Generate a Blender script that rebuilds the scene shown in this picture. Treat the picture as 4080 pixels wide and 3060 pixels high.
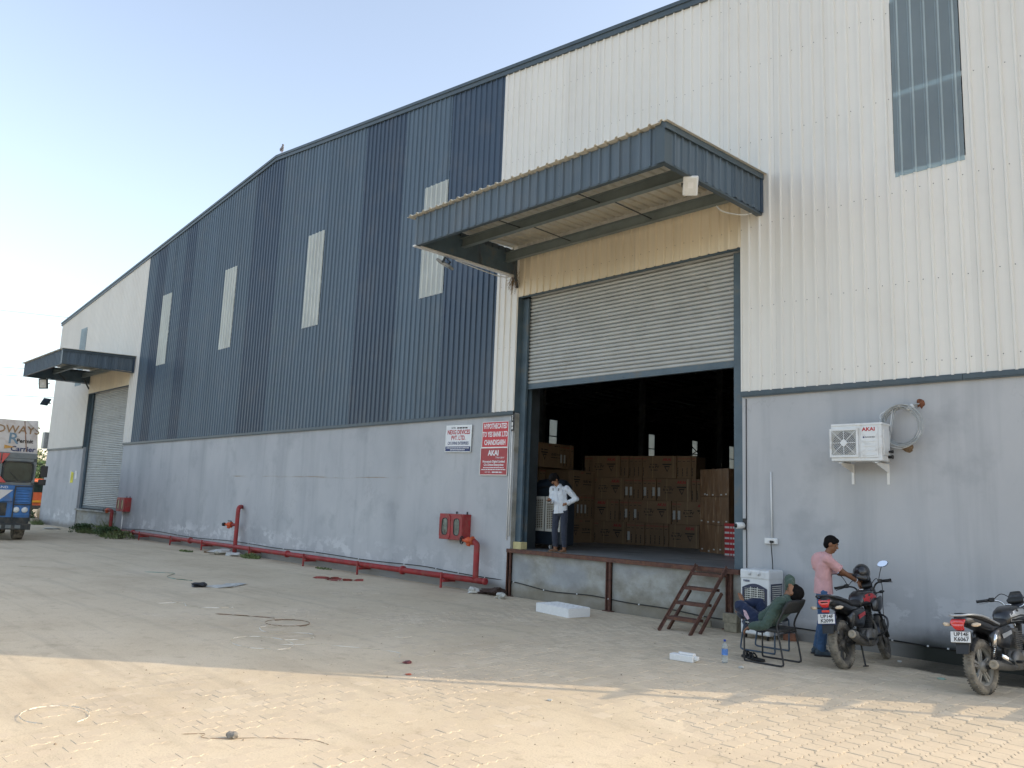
import bpy, bmesh, math, random
import numpy as np
from mathutils import Vector, Matrix, Euler, Quaternion
from math import radians, sin, cos, pi

for o in list(bpy.data.objects):
    bpy.data.objects.remove(o, do_unlink=True)
SC = bpy.context.scene
COL = SC.collection
random.seed(7)
RNG = np.random.default_rng(11)

# ------------------------------------------------------------------ camera
YAW, PIT, ROL = 0.8040894, 0.1509290, 0.0389036
CAM = Vector((0.0, -12.70, 1.9537))
fwd = Vector((-sin(YAW)*cos(PIT), cos(YAW)*cos(PIT), sin(PIT)))
rgt = Vector((cos(YAW), sin(YAW), 0))
upv = rgt.cross(fwd)
r2 = cos(ROL)*rgt + sin(ROL)*upv
u2 = -sin(ROL)*rgt + cos(ROL)*upv
cam_d = bpy.data.cameras.new('camera')
cam_d.sensor_width = 36.0
cam_d.lens = 36.0*3200.1/4080.0
cam_d.clip_end = 3000
cam = bpy.data.objects.new('camera', cam_d)
COL.objects.link(cam)
M = Matrix.Identity(4)
for i, v in enumerate((r2, u2, -fwd)):
    for k in range(3):
        M[k][i] = v[k]
M.translation = CAM
cam.matrix_world = M
SC.camera = cam

def to_px(P):
    "position in the 4080 x 3060 photograph (used only to pick the pavers that show largest)"
    v = Vector(P)-CAM
    z = v.dot(fwd)
    if z < .3: return None
    return (2040+3200.1*v.dot(r2)/z, 1530-3200.1*v.dot(u2)/z, z)

# ------------------------------------------------------------------ sky and sun
SUN_AZ = math.atan2(0.74, 0.68)      # clockwise from +Y: behind the building, to the right
SUN_EL = radians(28)
W = bpy.data.worlds.new('World'); SC.world = W
W.use_nodes = True
nt = W.node_tree
for n in list(nt.nodes): nt.nodes.remove(n)
sky = nt.nodes.new('ShaderNodeTexSky'); sky.sky_type = 'NISHITA'; sky.sun_disc = False
sky.sun_elevation = SUN_EL; sky.sun_rotation = SUN_AZ
sky.altitude = 0; sky.air_density = 1.05; sky.dust_density = 2.2; sky.ozone_density = 0.9
bg = nt.nodes.new('ShaderNodeBackground'); bg.inputs['Strength'].default_value = 0.15
wo = nt.nodes.new('ShaderNodeOutputWorld')
hz = nt.nodes.new('ShaderNodeHueSaturation'); hz.inputs['Saturation'].default_value = 0.72   # summer haze: paler sky all round
nt.links.new(sky.outputs[0], hz.inputs['Color']); nt.links.new(hz.outputs[0], bg.inputs[0]); nt.links.new(bg.outputs[0], wo.inputs[0])
sd = bpy.data.lights.new('sun', 'SUN'); sd.energy = 1.38; sd.angle = radians(0.3); sd.color = (1.0, .82, .58)
so = bpy.data.objects.new('sun', sd); COL.objects.link(so)
sdir = Vector((sin(SUN_AZ)*cos(SUN_EL), cos(SUN_AZ)*cos(SUN_EL), sin(SUN_EL)))
so.rotation_euler = sdir.to_track_quat('Z', 'Y').to_euler()
so.location = sdir*60
SC.view_settings.view_transform = 'Standard'
SC.view_settings.look = 'None'
SC.view_settings.exposure = 1.27
SC.view_settings.gamma = 1.0
SC.view_settings.use_curve_mapping = False
SC.cycles.max_bounces = 8
SC.cycles.transparent_max_bounces = 12

# ------------------------------------------------------------------ helpers
def V3(*a): return Vector(a)

class MB:
    "collects polygons; build() links them as one mesh object"
    def __init__(s): s.v = []; s.f = []; s.m = []; s.sm = []; s.cm = 0; s.smooth = False
    def add(s, vs, fs):
        o = len(s.v); s.v += [tuple(x) for x in vs]
        for f in fs:
            s.f.append([o+i for i in f]); s.m.append(s.cm); s.sm.append(s.smooth)
    def box(s, c, d, R=None, bev=0.0):
        x, y, z = (d[0]/2, d[1]/2, d[2]/2); c = Vector(c)
        if bev > 0:
            bm = bmesh.new(); bmesh.ops.create_cube(bm, size=1)
            bmesh.ops.scale(bm, vec=(d[0], d[1], d[2]), verts=bm.verts)
            bmesh.ops.bevel(bm, geom=bm.edges[:], offset=bev, segments=2, profile=.5, affect='EDGES')
            vs = [((R @ v.co) if R else v.co.copy())+c for v in bm.verts]
            s.add(vs, [[v.index for v in f.verts] for f in bm.faces]); bm.free(); return s
        p = [Vector((a, b, e)) for a in (-x, x) for b in (-y, y) for e in (-z, z)]
        p = [((R @ q) if R else q)+c for q in p]
        s.add(p, [(0, 1, 3, 2), (4, 6, 7, 5), (0, 4, 5, 1), (2, 3, 7, 6), (0, 2, 6, 4), (1, 5, 7, 3)]); return s
    def bx(s, x0, x1, y0, y1, z0, z1, bev=0.0):
        return s.box(((x0+x1)/2, (y0+y1)/2, (z0+z1)/2), (abs(x1-x0), abs(y1-y0), abs(z1-z0)), None, bev)
    def beam(s, p0, p1, w, h, up=(0, 0, 1)):
        p0 = Vector(p0); p1 = Vector(p1); d = (p1-p0); L = d.length; d.normalize()
        up = Vector(up)
        if abs(d.dot(up)) > .99: up = Vector((0, 1, 0))
        a = d.cross(up).normalized(); b = a.cross(d).normalized()
        R = Matrix((a, d, b)).transposed()
        return s.box((p0+p1)/2, (w, L, h), R)
    def tube(s, pts, r, n=10, cap=True, closed=False, flat=None):
        pts = [Vector(p) for p in pts]; N = len(pts)
        rr = list(r) if hasattr(r, '__len__') else [r]*N
        s2 = s.smooth; s.smooth = True
        T = []
        for i in range(N):
            if closed: t = pts[(i+1) % N]-pts[i-1]
            else: t = pts[min(i+1, N-1)]-pts[max(i-1, 0)]
            T.append(t.normalized() if t.length > 1e-9 else Vector((0, 0, 1)))
        a = T[0].orthogonal().normalized(); vs = []
        for i in range(N):
            a = (a-T[i]*a.dot(T[i]))
            a = a.normalized() if a.length > 1e-6 else T[i].orthogonal().normalized()
            b = T[i].cross(a)
            for k in range(n):
                q = 2*pi*k/n
                vs.append(pts[i]+(a*cos(q)+b*sin(q))*rr[i])
        fs = []
        for i in range(N if closed else N-1):
            j = (i+1) % N
            for k in range(n):
                fs.append((i*n+k, i*n+(k+1) % n, j*n+(k+1) % n, j*n+k))
        s.add(vs, fs)
        if cap and not closed:
            o = len(s.v)-len(vs); s.smooth = False
            s.f.append([o+k for k in range(n)][::-1]); s.m.append(s.cm); s.sm.append(False)
            s.f.append([o+(N-1)*n+k for k in range(n)]); s.m.append(s.cm); s.sm.append(False)
        s.smooth = s2; return s
    def lathe(s, prof, c=(0, 0, 0), axis=(0, 0, 1), n=20, caps=True):
        "prof: list of (radius, height along axis)"
        ax = Vector(axis).normalized(); a = ax.orthogonal().normalized(); b = ax.cross(a); c = Vector(c)
        vs = [c+ax*h+(a*cos(2*pi*k/n)+b*sin(2*pi*k/n))*r for r, h in prof for k in range(n)]
        fs = [(i*n+k, i*n+(k+1) % n, (i+1)*n+(k+1) % n, (i+1)*n+k) for i in range(len(prof)-1) for k in range(n)]
        s2 = s.smooth; s.smooth = True; s.add(vs, fs); s.smooth = s2
        if caps:
            o = len(s.v)-len(vs)
            if prof[0][0] > 1e-4: s.f.append([o+k for k in range(n)][::-1]); s.m.append(s.cm); s.sm.append(False)
            if prof[-1][0] > 1e-4: s.f.append([o+(len(prof)-1)*n+k for k in range(n)]); s.m.append(s.cm); s.sm.append(False)
        return s
    def ell(s, c, r, R=None, n=14, m=9):
        c = Vector(c); vs = []; s2 = s.smooth; s.smooth = True
        for i in range(m+1):
            t = pi*i/m
            for k in range(n):
                q = 2*pi*k/n
                p = Vector((r[0]*sin(t)*cos(q), r[1]*sin(t)*sin(q), r[2]*cos(t)))
                vs.append(((R @ p) if R else p)+c)
        fs = [(i*n+k, (i+1)*n+k, (i+1)*n+(k+1) % n, i*n+(k+1) % n) for i in range(m) for k in range(n)]
        s.add(vs, fs); s.smooth = s2; return s
    def ecap(s, p0, p1, a0, a1, u=None, n=14):
        "capsule whose cross sections are ellipses: a=(half width along u, half width across u)"
        p0 = Vector(p0); p1 = Vector(p1); d = p1-p0; L = d.length; d = d.normalized() if L > 1e-6 else Vector((0, 0, 1))
        if not hasattr(a0, '__len__'): a0 = (a0, a0)
        if not hasattr(a1, '__len__'): a1 = (a1, a1)
        u = Vector(u) if u is not None else d.orthogonal()
        u = u-d*u.dot(d); u = u.normalized() if u.length > 1e-5 else d.orthogonal().normalized()
        w = d.cross(u); rings = []
        for i in range(5):
            t = pi/2*(1-i/4.0); rr = cos(t)
            rings.append((p0-d*min(a0)*sin(t), max(rr, .02)*a0[0], max(rr, .02)*a0[1]))
        for i in range(1, 5):
            t = pi/2*i/4.0; rr = cos(t)
            if i == 1: rings.append((p1, a1[0], a1[1]))
            rings.append((p1+d*min(a1)*sin(t), max(rr, .02)*a1[0], max(rr, .02)*a1[1]))
        vs = [c+u*ru*cos(2*pi*k/n)+w*rw*sin(2*pi*k/n) for c, ru, rw in rings for k in range(n)]
        m = len(rings)
        fs = [(i*n+k, i*n+(k+1) % n, (i+1)*n+(k+1) % n, (i+1)*n+k) for i in range(m-1) for k in range(n)]
        fs += [tuple(range(n))[::-1], tuple((m-1)*n+k for k in range(n))]
        s2 = s.smooth; s.smooth = True; s.add(vs, fs); s.smooth = s2; return s
    def prism(s, poly, y0, y1, T=None):
        "polygon given in (x, z), extruded along y; T optional 4x4 matrix"
        n = len(poly)
        vs = [Vector((p[0], y0, p[1])) for p in poly]+[Vector((p[0], y1, p[1])) for p in poly]
        if T: vs = [T @ v for v in vs]
        fs = [tuple(range(n)), tuple(range(2*n-1, n-1, -1))]+[(i, n+i, n+(i+1) % n, (i+1) % n) for i in range(n)]
        s.add(vs, fs); return s
    def loft(s, secs, n=20, cap=True):
        "secs: (center, half width along X, half height along Z, exponent[, u, w]); rings joined in order"
        vs = []; s2 = s.smooth; s.smooth = True
        for sec in secs:
            c, a, b, e = sec[:4]; c = Vector(c)
            u = Vector(sec[4]) if len(sec) > 4 else Vector((1, 0, 0)); w = Vector(sec[5]) if len(sec) > 5 else Vector((0, 0, 1))
            for k in range(n):
                q = 2*pi*k/n; cc, ss = cos(q), sin(q)
                vs.append(c+u*a*math.copysign(abs(cc)**(2/e), cc)+w*b*math.copysign(abs(ss)**(2/e), ss))
        fs = [(i*n+k, i*n+(k+1) % n, (i+1)*n+(k+1) % n, (i+1)*n+k) for i in range(len(secs)-1) for k in range(n)]
        if cap: fs += [tuple(range(n))[::-1], tuple((len(secs)-1)*n+k for k in range(n))]
        s.add(vs, fs); s.smooth = s2; return s
    def quad(s, a, b, c, d): s.add([a, b, c, d], [(0, 1, 2, 3)]); return s
    def mesh(s, name):
        me = bpy.data.meshes.new(name); me.from_pydata(s.v, [], s.f)
        me.polygons.foreach_set('use_smooth', s.sm)
        if max(s.m, default=0) > 0: me.polygons.foreach_set('material_index', s.m)
        me.update(); return me
    def build(s, name, mat, parent=None, fixn=True):
        me = s.mesh(name)
        if fixn and len(s.f) < 40000:
            bm = bmesh.new(); bm.from_mesh(me); bmesh.ops.recalc_face_normals(bm, faces=bm.faces); bm.to_mesh(me); bm.free()
        return link(name, me, mat, parent)

def link(name, me, mat, parent=None):
    o = bpy.data.objects.new(name, me); COL.objects.link(o)
    if mat is not None and not me.materials:
        for m in (mat if isinstance(mat, (list, tuple)) else [mat]): me.materials.append(m)
    if parent is not None: o.parent = parent
    return o
def tag(o, label, cat, group=None, kind=None):
    if label: o['label'] = label
    if cat: o['category'] = cat
    if group: o['group'] = group
    if kind: o['kind'] = kind
    return o
def thing(name, label, cat, loc=(0, 0, 0), rz=0.0, group=None, rot=None):
    o = bpy.data.objects.new(name, None); COL.objects.link(o); o.empty_display_size = .1
    o.location = loc; o.rotation_euler = rot if rot else (0, 0, rz)
    return tag(o, label, cat, group)
def copy_tree(o, parent=None, loc=None, rz=None, label=None):
    c = o.copy(); COL.objects.link(c)
    if parent is not None: c.parent = parent
    if loc is not None: c.location = loc
    if rz is not None: c.rotation_euler = (0, 0, rz)
    if label: c['label'] = label
    for ch in list(o.children): copy_tree(ch, c)
    return c
_tc = {}
def text_mesh(txt, size, align='CENTER', ext=0.0008, shear=0.0, bold=0.0, sx=1.0):
    "flat lettering in the XZ plane, facing -Y"
    key = (txt, size, align, ext, shear, bold, sx)
    if key in _tc: return _tc[key]
    cu = bpy.data.curves.new('lettering', 'FONT'); cu.body = txt; cu.size = size; cu.align_x = align; cu.align_y = 'CENTER'
    cu.extrude = ext; cu.shear = shear; cu.offset = bold; cu.resolution_u = 2
    ob = bpy.data.objects.new('tmp', cu); COL.objects.link(ob)
    dg = bpy.context.evaluated_depsgraph_get()
    me = bpy.data.meshes.new_from_object(ob.evaluated_get(dg))
    me.transform(Matrix.Rotation(pi/2, 4, 'X') @ Matrix.Diagonal((sx, 1, 1, 1)))
    bpy.data.objects.remove(ob); bpy.data.curves.remove(cu)
    me.name = 'lettering'; _tc[key] = me
    return me
def text(txt, size, mat, parent, loc, rz=0.0, name='lettering', rot=None, **k):
    me = text_mesh(txt, size, **k)
    if me.materials and me.materials[0] != mat: me = me.copy(); me.materials.clear()
    o = link(name, me, mat, parent); o.location = loc; o.rotation_euler = rot if rot else (0, 0, rz)
    return o
def print_line(parent, mat, x0, x1, z, h, y, seed=0, name='small_print', vertical=False):
    "a line of print too small to read: a row of uneven word blocks, one flat mesh"
    rr = random.Random(seed); m = MB(); x = x0
    while x < x1-h*.5:
        w = min(x1-x, h*rr.uniform(1.2, 4.2)); a = (x, x+w)
        if vertical: m.bx(z-h/2, z+h/2, y-.0006, y+.0006, a[0], a[1])
        else: m.bx(a[0], a[1], y-.0006, y+.0006, z-h/2, z+h/2)
        x += w+h*.55
    o = m.build(name, mat, parent); o['kind'] = 'stuff'; return o
def spline(pts, n=8):
    "Catmull-Rom through the points"
    P = [Vector(p) for p in pts]; P = [2*P[0]-P[1]]+P+[2*P[-1]-P[-2]]; out = []
    for i in range(1, len(P)-2):
        for k in range(n):
            t = k/n; a, b, c, d = P[i-1:i+3]
            out.append(.5*((2*b)+(c-a)*t+(2*a-5*b+4*c-d)*t*t+(-a+3*b-3*c+d)*t**3))
    out.append(P[-2]); return out
def vnoise(x, y, seed=0):
    "smooth value noise, numpy arrays"
    xi = np.floor(x).astype(np.int64); yi = np.floor(y).astype(np.int64); fx = x-xi; fy = y-yi
    fx = fx*fx*(3-2*fx); fy = fy*fy*(3-2*fy)
    def h(a, b):
        n = (a*374761393+b*668265263+seed*1442695041) & 0x7fffffff
        n = ((n ^ (n >> 13))*1274126177) & 0x7fffffff
        return ((n ^ (n >> 16)) & 0xffff)/65535.0
    return (h(xi, yi)*(1-fx)+h(xi+1, yi)*fx)*(1-fy)+(h(xi, yi+1)*(1-fx)+h(xi+1, yi+1)*fx)*fy
def fbm(x, y, o=4, seed=0):
    s = 0; a = .5
    for i in range(o): s = s+a*vnoise(x*2**i, y*2**i, seed+i*17); a *= .5
    return s/(1-.5**o)

# ------------------------------------------------------------------ materials
def newmat(name):
    m = bpy.data.materials.new(name); m.use_nodes = True; t = m.node_tree
    b = t.nodes['Principled BSDF']; return m, t, b
def N(t, typ, **k):
    n = t.nodes.new(typ)
    for a, v in k.items():
        if hasattr(n, a): setattr(n, a, v)
        else: n.inputs[a].default_value = v
    return n
def L(t, a, b): t.links.new(a, b)
def ramp(t, fac, stops):
    r = N(t, 'ShaderNodeValToRGB'); e = r.color_ramp.elements
    while len(e) < len(stops): e.new(.5)
    for q, (p, c) in zip(e, stops):
        q.position = p; q.color = tuple(c)+(1,) if len(c) == 3 else c
    L(t, fac, r.inputs[0]); return r.outputs[0]
def g3(v): return (v, v, v)
def noise(t, vec, scale, detail=3, rough=.55, w=None, dist=0.0):
    n = N(t, 'ShaderNodeTexNoise'); n.inputs['Scale'].default_value = scale; n.inputs['Detail'].default_value = detail
    n.inputs['Roughness'].default_value = rough; n.inputs['Distortion'].default_value = dist
    if vec is not None: L(t, vec, n.inputs['Vector'])
    return n.outputs['Fac']
def mapv(t, vec, sc=(1, 1, 1), loc=(0, 0, 0)):
    m = N(t, 'ShaderNodeMapping'); m.inputs['Scale'].default_value = sc; m.inputs['Location'].default_value = loc
    L(t, vec, m.inputs['Vector']); return m.outputs[0]
def mix(t, fac, a, b, mode='MIX'):
    m = N(t, 'ShaderNodeMix'); m.data_type = 'RGBA'; m.blend_type = mode
    for s, v in ((m.inputs[0], fac), (m.inputs[6], a), (m.inputs[7], b)):
        if hasattr(v, 'is_output') or hasattr(v, 'links'): L(t, v, s)
        elif isinstance(v, (int, float)): s.default_value = v
        else: s.default_value = tuple(v)+(1,) if len(v) == 3 else v
    return m.outputs[2]
def math_(t, op, a, b=None, c=None):
    m = N(t, 'ShaderNodeMath'); m.operation = op
    for i, v in enumerate((a, b, c)):
        if v is None: continue
        if hasattr(v, 'links'): L(t, v, m.inputs[i])
        else: m.inputs[i].default_value = v
    return m.outputs[0]
def wpos(t): return N(t, 'ShaderNodeNewGeometry').outputs['Position']
def bump(t, b, h, s=.3, d=.01):
    n = N(t, 'ShaderNodeBump'); n.inputs['Strength'].default_value = s; n.inputs['Distance'].default_value = d
    L(t, h, n.inputs['Height']); L(t, n.outputs[0], b.inputs['Normal'])
def pm(name, c, var=.15, scale=6, rough=.6, metal=0.0, bmp=0.0, bscale=40, dirt=None, dirt_amt=.5, dscale=3, coat=0.0, spec=.5, rnd=0.0, space='O', bd=.004):
    "general procedural paint/plastic/metal: mottled colour, optional dust or rust patches, fine relief"
    m, t, b = newmat(name)
    vec = wpos(t) if space == 'W' else N(t, 'ShaderNodeTexCoord').outputs['Object']
    n1 = noise(t, vec, scale, 4)
    lo = tuple(max(0, x*(1-var)) for x in c); hi = tuple(min(1, x*(1+var)) for x in c)
    col = ramp(t, n1, [(.3, lo), (.7, hi)])
    if dirt:
        n2 = noise(t, vec, dscale, 6, .65)
        f = ramp(t, n2, [(.62-.35*dirt_amt, g3(0)), (.72-.1*dirt_amt, g3(1))])
        f2 = math_(t, 'MULTIPLY', f, min(1.0, .45+dirt_amt*.5))
        col = mix(t, f2, col, dirt)
        L(t, math_(t, 'MULTIPLY_ADD', f2, .35, rough), b.inputs['Roughness'])
    else: b.inputs['Roughness'].default_value = rough
    if rnd > 0:
        oi = N(t, 'ShaderNodeObjectInfo'); k = math_(t, 'MULTIPLY_ADD', oi.outputs['Random'], rnd, 1-rnd/2)
        hs = N(t, 'ShaderNodeHueSaturation'); L(t, k, hs.inputs['Value']); L(t, col, hs.inputs['Color']); col = hs.outputs[0]
    L(t, col, b.inputs['Base Color'])
    b.inputs['Metallic'].default_value = metal; b.inputs['Specular IOR Level'].default_value = spec
    if coat: b.inputs['Coat Weight'].default_value = coat; b.inputs['Coat Roughness'].default_value = .12
    if bmp: bump(t, b, noise(t, vec, bscale, 4), bmp, bd)
    return m
# ------------------------------------------------------------------ building materials
def mat_clad(name, c, rough, streak=.25, chalk=0.0, rnd=.13):
    m, t, b = newmat(name); p = wpos(t)
    s1 = noise(t, mapv(t, p, (5, 5, .12)), 1.0, 5, .6)
    s2 = noise(t, mapv(t, p, (22, 22, .5)), 1.0, 3, .6)
    f = math_(t, 'ADD', math_(t, 'MULTIPLY', s1, .65), math_(t, 'MULTIPLY', s2, .35))
    d = tuple(x*(1-streak) for x in c)
    hi = tuple(min(1, x*(1+streak*.55)+chalk) for x in c)
    col = ramp(t, f, [(.32, d), (.5, c), (.72, hi)])
    n3 = noise(t, p, .9, 5, .6)
    col = mix(t, math_(t, 'MULTIPLY', ramp(t, n3, [(.5, g3(0)), (.75, g3(1))]), .09), col, (.33, .27, .19))
    oi = N(t, 'ShaderNodeObjectInfo'); k = math_(t, 'MULTIPLY_ADD', oi.outputs['Random'], rnd, 1-rnd/2)
    hs = N(t, 'ShaderNodeHueSaturation'); L(t, k, hs.inputs['Value']); L(t, col, hs.inputs['Color'])
    L(t, hs.outputs[0], b.inputs['Base Color'])
    L(t, math_(t, 'MULTIPLY_ADD', f, .25, rough-.12), b.inputs['Roughness'])
    b.inputs['Specular IOR Level'].default_value = .4
    bump(t, b, noise(t, mapv(t, p, (1.2, 1.2, .35)), 1.0, 2), .25, .02)
    return m
M_WHITE = mat_clad('white_sheet_paint', (.72, .705, .655), .55, .04, 0, .05)
M_CREAM = mat_clad('cream_sheet_paint', (.72, .64, .49), .5, .10)
M_BLUE = mat_clad('blue_sheet_paint', (.072, .110, .148), .42, .22, .01)
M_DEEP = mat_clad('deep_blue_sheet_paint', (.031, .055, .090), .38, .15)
M_TRIM = mat_clad('slate_trim_paint', (.058, .082, .098), .45, .2)
M_STEEL = pm('blue_grey_steel', (.075, .115, .145), .2, 3, .5, bmp=.1, space='W', dirt=(.16, .13, .09), dirt_amt=.25)
M_DARKSTEEL = pm('dark_steel', (.03, .038, .042), .25, 3, .55, space='W')
M_SHUT = pm('galvanised_slat', (.46, .48, .47), .08, 2.5, .45, metal=.0, space='W', dirt=(.26, .23, .18), dirt_amt=.08, dscale=2.2, rnd=.10)
M_RUST = pm('rusty_brown_steel', (.105, .048, .034), .35, 14, .8, bmp=.4, bscale=90, space='W', dirt=(.2, .105, .06), dirt_amt=.4, dscale=9)
M_FRAME = pm('grey_frame_steel', (.17, .185, .18), .2, 3, .5, space='W')
M_ROOF = pm('roof_sheet', (.5, .5, .48), .1, 2, .5, space='W')
M_ROOFUNDER = pm('roof_underside', (.2, .2, .19), .15, 2, .6, space='W')
M_FLOOR = pm('trowelled_concrete', (.25, .26, .26), .2, 1.4, .42, bmp=.1, bscale=20, space='W', dirt=(.17, .16, .14), dirt_amt=.35, dscale=1.1)
M_BRICKIN = pm('inside_plaster', (.33, .33, .32), .1, 2, .8, space='W')
M_RED = pm('red_enamel', (.29, .022, .024), .25, 4, .5, space='W', dirt=(.25, .10, .075), dirt_amt=.42, dscale=6, bmp=.15)
M_ORANGE = pm('orange_valve_paint', (.56, .085, .02), .15, 9, .45, dirt=(.28, .1, .05), dirt_amt=.25)
M_BLACK = pm('black_plastic', (.014, .014, .015), .2, 8, .45)
M_BLACKCABLE = pm('black_cable', (.012, .012, .012), .2, 8, .6)
M_WPLAST = pm('white_plastic', (.66, .68, .68), .05, 5, .38, dirt=(.42, .38, .31), dirt_amt=.2)
M_WPAINT = pm('white_paint', (.72, .72, .70), .05, 5, .5)
M_DARKPRINT = pm('dark_print', (.03, .025, .022), .1, 5, .7)
M_REDPRINT = pm('red_print', (.42, .02, .03), .1, 5, .6)
M_BLUEPRINT = pm('navy_print', (.03, .045, .13), .1, 5, .6)
M_WHITEPRINT = pm('white_print', (.74, .74, .74), .04, 5, .6)

def mat_plaster():
    m, t, b = newmat('painted_plaster'); p = wpos(t)
    sep = N(t, 'ShaderNodeSeparateXYZ'); L(t, p, sep.inputs[0]); z = sep.outputs['Z']; x = sep.outputs['X']
    base = ramp(t, noise(t, mapv(t, p, (.5, .5, .35)), 1, 5, .6), [(.28, (.38, .392, .405)), (.5, (.44, .45, .46)), (.75, (.50, .508, .51))])
    streak = noise(t, mapv(t, p, (2.6, 2.6, .16)), 1, 5, .65)
    base = mix(t, math_(t, 'MULTIPLY', ramp(t, streak, [(.52, g3(0)), (.78, g3(1))]), .42), base, (.25, .265, .28))
    # darker vertical construction joints with run marks
    blot = noise(t, mapv(t, p, (.9, .9, .9)), 1, 6, .62)
    base = mix(t, math_(t, 'MULTIPLY', ramp(t, blot, [(.55, g3(0)), (.68, g3(1))]), .4), base, (.265, .28, .295))
    # pale flaked patches along a band above the ground
    band = ramp(t, math_(t, 'MULTIPLY', z, 1/1.3), [(.22, g3(0)), (.38, g3(1)), (.55, g3(.85)), (.80, g3(0))])
    pn = noise(t, mapv(t, p, (1.5, 1.5, 2.2)), 1, 9, .7)
    pn2 = noise(t, mapv(t, p, (.22, .22, .2), (3.1, 0, 0)), 1, 2)
    pf = math_(t, 'MULTIPLY', math_(t, 'MULTIPLY', ramp(t, pn, [(.51, g3(0)), (.55, g3(1))]), band), ramp(t, pn2, [(.38, g3(.25)), (.56, g3(1))]))
    base = mix(t, math_(t, 'MULTIPLY', pf, .9), base, (.62, .63, .635))
    # bare, stained cement along the foot
    foot = math_(t, 'ADD', z, math_(t, 'MULTIPLY', noise(t, mapv(t, p, (1.3, 1.3, 1.3)), 1, 5), -.42))
    ff = ramp(t, math_(t, 'ADD', foot, .3), [(.22, g3(1)), (.42, g3(0))])
    base = mix(t, math_(t, 'MULTIPLY', ff, .8), base, (.2, .185, .16))
    # black-green mould where waste water runs, right of the parked bike
    mx = ramp(t, math_(t, 'MULTIPLY_ADD', x, .25, 1.5), [(.26, g3(0)), (.40, g3(1)), (1.0, g3(1))])
    mz = ramp(t, math_(t, 'ADD', z, math_(t, 'MULTIPLY', noise(t, p, 1.6, 6), .34)), [(.36, g3(1)), (.66, g3(0))])
    base = mix(t, math_(t, 'MULTIPLY', math_(t, 'MULTIPLY', mx, mz), .93), base, (.022, .026, .02))
    # hairline cracks and darker joints
    cr = math_(t, 'ABSOLUTE', math_(t, 'ADD', noise(t, mapv(t, p, (.75, .75, .4), (4, 1, 2)), 1, 7, .6), -.5))
    cm = ramp(t, noise(t, mapv(t, p, (.3, .3, .3), (9, 0, 0)), 1, 2), [(.5, g3(0)), (.6, g3(1))])
    base = mix(t, math_(t, 'MULTIPLY', math_(t, 'MULTIPLY', ramp(t, math_(t, 'MULTIPLY', cr, 60), [(.1, g3(1)), (.4, g3(0))]), cm), .16), base, (.2, .2, .2))
    jn = math_(t, 'ABSOLUTE', math_(t, 'ADD', math_(t, 'FRACT', math_(t, 'MULTIPLY_ADD', math_(t, 'MULTIPLY_ADD', noise(t, mapv(t, p, (0, 0, 1.2)), 1, 4), .25, x), 1/6.1, 20.35)), -.5))
    base = mix(t, math_(t, 'MULTIPLY', math_(t, 'MULTIPLY', ramp(t, math_(t, 'MULTIPLY', jn, 10), [(.05, g3(1)), (.9, g3(0))]), noise(t, mapv(t, p, (1, 1, .5)), 1, 3)), .55), base, (.25, .265, .28))
    # rust-brown line left by a removed rail
    dz = math_(t, 'ABSOLUTE', math_(t, 'ADD', z, math_(t, 'MULTIPLY_ADD', x, .003, -2.53)))
    ln = ramp(t, math_(t, 'MULTIPLY', dz, 20), [(.15, g3(1)), (.75, g3(0))])
    xr = ramp(t, math_(t, 'MULTIPLY_ADD', x, .05, 1.5), [(.14, g3(0)), (.16, g3(1)), (.665, g3(1)), (.69, g3(0))])
    lb = ramp(t, noise(t, mapv(t, p, (.5, .5, 14)), 1, 4), [(.48, g3(0)), (.58, g3(1))])
    base = mix(t, math_(t, 'MULTIPLY', math_(t, 'MULTIPLY', math_(t, 'MULTIPLY', ln, xr), lb), .8), base, (.27, .2, .12))
    L(t, base, b.inputs['Base Color']); b.inputs['Roughness'].default_value = .85
    b.inputs['Specular IOR Level'].default_value = .25
    bump(t, b, math_(t, 'ADD', noise(t, p, 3, 6), math_(t, 'MULTIPLY', noise(t, p, 70, 3), .2)), .35, .01)
    return m
M_PLASTER = mat_plaster()
def mat_cement():
    m, t, b = newmat('stained_cement'); p = wpos(t)
    n = noise(t, mapv(t, p, (1.1, 1, 1.5)), 1.6, 8, .68)
    c = ramp(t, n, [(.28, (.17, .165, .14)), (.45, (.27, .262, .225)), (.6, (.36, .36, .33)), (.78, (.43, .435, .42))])
    n2 = noise(t, mapv(t, p, (.5, 1, .7), (8, 0, 0)), 1.4, 3)
    c = mix(t, math_(t, 'MULTIPLY', ramp(t, n2, [(.48, g3(0)), (.6, g3(1))]), .55), c, (.3, .325, .355))
    sep = N(t, 'ShaderNodeSeparateXYZ'); L(t, p, sep.inputs[0])
    f = ramp(t, math_(t, 'ADD', sep.outputs['Z'], math_(t, 'MULTIPLY', n, .3)), [(.28, g3(1)), (.55, g3(0))])
    c = mix(t, math_(t, 'MULTIPLY', f, .7), c, (.2, .17, .12))
    L(t, c, b.inputs['Base Color']); b.inputs['Roughness'].default_value = .9
    bump(t, b, noise(t, p, 9, 7, .65), .5, .02); return m
M_CEMENT = mat_cement()
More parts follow.
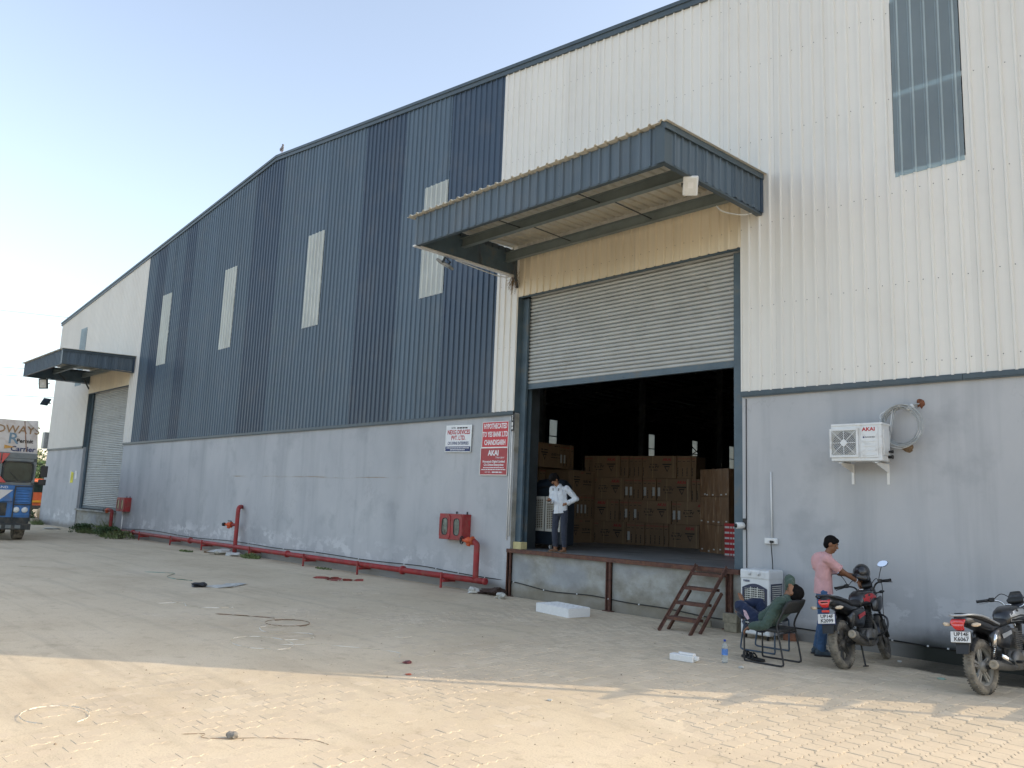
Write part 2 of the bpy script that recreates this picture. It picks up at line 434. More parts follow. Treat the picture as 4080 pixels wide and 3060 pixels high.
def mat_sheetlight(name, tint, wt, wd, wl, rough):
    "ribbed plastic daylight sheet: part clear, part milky"
    m, t, b = newmat(name); out = t.nodes['Material Output']
    tr = N(t, 'ShaderNodeBsdfTransparent'); tr.inputs[0].default_value = tint+(1,)
    tl = N(t, 'ShaderNodeBsdfTranslucent'); tl.inputs[0].default_value = tint+(1,)
    p = wpos(t); dn = ramp(t, noise(t, mapv(t, p, (1.5, 1.5, .8)), 1, 5), [(.3, tuple(x*.8 for x in tint)), (.7, tint)])
    df = N(t, 'ShaderNodeBsdfDiffuse'); L(t, dn, df.inputs[0])
    gl = N(t, 'ShaderNodeBsdfGlossy'); gl.inputs['Roughness'].default_value = rough
    a = N(t, 'ShaderNodeMixShader'); a.inputs[0].default_value = wl/(wt+wl); L(t, tr.outputs[0], a.inputs[1]); L(t, tl.outputs[0], a.inputs[2])
    c = N(t, 'ShaderNodeMixShader'); sx_ = N(t, 'ShaderNodeSeparateXYZ'); L(t, N(t, 'ShaderNodeNewGeometry').outputs['True Normal'], sx_.inputs[0]); L(t, math_(t, 'MULTIPLY_ADD', math_(t, 'GREATER_THAN', math_(t, 'ABSOLUTE', sx_.outputs['X']), .3), .35, wd), c.inputs[0]); L(t, a.outputs[0], c.inputs[1]); L(t, df.outputs[0], c.inputs[2])  # slanted rib faces made more diffuse, standing in for their brighter reflection
    fr = N(t, 'ShaderNodeFresnel'); fr.inputs[0].default_value = 1.45
    e = N(t, 'ShaderNodeMixShader'); L(t, math_(t, 'MULTIPLY', fr.outputs[0], .8), e.inputs[0]); L(t, c.outputs[0], e.inputs[1]); L(t, gl.outputs[0], e.inputs[2])
    L(t, e.outputs[0], out.inputs[0]); return m
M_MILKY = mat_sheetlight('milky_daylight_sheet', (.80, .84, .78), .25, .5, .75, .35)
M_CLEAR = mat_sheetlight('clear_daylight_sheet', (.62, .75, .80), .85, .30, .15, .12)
M_SIDEWIN = mat_sheetlight('side_daylight_sheet', (.97, .98, .96), .93, .03, .07, .3)

# ------------------------------------------------------------------ warehouse
X0, X1, XR = -50.36, -0.15, -25.70
ZE, ZR = 11.34, 14.05
DEP = 80.0
ZC = 4.10
SW = 1.025
def zroof(x): return ZR-(ZR-ZE)*((XR-x)/(XR-X0) if x < XR else (x-XR)/(X1-XR))
DOORS = [(-13.05, -7.30), (-44.05, -38.30)]
DH = 6.77
ware = thing('warehouse', 'long corrugated warehouse in white and blue sheeting over a grey plastered base', 'warehouse')

def prof(x):
    u = ((x-(-3.55)) % .205)-.1025; u = abs(u)
    if u < .013: return -.058
    if u < .03: return -.058+(u-.013)/.017*.03
    return -.028
BR = [.1025-.03, .1025-.013, .1025+.013, .1025+.03]
def sheet_pts(x0, x1):
    xs = {round(x0, 4), round(x1, 4)}
    k = math.floor((x0+3.55)/.205)-1
    while True:
        b = -3.55+k*.205
        if b > x1: break
        for q in BR:
            if x0+.002 < b+q < x1-.002: xs.add(round(b+q, 4))
        k += 1
    return sorted(xs)
SHN = 0
def sheet(x0, x1, z0, ztop, mat, off=0.0, name='cladding_sheet'):
    global SHN; SHN += 1
    xs = sheet_pts(x0, x1); n = len(xs); m = MB(); dy = off-.0015*(SHN % 3)
    vs = [(x, prof(x)+dy, z0) for x in xs]+[(x, prof(x)+dy, (ztop(x) if callable(ztop) else ztop)) for x in xs]
    m.add(vs, [(i, i+1, n+i+1, n+i) for i in range(n-1)])
    return m.build(name, mat, ware, fixn=False)
def segs(x0, x1):
    "split [x0,x1] at the door edges"
    cuts = [x0]+sorted(c for d in DOORS for c in d if x0+.01 < c < x1-.01)+[x1]
    return list(zip(cuts[:-1], cuts[1:]))
WIN = {1: 'clear', 13: 'milky', 19: 'milky', 25: 'milky', 31: 'milky', 42: 'clear', 7: None}
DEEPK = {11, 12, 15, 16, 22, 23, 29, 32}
k = -4
while True:
    a = -3.55-SW*k; b = a+SW            # sheet k covers a..b
    if a < X0-SW: break
    xa, xb = max(a, X0+.02), min(b, X1-.02)
    k0 = k; k += 1
    if xb-xa < .03: continue
    blue = 10.5 < (-3.55-(xa+xb)/2)/SW+.5 < 33.4
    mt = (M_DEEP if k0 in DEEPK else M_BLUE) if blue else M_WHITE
    top = lambda x: zroof(x)-.07
    wk = k0 if WIN.get(k0) else None
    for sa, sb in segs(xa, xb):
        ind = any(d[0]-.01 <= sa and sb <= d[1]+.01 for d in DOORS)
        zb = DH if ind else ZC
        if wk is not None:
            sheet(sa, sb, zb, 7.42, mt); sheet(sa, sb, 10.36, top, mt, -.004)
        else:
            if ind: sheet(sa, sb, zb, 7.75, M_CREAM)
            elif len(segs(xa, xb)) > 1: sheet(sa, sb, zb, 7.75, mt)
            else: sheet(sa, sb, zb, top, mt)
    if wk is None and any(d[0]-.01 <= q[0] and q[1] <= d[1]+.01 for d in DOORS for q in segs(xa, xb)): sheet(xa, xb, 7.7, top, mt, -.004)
    if wk is not None:
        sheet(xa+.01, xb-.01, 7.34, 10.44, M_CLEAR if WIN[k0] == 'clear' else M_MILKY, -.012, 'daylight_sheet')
        g_ = MB(); g_.bx(xa, xb, .01, .07, 8.72, 8.80); g_.build('window_girt', M_WPAINT, ware)
# screw heads on the sheets nearest the yard
sm = MB()
for zz in (4.35, 5.6, 7.1, 8.7, 10.2, 11.6):
    x = -14.0
    while x < -2.6:
        xx = -3.55+.205*round((x+3.55)/.205)-.045+random.uniform(-.008, .008); zz2 = zz+random.uniform(-.02, .02)
        if zz2 < zroof(xx)-.2 and not (any(d[0] < xx < d[1] for d in DOORS) and zz2 < DH+.05):
            ring = [(xx+.008*cos(q*pi/3), -.036, zz2+.008*sin(q*pi/3)) for q in range(6)]
            sm.add(ring+[(xx, -.042, zz2)], [(i, (i+1) % 6, 6) for i in range(6)])
        x += .205
o = sm.build('screw', M_DARKSTEEL, ware, fixn=False); o['kind'] = 'stuff'

# gable trim, in lengths
def trim_run(xa, xb):
    n = max(1, round(abs(xb-xa)/3.05))
    for i in range(n):
        p = xa+(xb-xa)*i/n; q_ = xa+(xb-xa)*(i+1)/n
        if p > q_: p, q_ = q_, p
        m = MB()
        for (y, zt, zb) in ((-.11, .0, -.085), (-.085, -.085, -.2)):
            zz = [zroof(p), zroof(q_)]
            m.add([(p+.002, y, zz[0]+zt), (q_-.002, y, zz[1]+zt), (q_-.002, y, zz[1]+zb), (p+.002, y, zz[0]+zb),
                   (p+.002, .05, zz[0]+zt), (q_-.002, .05, zz[1]+zt), (q_-.002, .05, zz[1]+zb), (p+.002, .05, zz[0]+zb)],
                  [(0, 1, 2, 3), (0, 4, 5, 1), (3, 2, 6, 7), (0, 3, 7, 4), (1, 5, 6, 2)])
        m.build('gable_trim', M_TRIM, ware)
trim_run(X0-.05, XR); trim_run(XR, X1+.05)
# roof, two slopes with real thickness
for a, b in ((X0-.08, XR), (XR, X1+.08)):
    m = MB(); za, zb = zroof(a), zroof(b)
    m.add([(a, -.06, za-.012), (b, -.06, zb-.012), (b, DEP, zb-.012), (a, DEP, za-.012), (a, -.06, za-.07), (b, -.06, zb-.07), (b, DEP, zb-.07), (a, DEP, za-.07)],
          [(0, 1, 2, 3), (7, 6, 5, 4), (0, 4, 5, 1), (1, 5, 6, 2), (2, 6, 7, 3), (3, 7, 4, 0)])
    m.build('roof', M_ROOF, ware)
# plastered base walls
PL = [(X0, DOORS[1][0]), (DOORS[1][1], DOORS[0][0]), (DOORS[0][1], X1)]
for a, b in PL:
    m = MB(); m.bx(a, b, 0, .30, -.1, ZC-.035); m.build('base_wall', M_PLASTER, ware)
    n = max(1, round((b-a)/3.0))
    for i in range(n):
        p, q_ = a+(b-a)*i/n, a+(b-a)*(i+1)/n
        m = MB(); m.bx(p+.003, q_-.003, -.062-.002*(i % 2), .0, ZC-.07, ZC-.012); m.box(((p+q_)/2, -.035, ZC-.04), (q_-p-.006, .03, .1)); m.build('drip_flashing', M_TRIM, ware)
# side and rear walls (inside visible through the door)
for xw, s in ((X0, 1), (X1, -1)):
    m = MB(); m.bx(min(xw, xw+s*.25), max(xw, xw+s*.25), .3, DEP, -.1, ZC); m.build('side_base_wall', M_BRICKIN, ware)
    ys = [.3]; wy = []
    wy = [2.6, 10.3, 25.6, 40.8, 56.0, 64.1, 71.9]
    m = MB(); prev = 0.0
    for yy in wy:
        m.bx(xw-.02, xw+.02, prev, yy, ZC, 11.27); m.bx(xw-.02, xw+.02, yy, yy+1.0, ZC, 7.3); m.bx(xw-.02, xw+.02, yy, yy+1.0, 9.95, 11.27); prev = yy+1.0
        w_ = MB(); w_.bx(xw-.004, xw+.004, yy, yy+1.0, 7.3, 9.95); w_.build('side_daylight_sheet', M_SIDEWIN, ware)
    m.bx(xw-.02, xw+.02, prev, DEP, ZC, 11.27)
    # inside ribs and girts
    ii = xw+s*.05
    for gz in (5.4, 6.9, 8.45, 10.1): m.bx(min(ii, ii+s*.12), max(ii, ii+s*.12), .3, DEP-.1, gz-.05, gz+.05)
    m.build('side_sheeting', M_TRIM, ware)
    for a_, b_ in (((60.7, 7.0), (68.3, 10.6)), ((60.7, 10.6), (68.3, 7.0))):
        q_ = MB(); q_.tube([(xw+s*.3, a_[0], a_[1]), (xw+s*.3, b_[0], b_[1])], .05, 6); q_.build('cross_brace', M_DARKSTEEL, ware)
m = MB()
m.add([(X0, DEP, -.1), (X1, DEP, -.1), (X1, DEP, ZE-.08), (XR, DEP, ZR-.08), (X0, DEP, ZE-.08)], [(0, 1, 2, 3, 4)])
m.build('rear_wall', M_BRICKIN, ware, fixn=False)
m = MB(); m.bx(X0+.02, X1-.02, .08, DEP-.05, .7, 1.016); m.build('floor_slab', M_FLOOR, ware)
# portal frames: two columns and two rafters each
for i in range(1, 11):
    y = i*7.68-1.3
    for xc in (X0+.45, X1-.45):
        m = MB(); m.bx(xc-.22, xc+.22, y-.1, y+.1, 1.02, 10.9); m.build('column', M_FRAME, ware)
    for xc in (XR,):
        m = MB(); m.bx(xc-.15, xc+.15, y-.1, y+.1, 1.02, 13.3); m.build('column', M_FRAME, ware)
    for a, b in ((X0+.3, XR), (XR, X1-.3)):
        m = MB(); m.beam((a, y, zroof(a)-.55), (b, y, zroof(b)-.55), .2, .55); m.build('rafter', M_FRAME, ware)
for i in range(24):
    for s in (0, 1):
        x = X0+1+i*1.02 if s == 0 else XR+.6+i*1.05
        m = MB(); m.bx(x-.035, x+.035, .4, DEP-.3, zroof(x)-.29, zroof(x)-.1); m.build('purlin', M_FRAME, ware)

# ---------------- loading doors
def slat_mesh(L_, pitch=.0845):
    m = MB(); n = 7; ring = []
    for i in range(n+1):
        u = i/n; ring.append((-.018*sin(pi*min(1, u*1.12))**.7 if u < .9 else .004, pitch*u))
    ring = [(.022, 0), (-.004, .001), (-.019, .012), (-.027, .032), (-.022, .050), (-.008, .0605), (.004, .0625), (.026, .063), (.026, .0715), (.004, .0725), (.004, .0755), (.026, .076), (.026, .0845)]
    vs = [(-L_/2, y, z) for y, z in ring]+[(L_/2, y, z) for y, z in ring]; k_ = len(ring)
    m.smooth = False
    m.add(vs, [(i, k_+i, k_+i+1, i+1) for i in range(k_-1)])
    return m.mesh('slat')
SLAT = slat_mesh(5.46); SLAT.materials.append(M_SHUT)
def loading_door(xa, xb, zbot, first):
    xm = (xa+xb)/2
    m = MB()   # header box of the roller above the opening
    m.bx(xa+.02, xb-.02, .34, .75, DH-.12, DH+.5); m.bx(xa, xb, .0, .06, DH-.02, DH+.09)
    sh = m.build('roller_shutter', M_STEEL, ware)
    z = zbot+.16; i = 0
    while z < DH+.0:
        s_ = link('slat', SLAT, None, sh); s_.location = (xm+.03, .235+random.uniform(-.002, .002), z); s_.rotation_euler = (random.uniform(-.02, .02), 0, 0); z += .0845; i += 1
    m = MB(); m.bx(xa+.17, xb-.16, .2, .262, zbot+.03, zbot+.155); m.bx(xa+.17, xb-.16, .18, .2, zbot+.03, zbot+.055); m.bx(xm-.12, xm+.06, .188, .2, zbot+.06, zbot+.085)
    m.build('bottom_bar', M_STEEL, sh)
    # guide channels
    for a, b in ((xa+.0, xa+.19), (xb-.24, xb-.02)):
        m = MB(); m.bx(a, b, .13, .19, 1.02, DH-.03); m.bx(a, b, .28, .34, 1.02, DH-.03)
        if a < xm: m.bx(a, a+.03, .19, .28, 1.02, DH-.03)
        else: m.bx(b-.03, b, .19, .28, 1.02, DH-.03)
        m.build('guide_channel', M_STEEL, sh)
    # lining of the sheeted part of the jambs
    m = MB(); m.bx(xa-.03, xa, -.015, .34, ZC-.02, DH); m.build('jamb_lining', M_STEEL, ware)
    m = MB(); m.bx(xb, xb+.03, -.045, .34, ZC-.01, DH); m.build('jamb_lining', M_WHITE, ware)
    # door column behind
    m = MB(); m.bx(xa-.12, xa+.12, .42, .68, 1.02, DH+.4); m.build('door_column', M_DARKSTEEL, ware)
    m = MB(); m.bx(xb-.12, xb+.12, .42, .68, 1.02, DH+.4); m.build('door_column', M_DARKSTEEL, ware)
    # dock face below the sill
    m = MB(); m.bx(xa, xb, .035, .32, -.1, .935); m.build('dock_wall', M_CEMENT, ware)
    if first:
        for i in range(3):
            p, q_ = xa-.06+(xb-xa+.0)*i/3, xa-.06+(xb-xa+.0)*(i+1)/3
            m = MB(); m.bx(p+.001, q_-.001, -.05, .1, .94, 1.021); m.build('dock_edge_angle', M_RUST, ware)
        for xp in (xa+.01, -10.22, -7.56):
            m = MB()
            m.bx(xp-.055, xp-.04, -.045, .034, 0, .94); m.bx(xp+.035, xp+.055, -.045, .034, 0, .94); m.bx(xp-.055, xp+.055, .0, .034, 0, .94); m.bx(xp-.12, xp+.12, -.06, .034, 0, .012)
            m.build('dock_post', M_RUST, ware)
        m = MB(); m.bx(xa, xa+.02, .0, .3, 1.02, ZC-.05)
        m.build('door_reveal', M_CEMENT, ware)
    else:
        m = MB(); m.bx(xa-.03, xb+.03, -.06, .1, .94, 1.021); m.build('dock_edge_angle', M_CEMENT, ware)
loading_door(*DOORS[0], 4.58, True)
loading_door(*DOORS[1], 1.02, False)

# ---------------- canopies
CW, CD = 6.33, 3.0
def rib_strip(L_, h0, h1, mat, parent, name, T, pitch=.205, depth=.03):
    "corrugated upright strip: length along local x, height z, ribs toward -y; T places it"
    m = MB(); xs = []
    x = 0
    while x < L_-.01:
        for q, y in ((0, 0), (.06, 0), (.075, -depth), (.105, -depth), (.12, 0)):
            if x+q < L_: xs.append((x+q, y))
        x += pitch
    xs.append((L_, 0)); n = len(xs)
    m.add([T @ Vector((a, b, h0)) for a, b in xs]+[T @ Vector((a, b, h1)) for a, b in xs], [(i, i+1, n+i+1, n+i) for i in range(n-1)])
    return m.build(name, mat, parent, fixn=False)
def canopy(xr, dirty):
    xl = xr-CW
    fr = MB()                                    # steel frame
    zt = 7.80
    fr.bx(xl+.03, xl+.10, -CD+.05, -.02, 7.30, 7.78); fr.bx(xr-.10, xr-.03, -CD+.05, -.02, 7.33, 7.78)
    fr.bx(xl+.03, xr-.03, -CD+.04, -CD+.10, 7.28, 7.34)
    c = fr.build('canopy', M_STEEL, ware)
    for yy in (-1.75, -.42):
        b = MB(); b.bx(xl+.1, xr-.1, yy-.015, yy+.015, 7.54, 7.72); b.bx(xl+.1, xr-.1, yy-.06, yy+.06, 7.53, 7.542); b.bx(xl+.1, xr-.1, yy-.08, yy+.08, 7.718, 7.73)
        b.build('canopy_beam', M_BEAM, c)
    for xx in (xl+2.1, xl+4.2):
        b = MB(); b.tube([(xx, -1.75, 7.6), (xx+.0, -.42, 7.6)], .012, 6); b.build('sag_rod', M_DARKSTEEL, c)
        b = MB(); b.tube([(xx-.2, -CD+.1, 7.55), (xx-.2, -1.75, 7.58)], .012, 6); b.build('sag_rod', M_DARKSTEEL, c)
    b = MB(); b.beam((xl+.12, -.05, 7.0), (xl+.35, -.42, 7.46), .05, .05); b.build('brace', M_DARKSTEEL, c)
    b = MB(); b.beam((xl+.1, -1.2, 7.32), (xl+.55, -1.7, 7.6), .04, .04); b.build('brace', M_DARKSTEEL, c)
    # roof sheet, falling slightly outward, open rib ends along the front
    nsh = 6; w = (CW+.26)/nsh
    for i in range(nsh):
        a = xl-.16+w*i; m = MB(); xs = []; x = 0
        while x < w-.01:
            for q, z in ((0, 0), (.07, 0), (.086, .035), (.122, .035), (.138, 0)):
                if x+q < w: xs.append((x+q, z))
            x += w/5
        xs.append((w, 0)); n = len(xs); vs = []
        for y, zz in ((-CD-.10, 7.905), (-.0, 8.03)):
            vs += [(a+p, y, zz+z) for p, z in xs]
        vs2 = [(v[0], v[1], v[2]-.006) for v in vs]
        fs = [(i_, i_+1, n+i_+1, n+i_) for i_ in range(n-1)]
        m.add(vs, fs); m.add(vs2, [f[::-1] for f in fs]); m.add([vs[j] for j in range(n)]+[vs2[j] for j in range(n)], [(j, j+1, n+j+1, n+j) for j in range(n-1)])
        m.build('canopy_roof_sheet', M_CANROOF, c, fixn=False)
    # fascia sheets
    for i in range(6):
        a = xl+.01+i*(CW-.17)/6; T = Matrix.Translation((a, -CD-.0015*(i % 2), 0))
        rib_strip((CW-.17)/6, 7.27, 7.885, M_FASCIA, c, 'fascia_sheet', T)
    for i in range(3):
        T = Matrix.Translation((xr, -CD+.14+i*(CD-.28)/3, .02*i)) @ Matrix.Rotation(pi/2, 4, 'Z')
        rib_strip((CD-.28)/3, 7.28, 7.89, M_FASCIA, c, 'fascia_sheet', T)
        T = Matrix.Translation((xl, -CD+.02+(i+1)*(CD-.1)/3, .02*i)) @ Matrix.Rotation(-pi/2, 4, 'Z')
        rib_strip((CD-.1)/3, 7.28, 7.89, M_FASCIA, c, 'fascia_sheet', T)
    m = MB(); m.bx(xr-.17, xr+.012, -CD-.036, -CD-.03, 7.27, 7.9); m.bx(xr+.006, xr+.012, -CD-.03, -CD+.15, 7.27, 7.9)
    m.build('corner_trim', M_TRIM, c)
    m = MB(); m.bx(xr+.0, xr+.04, -.14, -.06, 7.3, 7.96); m.build('corner_trim', M_DEEP, c)
    m = MB(); m.add([(xr+.055, -CD-.06, 7.80), (xr+.055, -.06, 7.92), (xr+.055, -.06, 8.03), (xr+.055, -CD-.06, 7.92), (xr+.03, -CD-.06, 7.80), (xr+.03, -.06, 7.92), (xr-.1, -.06, 8.055), (xr-.1, -CD-.06, 7.945)],
                    [(0, 1, 2, 3), (0, 4, 5, 1), (3, 2, 6, 7), (0, 3, 7, 4)])
    m.build('side_flashing', M_TRIM, c)
    m = MB(); m.bx(xl-.02, xl+.1, -CD-.01, -.03, 7.255, 7.285); m.build('bottom_lip', M_WPAINT if dirty else M_TRIM, c)
    m = MB(); m.bx(xr-.09, xr+.01, -CD-.01, -.05, 7.262, 7.3); m.bx(xl+.1, xr-.09, -CD-.01, -CD+.08, 7.255, 7.285); m.build('bottom_lip', M_TRIM, c)
    return c
M_FASCIA = mat_clad('fascia_paint', (.082, .115, .145), .5, .3, .03)
M_BEAM = pm('green_grey_beam', (.15, .18, .175), .15, 3, .5, space='W')
M_CANROOF = pm('canopy_sheet', (.60, .57, .48), .1, 3, .5, space='W', dirt=(.40, .34, .25), dirt_amt=.2)
canopy(-6.87, True); canopy(-37.87, False)
# ------------------------------------------------------------------ ground
def mat_dust(name, island):
    m, t, b = newmat(name); p = wpos(t)
    n = noise(t, p, .55, 7, .62); n2 = noise(t, p, 5, 5, .65); n3 = noise(t, p, 55, 4, .6)
    c = ramp(t, n, [(.3, (.53, .435, .31)), (.5, (.61, .515, .372)), (.72, (.66, .565, .425))])
    c = mix(t, math_(t, 'MULTIPLY', ramp(t, n2, [(.55, g3(0)), (.72, g3(1))]), .4), c, (.30, .238, .168))
    c = mix(t, math_(t, 'MULTIPLY', ramp(t, n3, [(.52, g3(0)), (.68, g3(1))]), .36), c, (.28, .23, .16))
    tr = noise(t, mapv(t, p, (.16, 2.6, 1), (2, 5, 0)), 1, 5, .6)
    c = mix(t, math_(t, 'MULTIPLY', ramp(t, tr, [(.52, g3(0)), (.66, g3(1))]), .32), c, (.36, .31, .235))
    st = noise(t, mapv(t, p, (.8, .8, 1), (31, 7, 0)), 1, 6, .7)
    c = mix(t, math_(t, 'MULTIPLY', ramp(t, st, [(.62, g3(0)), (.72, g3(1))]), .35), c, (.27, .225, .16))
    if island:
        ri = N(t, 'ShaderNodeNewGeometry').outputs['Random Per Island']
        pv = ramp(t, ri, [(0, (.49, .415, .315)), (.35, (.55, .465, .35)), (.7, (.585, .485, .36)), (1, (.635, .545, .42))])
        c = mix(t, .55, c, pv)
    # damp dark seepage along the wall, right of the bikes, and below the pipe end
    sep = N(t, 'ShaderNodeSeparateXYZ'); L(t, p, sep.inputs[0])
    wob = math_(t, 'MULTIPLY', noise(t, p, 1.5, 6), 1.0)
    dy = ramp(t, math_(t, 'MULTIPLY_ADD', wob, 1.1, math_(t, 'ADD', sep.outputs['Y'], .55)), [(0, g3(0)), (.0, g3(0)), (.2, g3(1)), (1, g3(1))])
    dx = ramp(t, math_(t, 'MULTIPLY_ADD', sep.outputs['X'], .2, 1.2), [(.18, g3(0)), (.36, g3(1)), (1, g3(1))])
    c = mix(t, math_(t, 'MULTIPLY', math_(t, 'MULTIPLY', dx, dy), .9), c, (.035, .034, .026))
    L(t, c, b.inputs['Base Color']); b.inputs['Roughness'].default_value = .95; b.inputs['Specular IOR Level'].default_value = .15
    bump(t, b, math_(t, 'ADD', n2, math_(t, 'MULTIPLY', n3, .5)), .45, .012)
    return m
M_DUST = mat_dust('sandy_dust', False); M_PAVER = mat_dust('dusty_paver', True)
M_EARTH = pm('dry_earth', (.33, .28, .2), .25, .08, .95, bmp=.3, bscale=2, space='W', dirt=(.16, .17, .08), dirt_amt=.4, dscale=.05)
m = MB(); m.quad((-1500, -1500, -.12), (1500, -1500, -.12), (1500, 1500, -.12), (-1500, 1500, -.12))
o = m.build('ground', M_EARTH); o['kind'] = 'structure'

def cover(x, y):
    "how thickly sand lies over the paving"
    r = np.clip((-x-3.0)/(4.6+9*np.clip((y+7.5)/5, 0, 1)), 0, 1)
    d = fbm(x*.55+3.1, y*.55, 5, 3)
    return r*(.86+.24*np.clip((-6.5-y)/2, 0, 1))+(d-.5)*1.7
# sand bed and blown dust, one sheet with fine relief
xs = np.concatenate([np.linspace(-170, -40, 40)[:-1], np.linspace(-40, -17, 90)[:-1], np.arange(-17, .5, .055), np.linspace(.5, 30, 20)])
ys = np.concatenate([np.linspace(-60, -12.8, 30)[:-1], np.arange(-12.8, .03, .055)])
GX, GY = np.meshgrid(xs, ys)
cv = np.clip(cover(GX, GY), -.3, 1.25)
Z = -.0075+.0105*np.clip(cv, 0, 1.25)+.005*(fbm(GX*2.1, GY*2.1, 4, 9)-.5)+.005*(fbm(GX*9, GY*9, 2, 5)-.5)*np.clip(cv+.2, 0, 1)
Z = np.where(GX < -17, np.maximum(Z, .001+.02*(fbm(GX*.6, GY*.6, 4, 4)-.45)), Z)
Z = Z+.05*np.clip((-GX-25)/20, 0, 1)*np.clip(1-np.abs(GY+.0)/1.2, 0, 1)*fbm(GX, GY, 3, 8)
nx, ny = len(xs), len(ys)
verts = np.stack([GX.ravel(), GY.ravel(), Z.ravel()], 1)
idx = np.arange(nx*ny).reshape(ny, nx)
faces = np.stack([idx[:-1, :-1].ravel(), idx[:-1, 1:].ravel(), idx[1:, 1:].ravel(), idx[1:, :-1].ravel()], 1)
me = bpy.data.meshes.new('yard_sand'); me.from_pydata(verts.tolist(), [], faces.tolist())
me.polygons.foreach_set('use_smooth', [True]*len(faces)); me.update()
o = link('yard_sand', me, M_DUST); o['kind'] = 'structure'

# interlocking wave-sided pavers, stretcher bond, ends parallel to the wall
PW, PL_ = .161, .201
AMP = .0155; GAP = .0032
ysd = [0, .25, .75, 1.25, 1.75, 2.0]; off = [0, 1, -1, 1, -1, 0]
left = [(-PW/2+GAP/2+AMP*o_, -PL_/2+GAP/2+(PL_-GAP)*a/2) for a, o_ in zip(ysd, off)]
right = [(PW/2-GAP/2+AMP*o_, -PL_/2+GAP/2+(PL_-GAP)*a/2) for a, o_ in zip(ysd, off)]
outl = left+right[::-1]
def inset(pts, d):
    return [(x*(1-d/.08), y*(1-d/.1)) for x, y in pts]
PV_V = [(x, y, -.03) for x, y in outl]+[(x, y, -.0045) for x, y in outl]+[(x, y, 0) for x, y in inset(outl, .005)]
nq = len(outl)
PV_F = [(i, i+nq, (i+1) % nq+nq, (i+1) % nq) for i in range(nq)]+[(i+nq, i+2*nq, (i+1) % nq+2*nq, (i+1) % nq+nq) for i in range(nq)]+[tuple(range(3*nq-1, 2*nq-1, -1))]
pav = MB(); pav.bx(-17, .4, -12.7, .02, -.075, -.045)
paving = pav.build('paving', M_DUST); paving['kind'] = 'structure'
spots = []
i0, i1 = int(-17/PW), int(0/PW)
rnd = random.Random(5)
for i in range(i0, i1):
    for j in range(int(-12.6/PL_), 0):
        x = i*PW; y = (j+.5*(i % 2))*PL_+.07
        if y > -.12 or y < -12.5: continue
        q_ = to_px((x, y, 0))
        if q_ is None: continue
        mg = 1.6*3200/q_[2]
        if q_[0] < -mg or q_[0] > 4080+mg or q_[1] > 3060+mg*.6 or q_[1] < 0: continue
        inside = 0 < q_[0] < 4080 and q_[1] < 3055
        spots.append((q_[2] if inside else 1e3+q_[2], x, y))
cvs = cover(np.array([s[1] for s in spots]), np.array([s[2] for s in spots]))
spots = [s for s, c in zip(spots, cvs) if c < 1.1]
spots.sort()
pme = bpy.data.meshes.new('paver'); pme.from_pydata(PV_V, [], PV_F); pme.materials.append(M_PAVER); pme.update()
bmx = bmesh.new(); bmx.from_mesh(pme); bmesh.ops.recalc_face_normals(bmx, faces=bmx.faces); bmx.to_mesh(pme); bmx.free()
PV_F = [tuple(p.vertices) for p in pme.polygons]
allv = []; allf = []
for k_, (d_, x, y) in enumerate(spots):
    dz = rnd.gauss(0, .0016)-.001; tx, ty = rnd.gauss(0, .007), rnd.gauss(0, .007); rz = rnd.gauss(0, .006)
    if k_ < 300:
        o = link('paver', pme, None, paving); o.location = (x, y, dz); o.rotation_euler = (tx, ty, rz)
    else:
        b_ = len(allv); c_, s_ = cos(rz), sin(rz)
        for (vx, vy, vz) in PV_V:
            allv.append((x+vx*c_-vy*s_, y+vx*s_+vy*c_, dz+vz+vy*tx-vx*ty))
        allf += [tuple(b_+q for q in f) for f in PV_F]
me = bpy.data.meshes.new('paver_field'); me.from_pydata(allv, [], allf); me.update()
o = link('paver_field', me, M_PAVER, paving); o['kind'] = 'stuff'
# ------------------------------------------------------------------ things on and along the wall
def M_(name): return bpy.data.materials[name]
M_SIGNRED = pm('red_sign_face', (.50, .025, .035), .08, 3, .5)
M_SIGNRED2 = pm('faded_red_sign_face', (.36, .045, .05), .1, 3, .55)
M_SIGNWHITE = pm('white_sign_face', (.70, .71, .72), .05, 3, .5)
M_GLASSY = pm('cabinet_glass', (.11, .14, .125), .7, 7, .15, spec=.5)
M_ALU = pm('aluminium', (.55, .56, .56), .1, 6, .35, metal=.8)
M_GREYMET = pm('grey_metal', (.30, .31, .31), .15, 8, .45, metal=.4)
M_HOSE = pm('grey_insulation_hose', (.34, .36, .36), .2, 14, .7, bmp=.3)
M_YELLOW = pm('yellow_paper', (.72, .66, .08), .08, 7, .8)
M_PAPER = pm('white_paper', (.68, .68, .66), .08, 7, .8)
M_LAMPGLASS = pm('lamp_lens', (.62, .63, .60), .1, 5, .25, spec=.6)
M_DKGLASS = pm('dark_lamp_lens', (.12, .11, .08), .2, 5, .2, spec=.6)

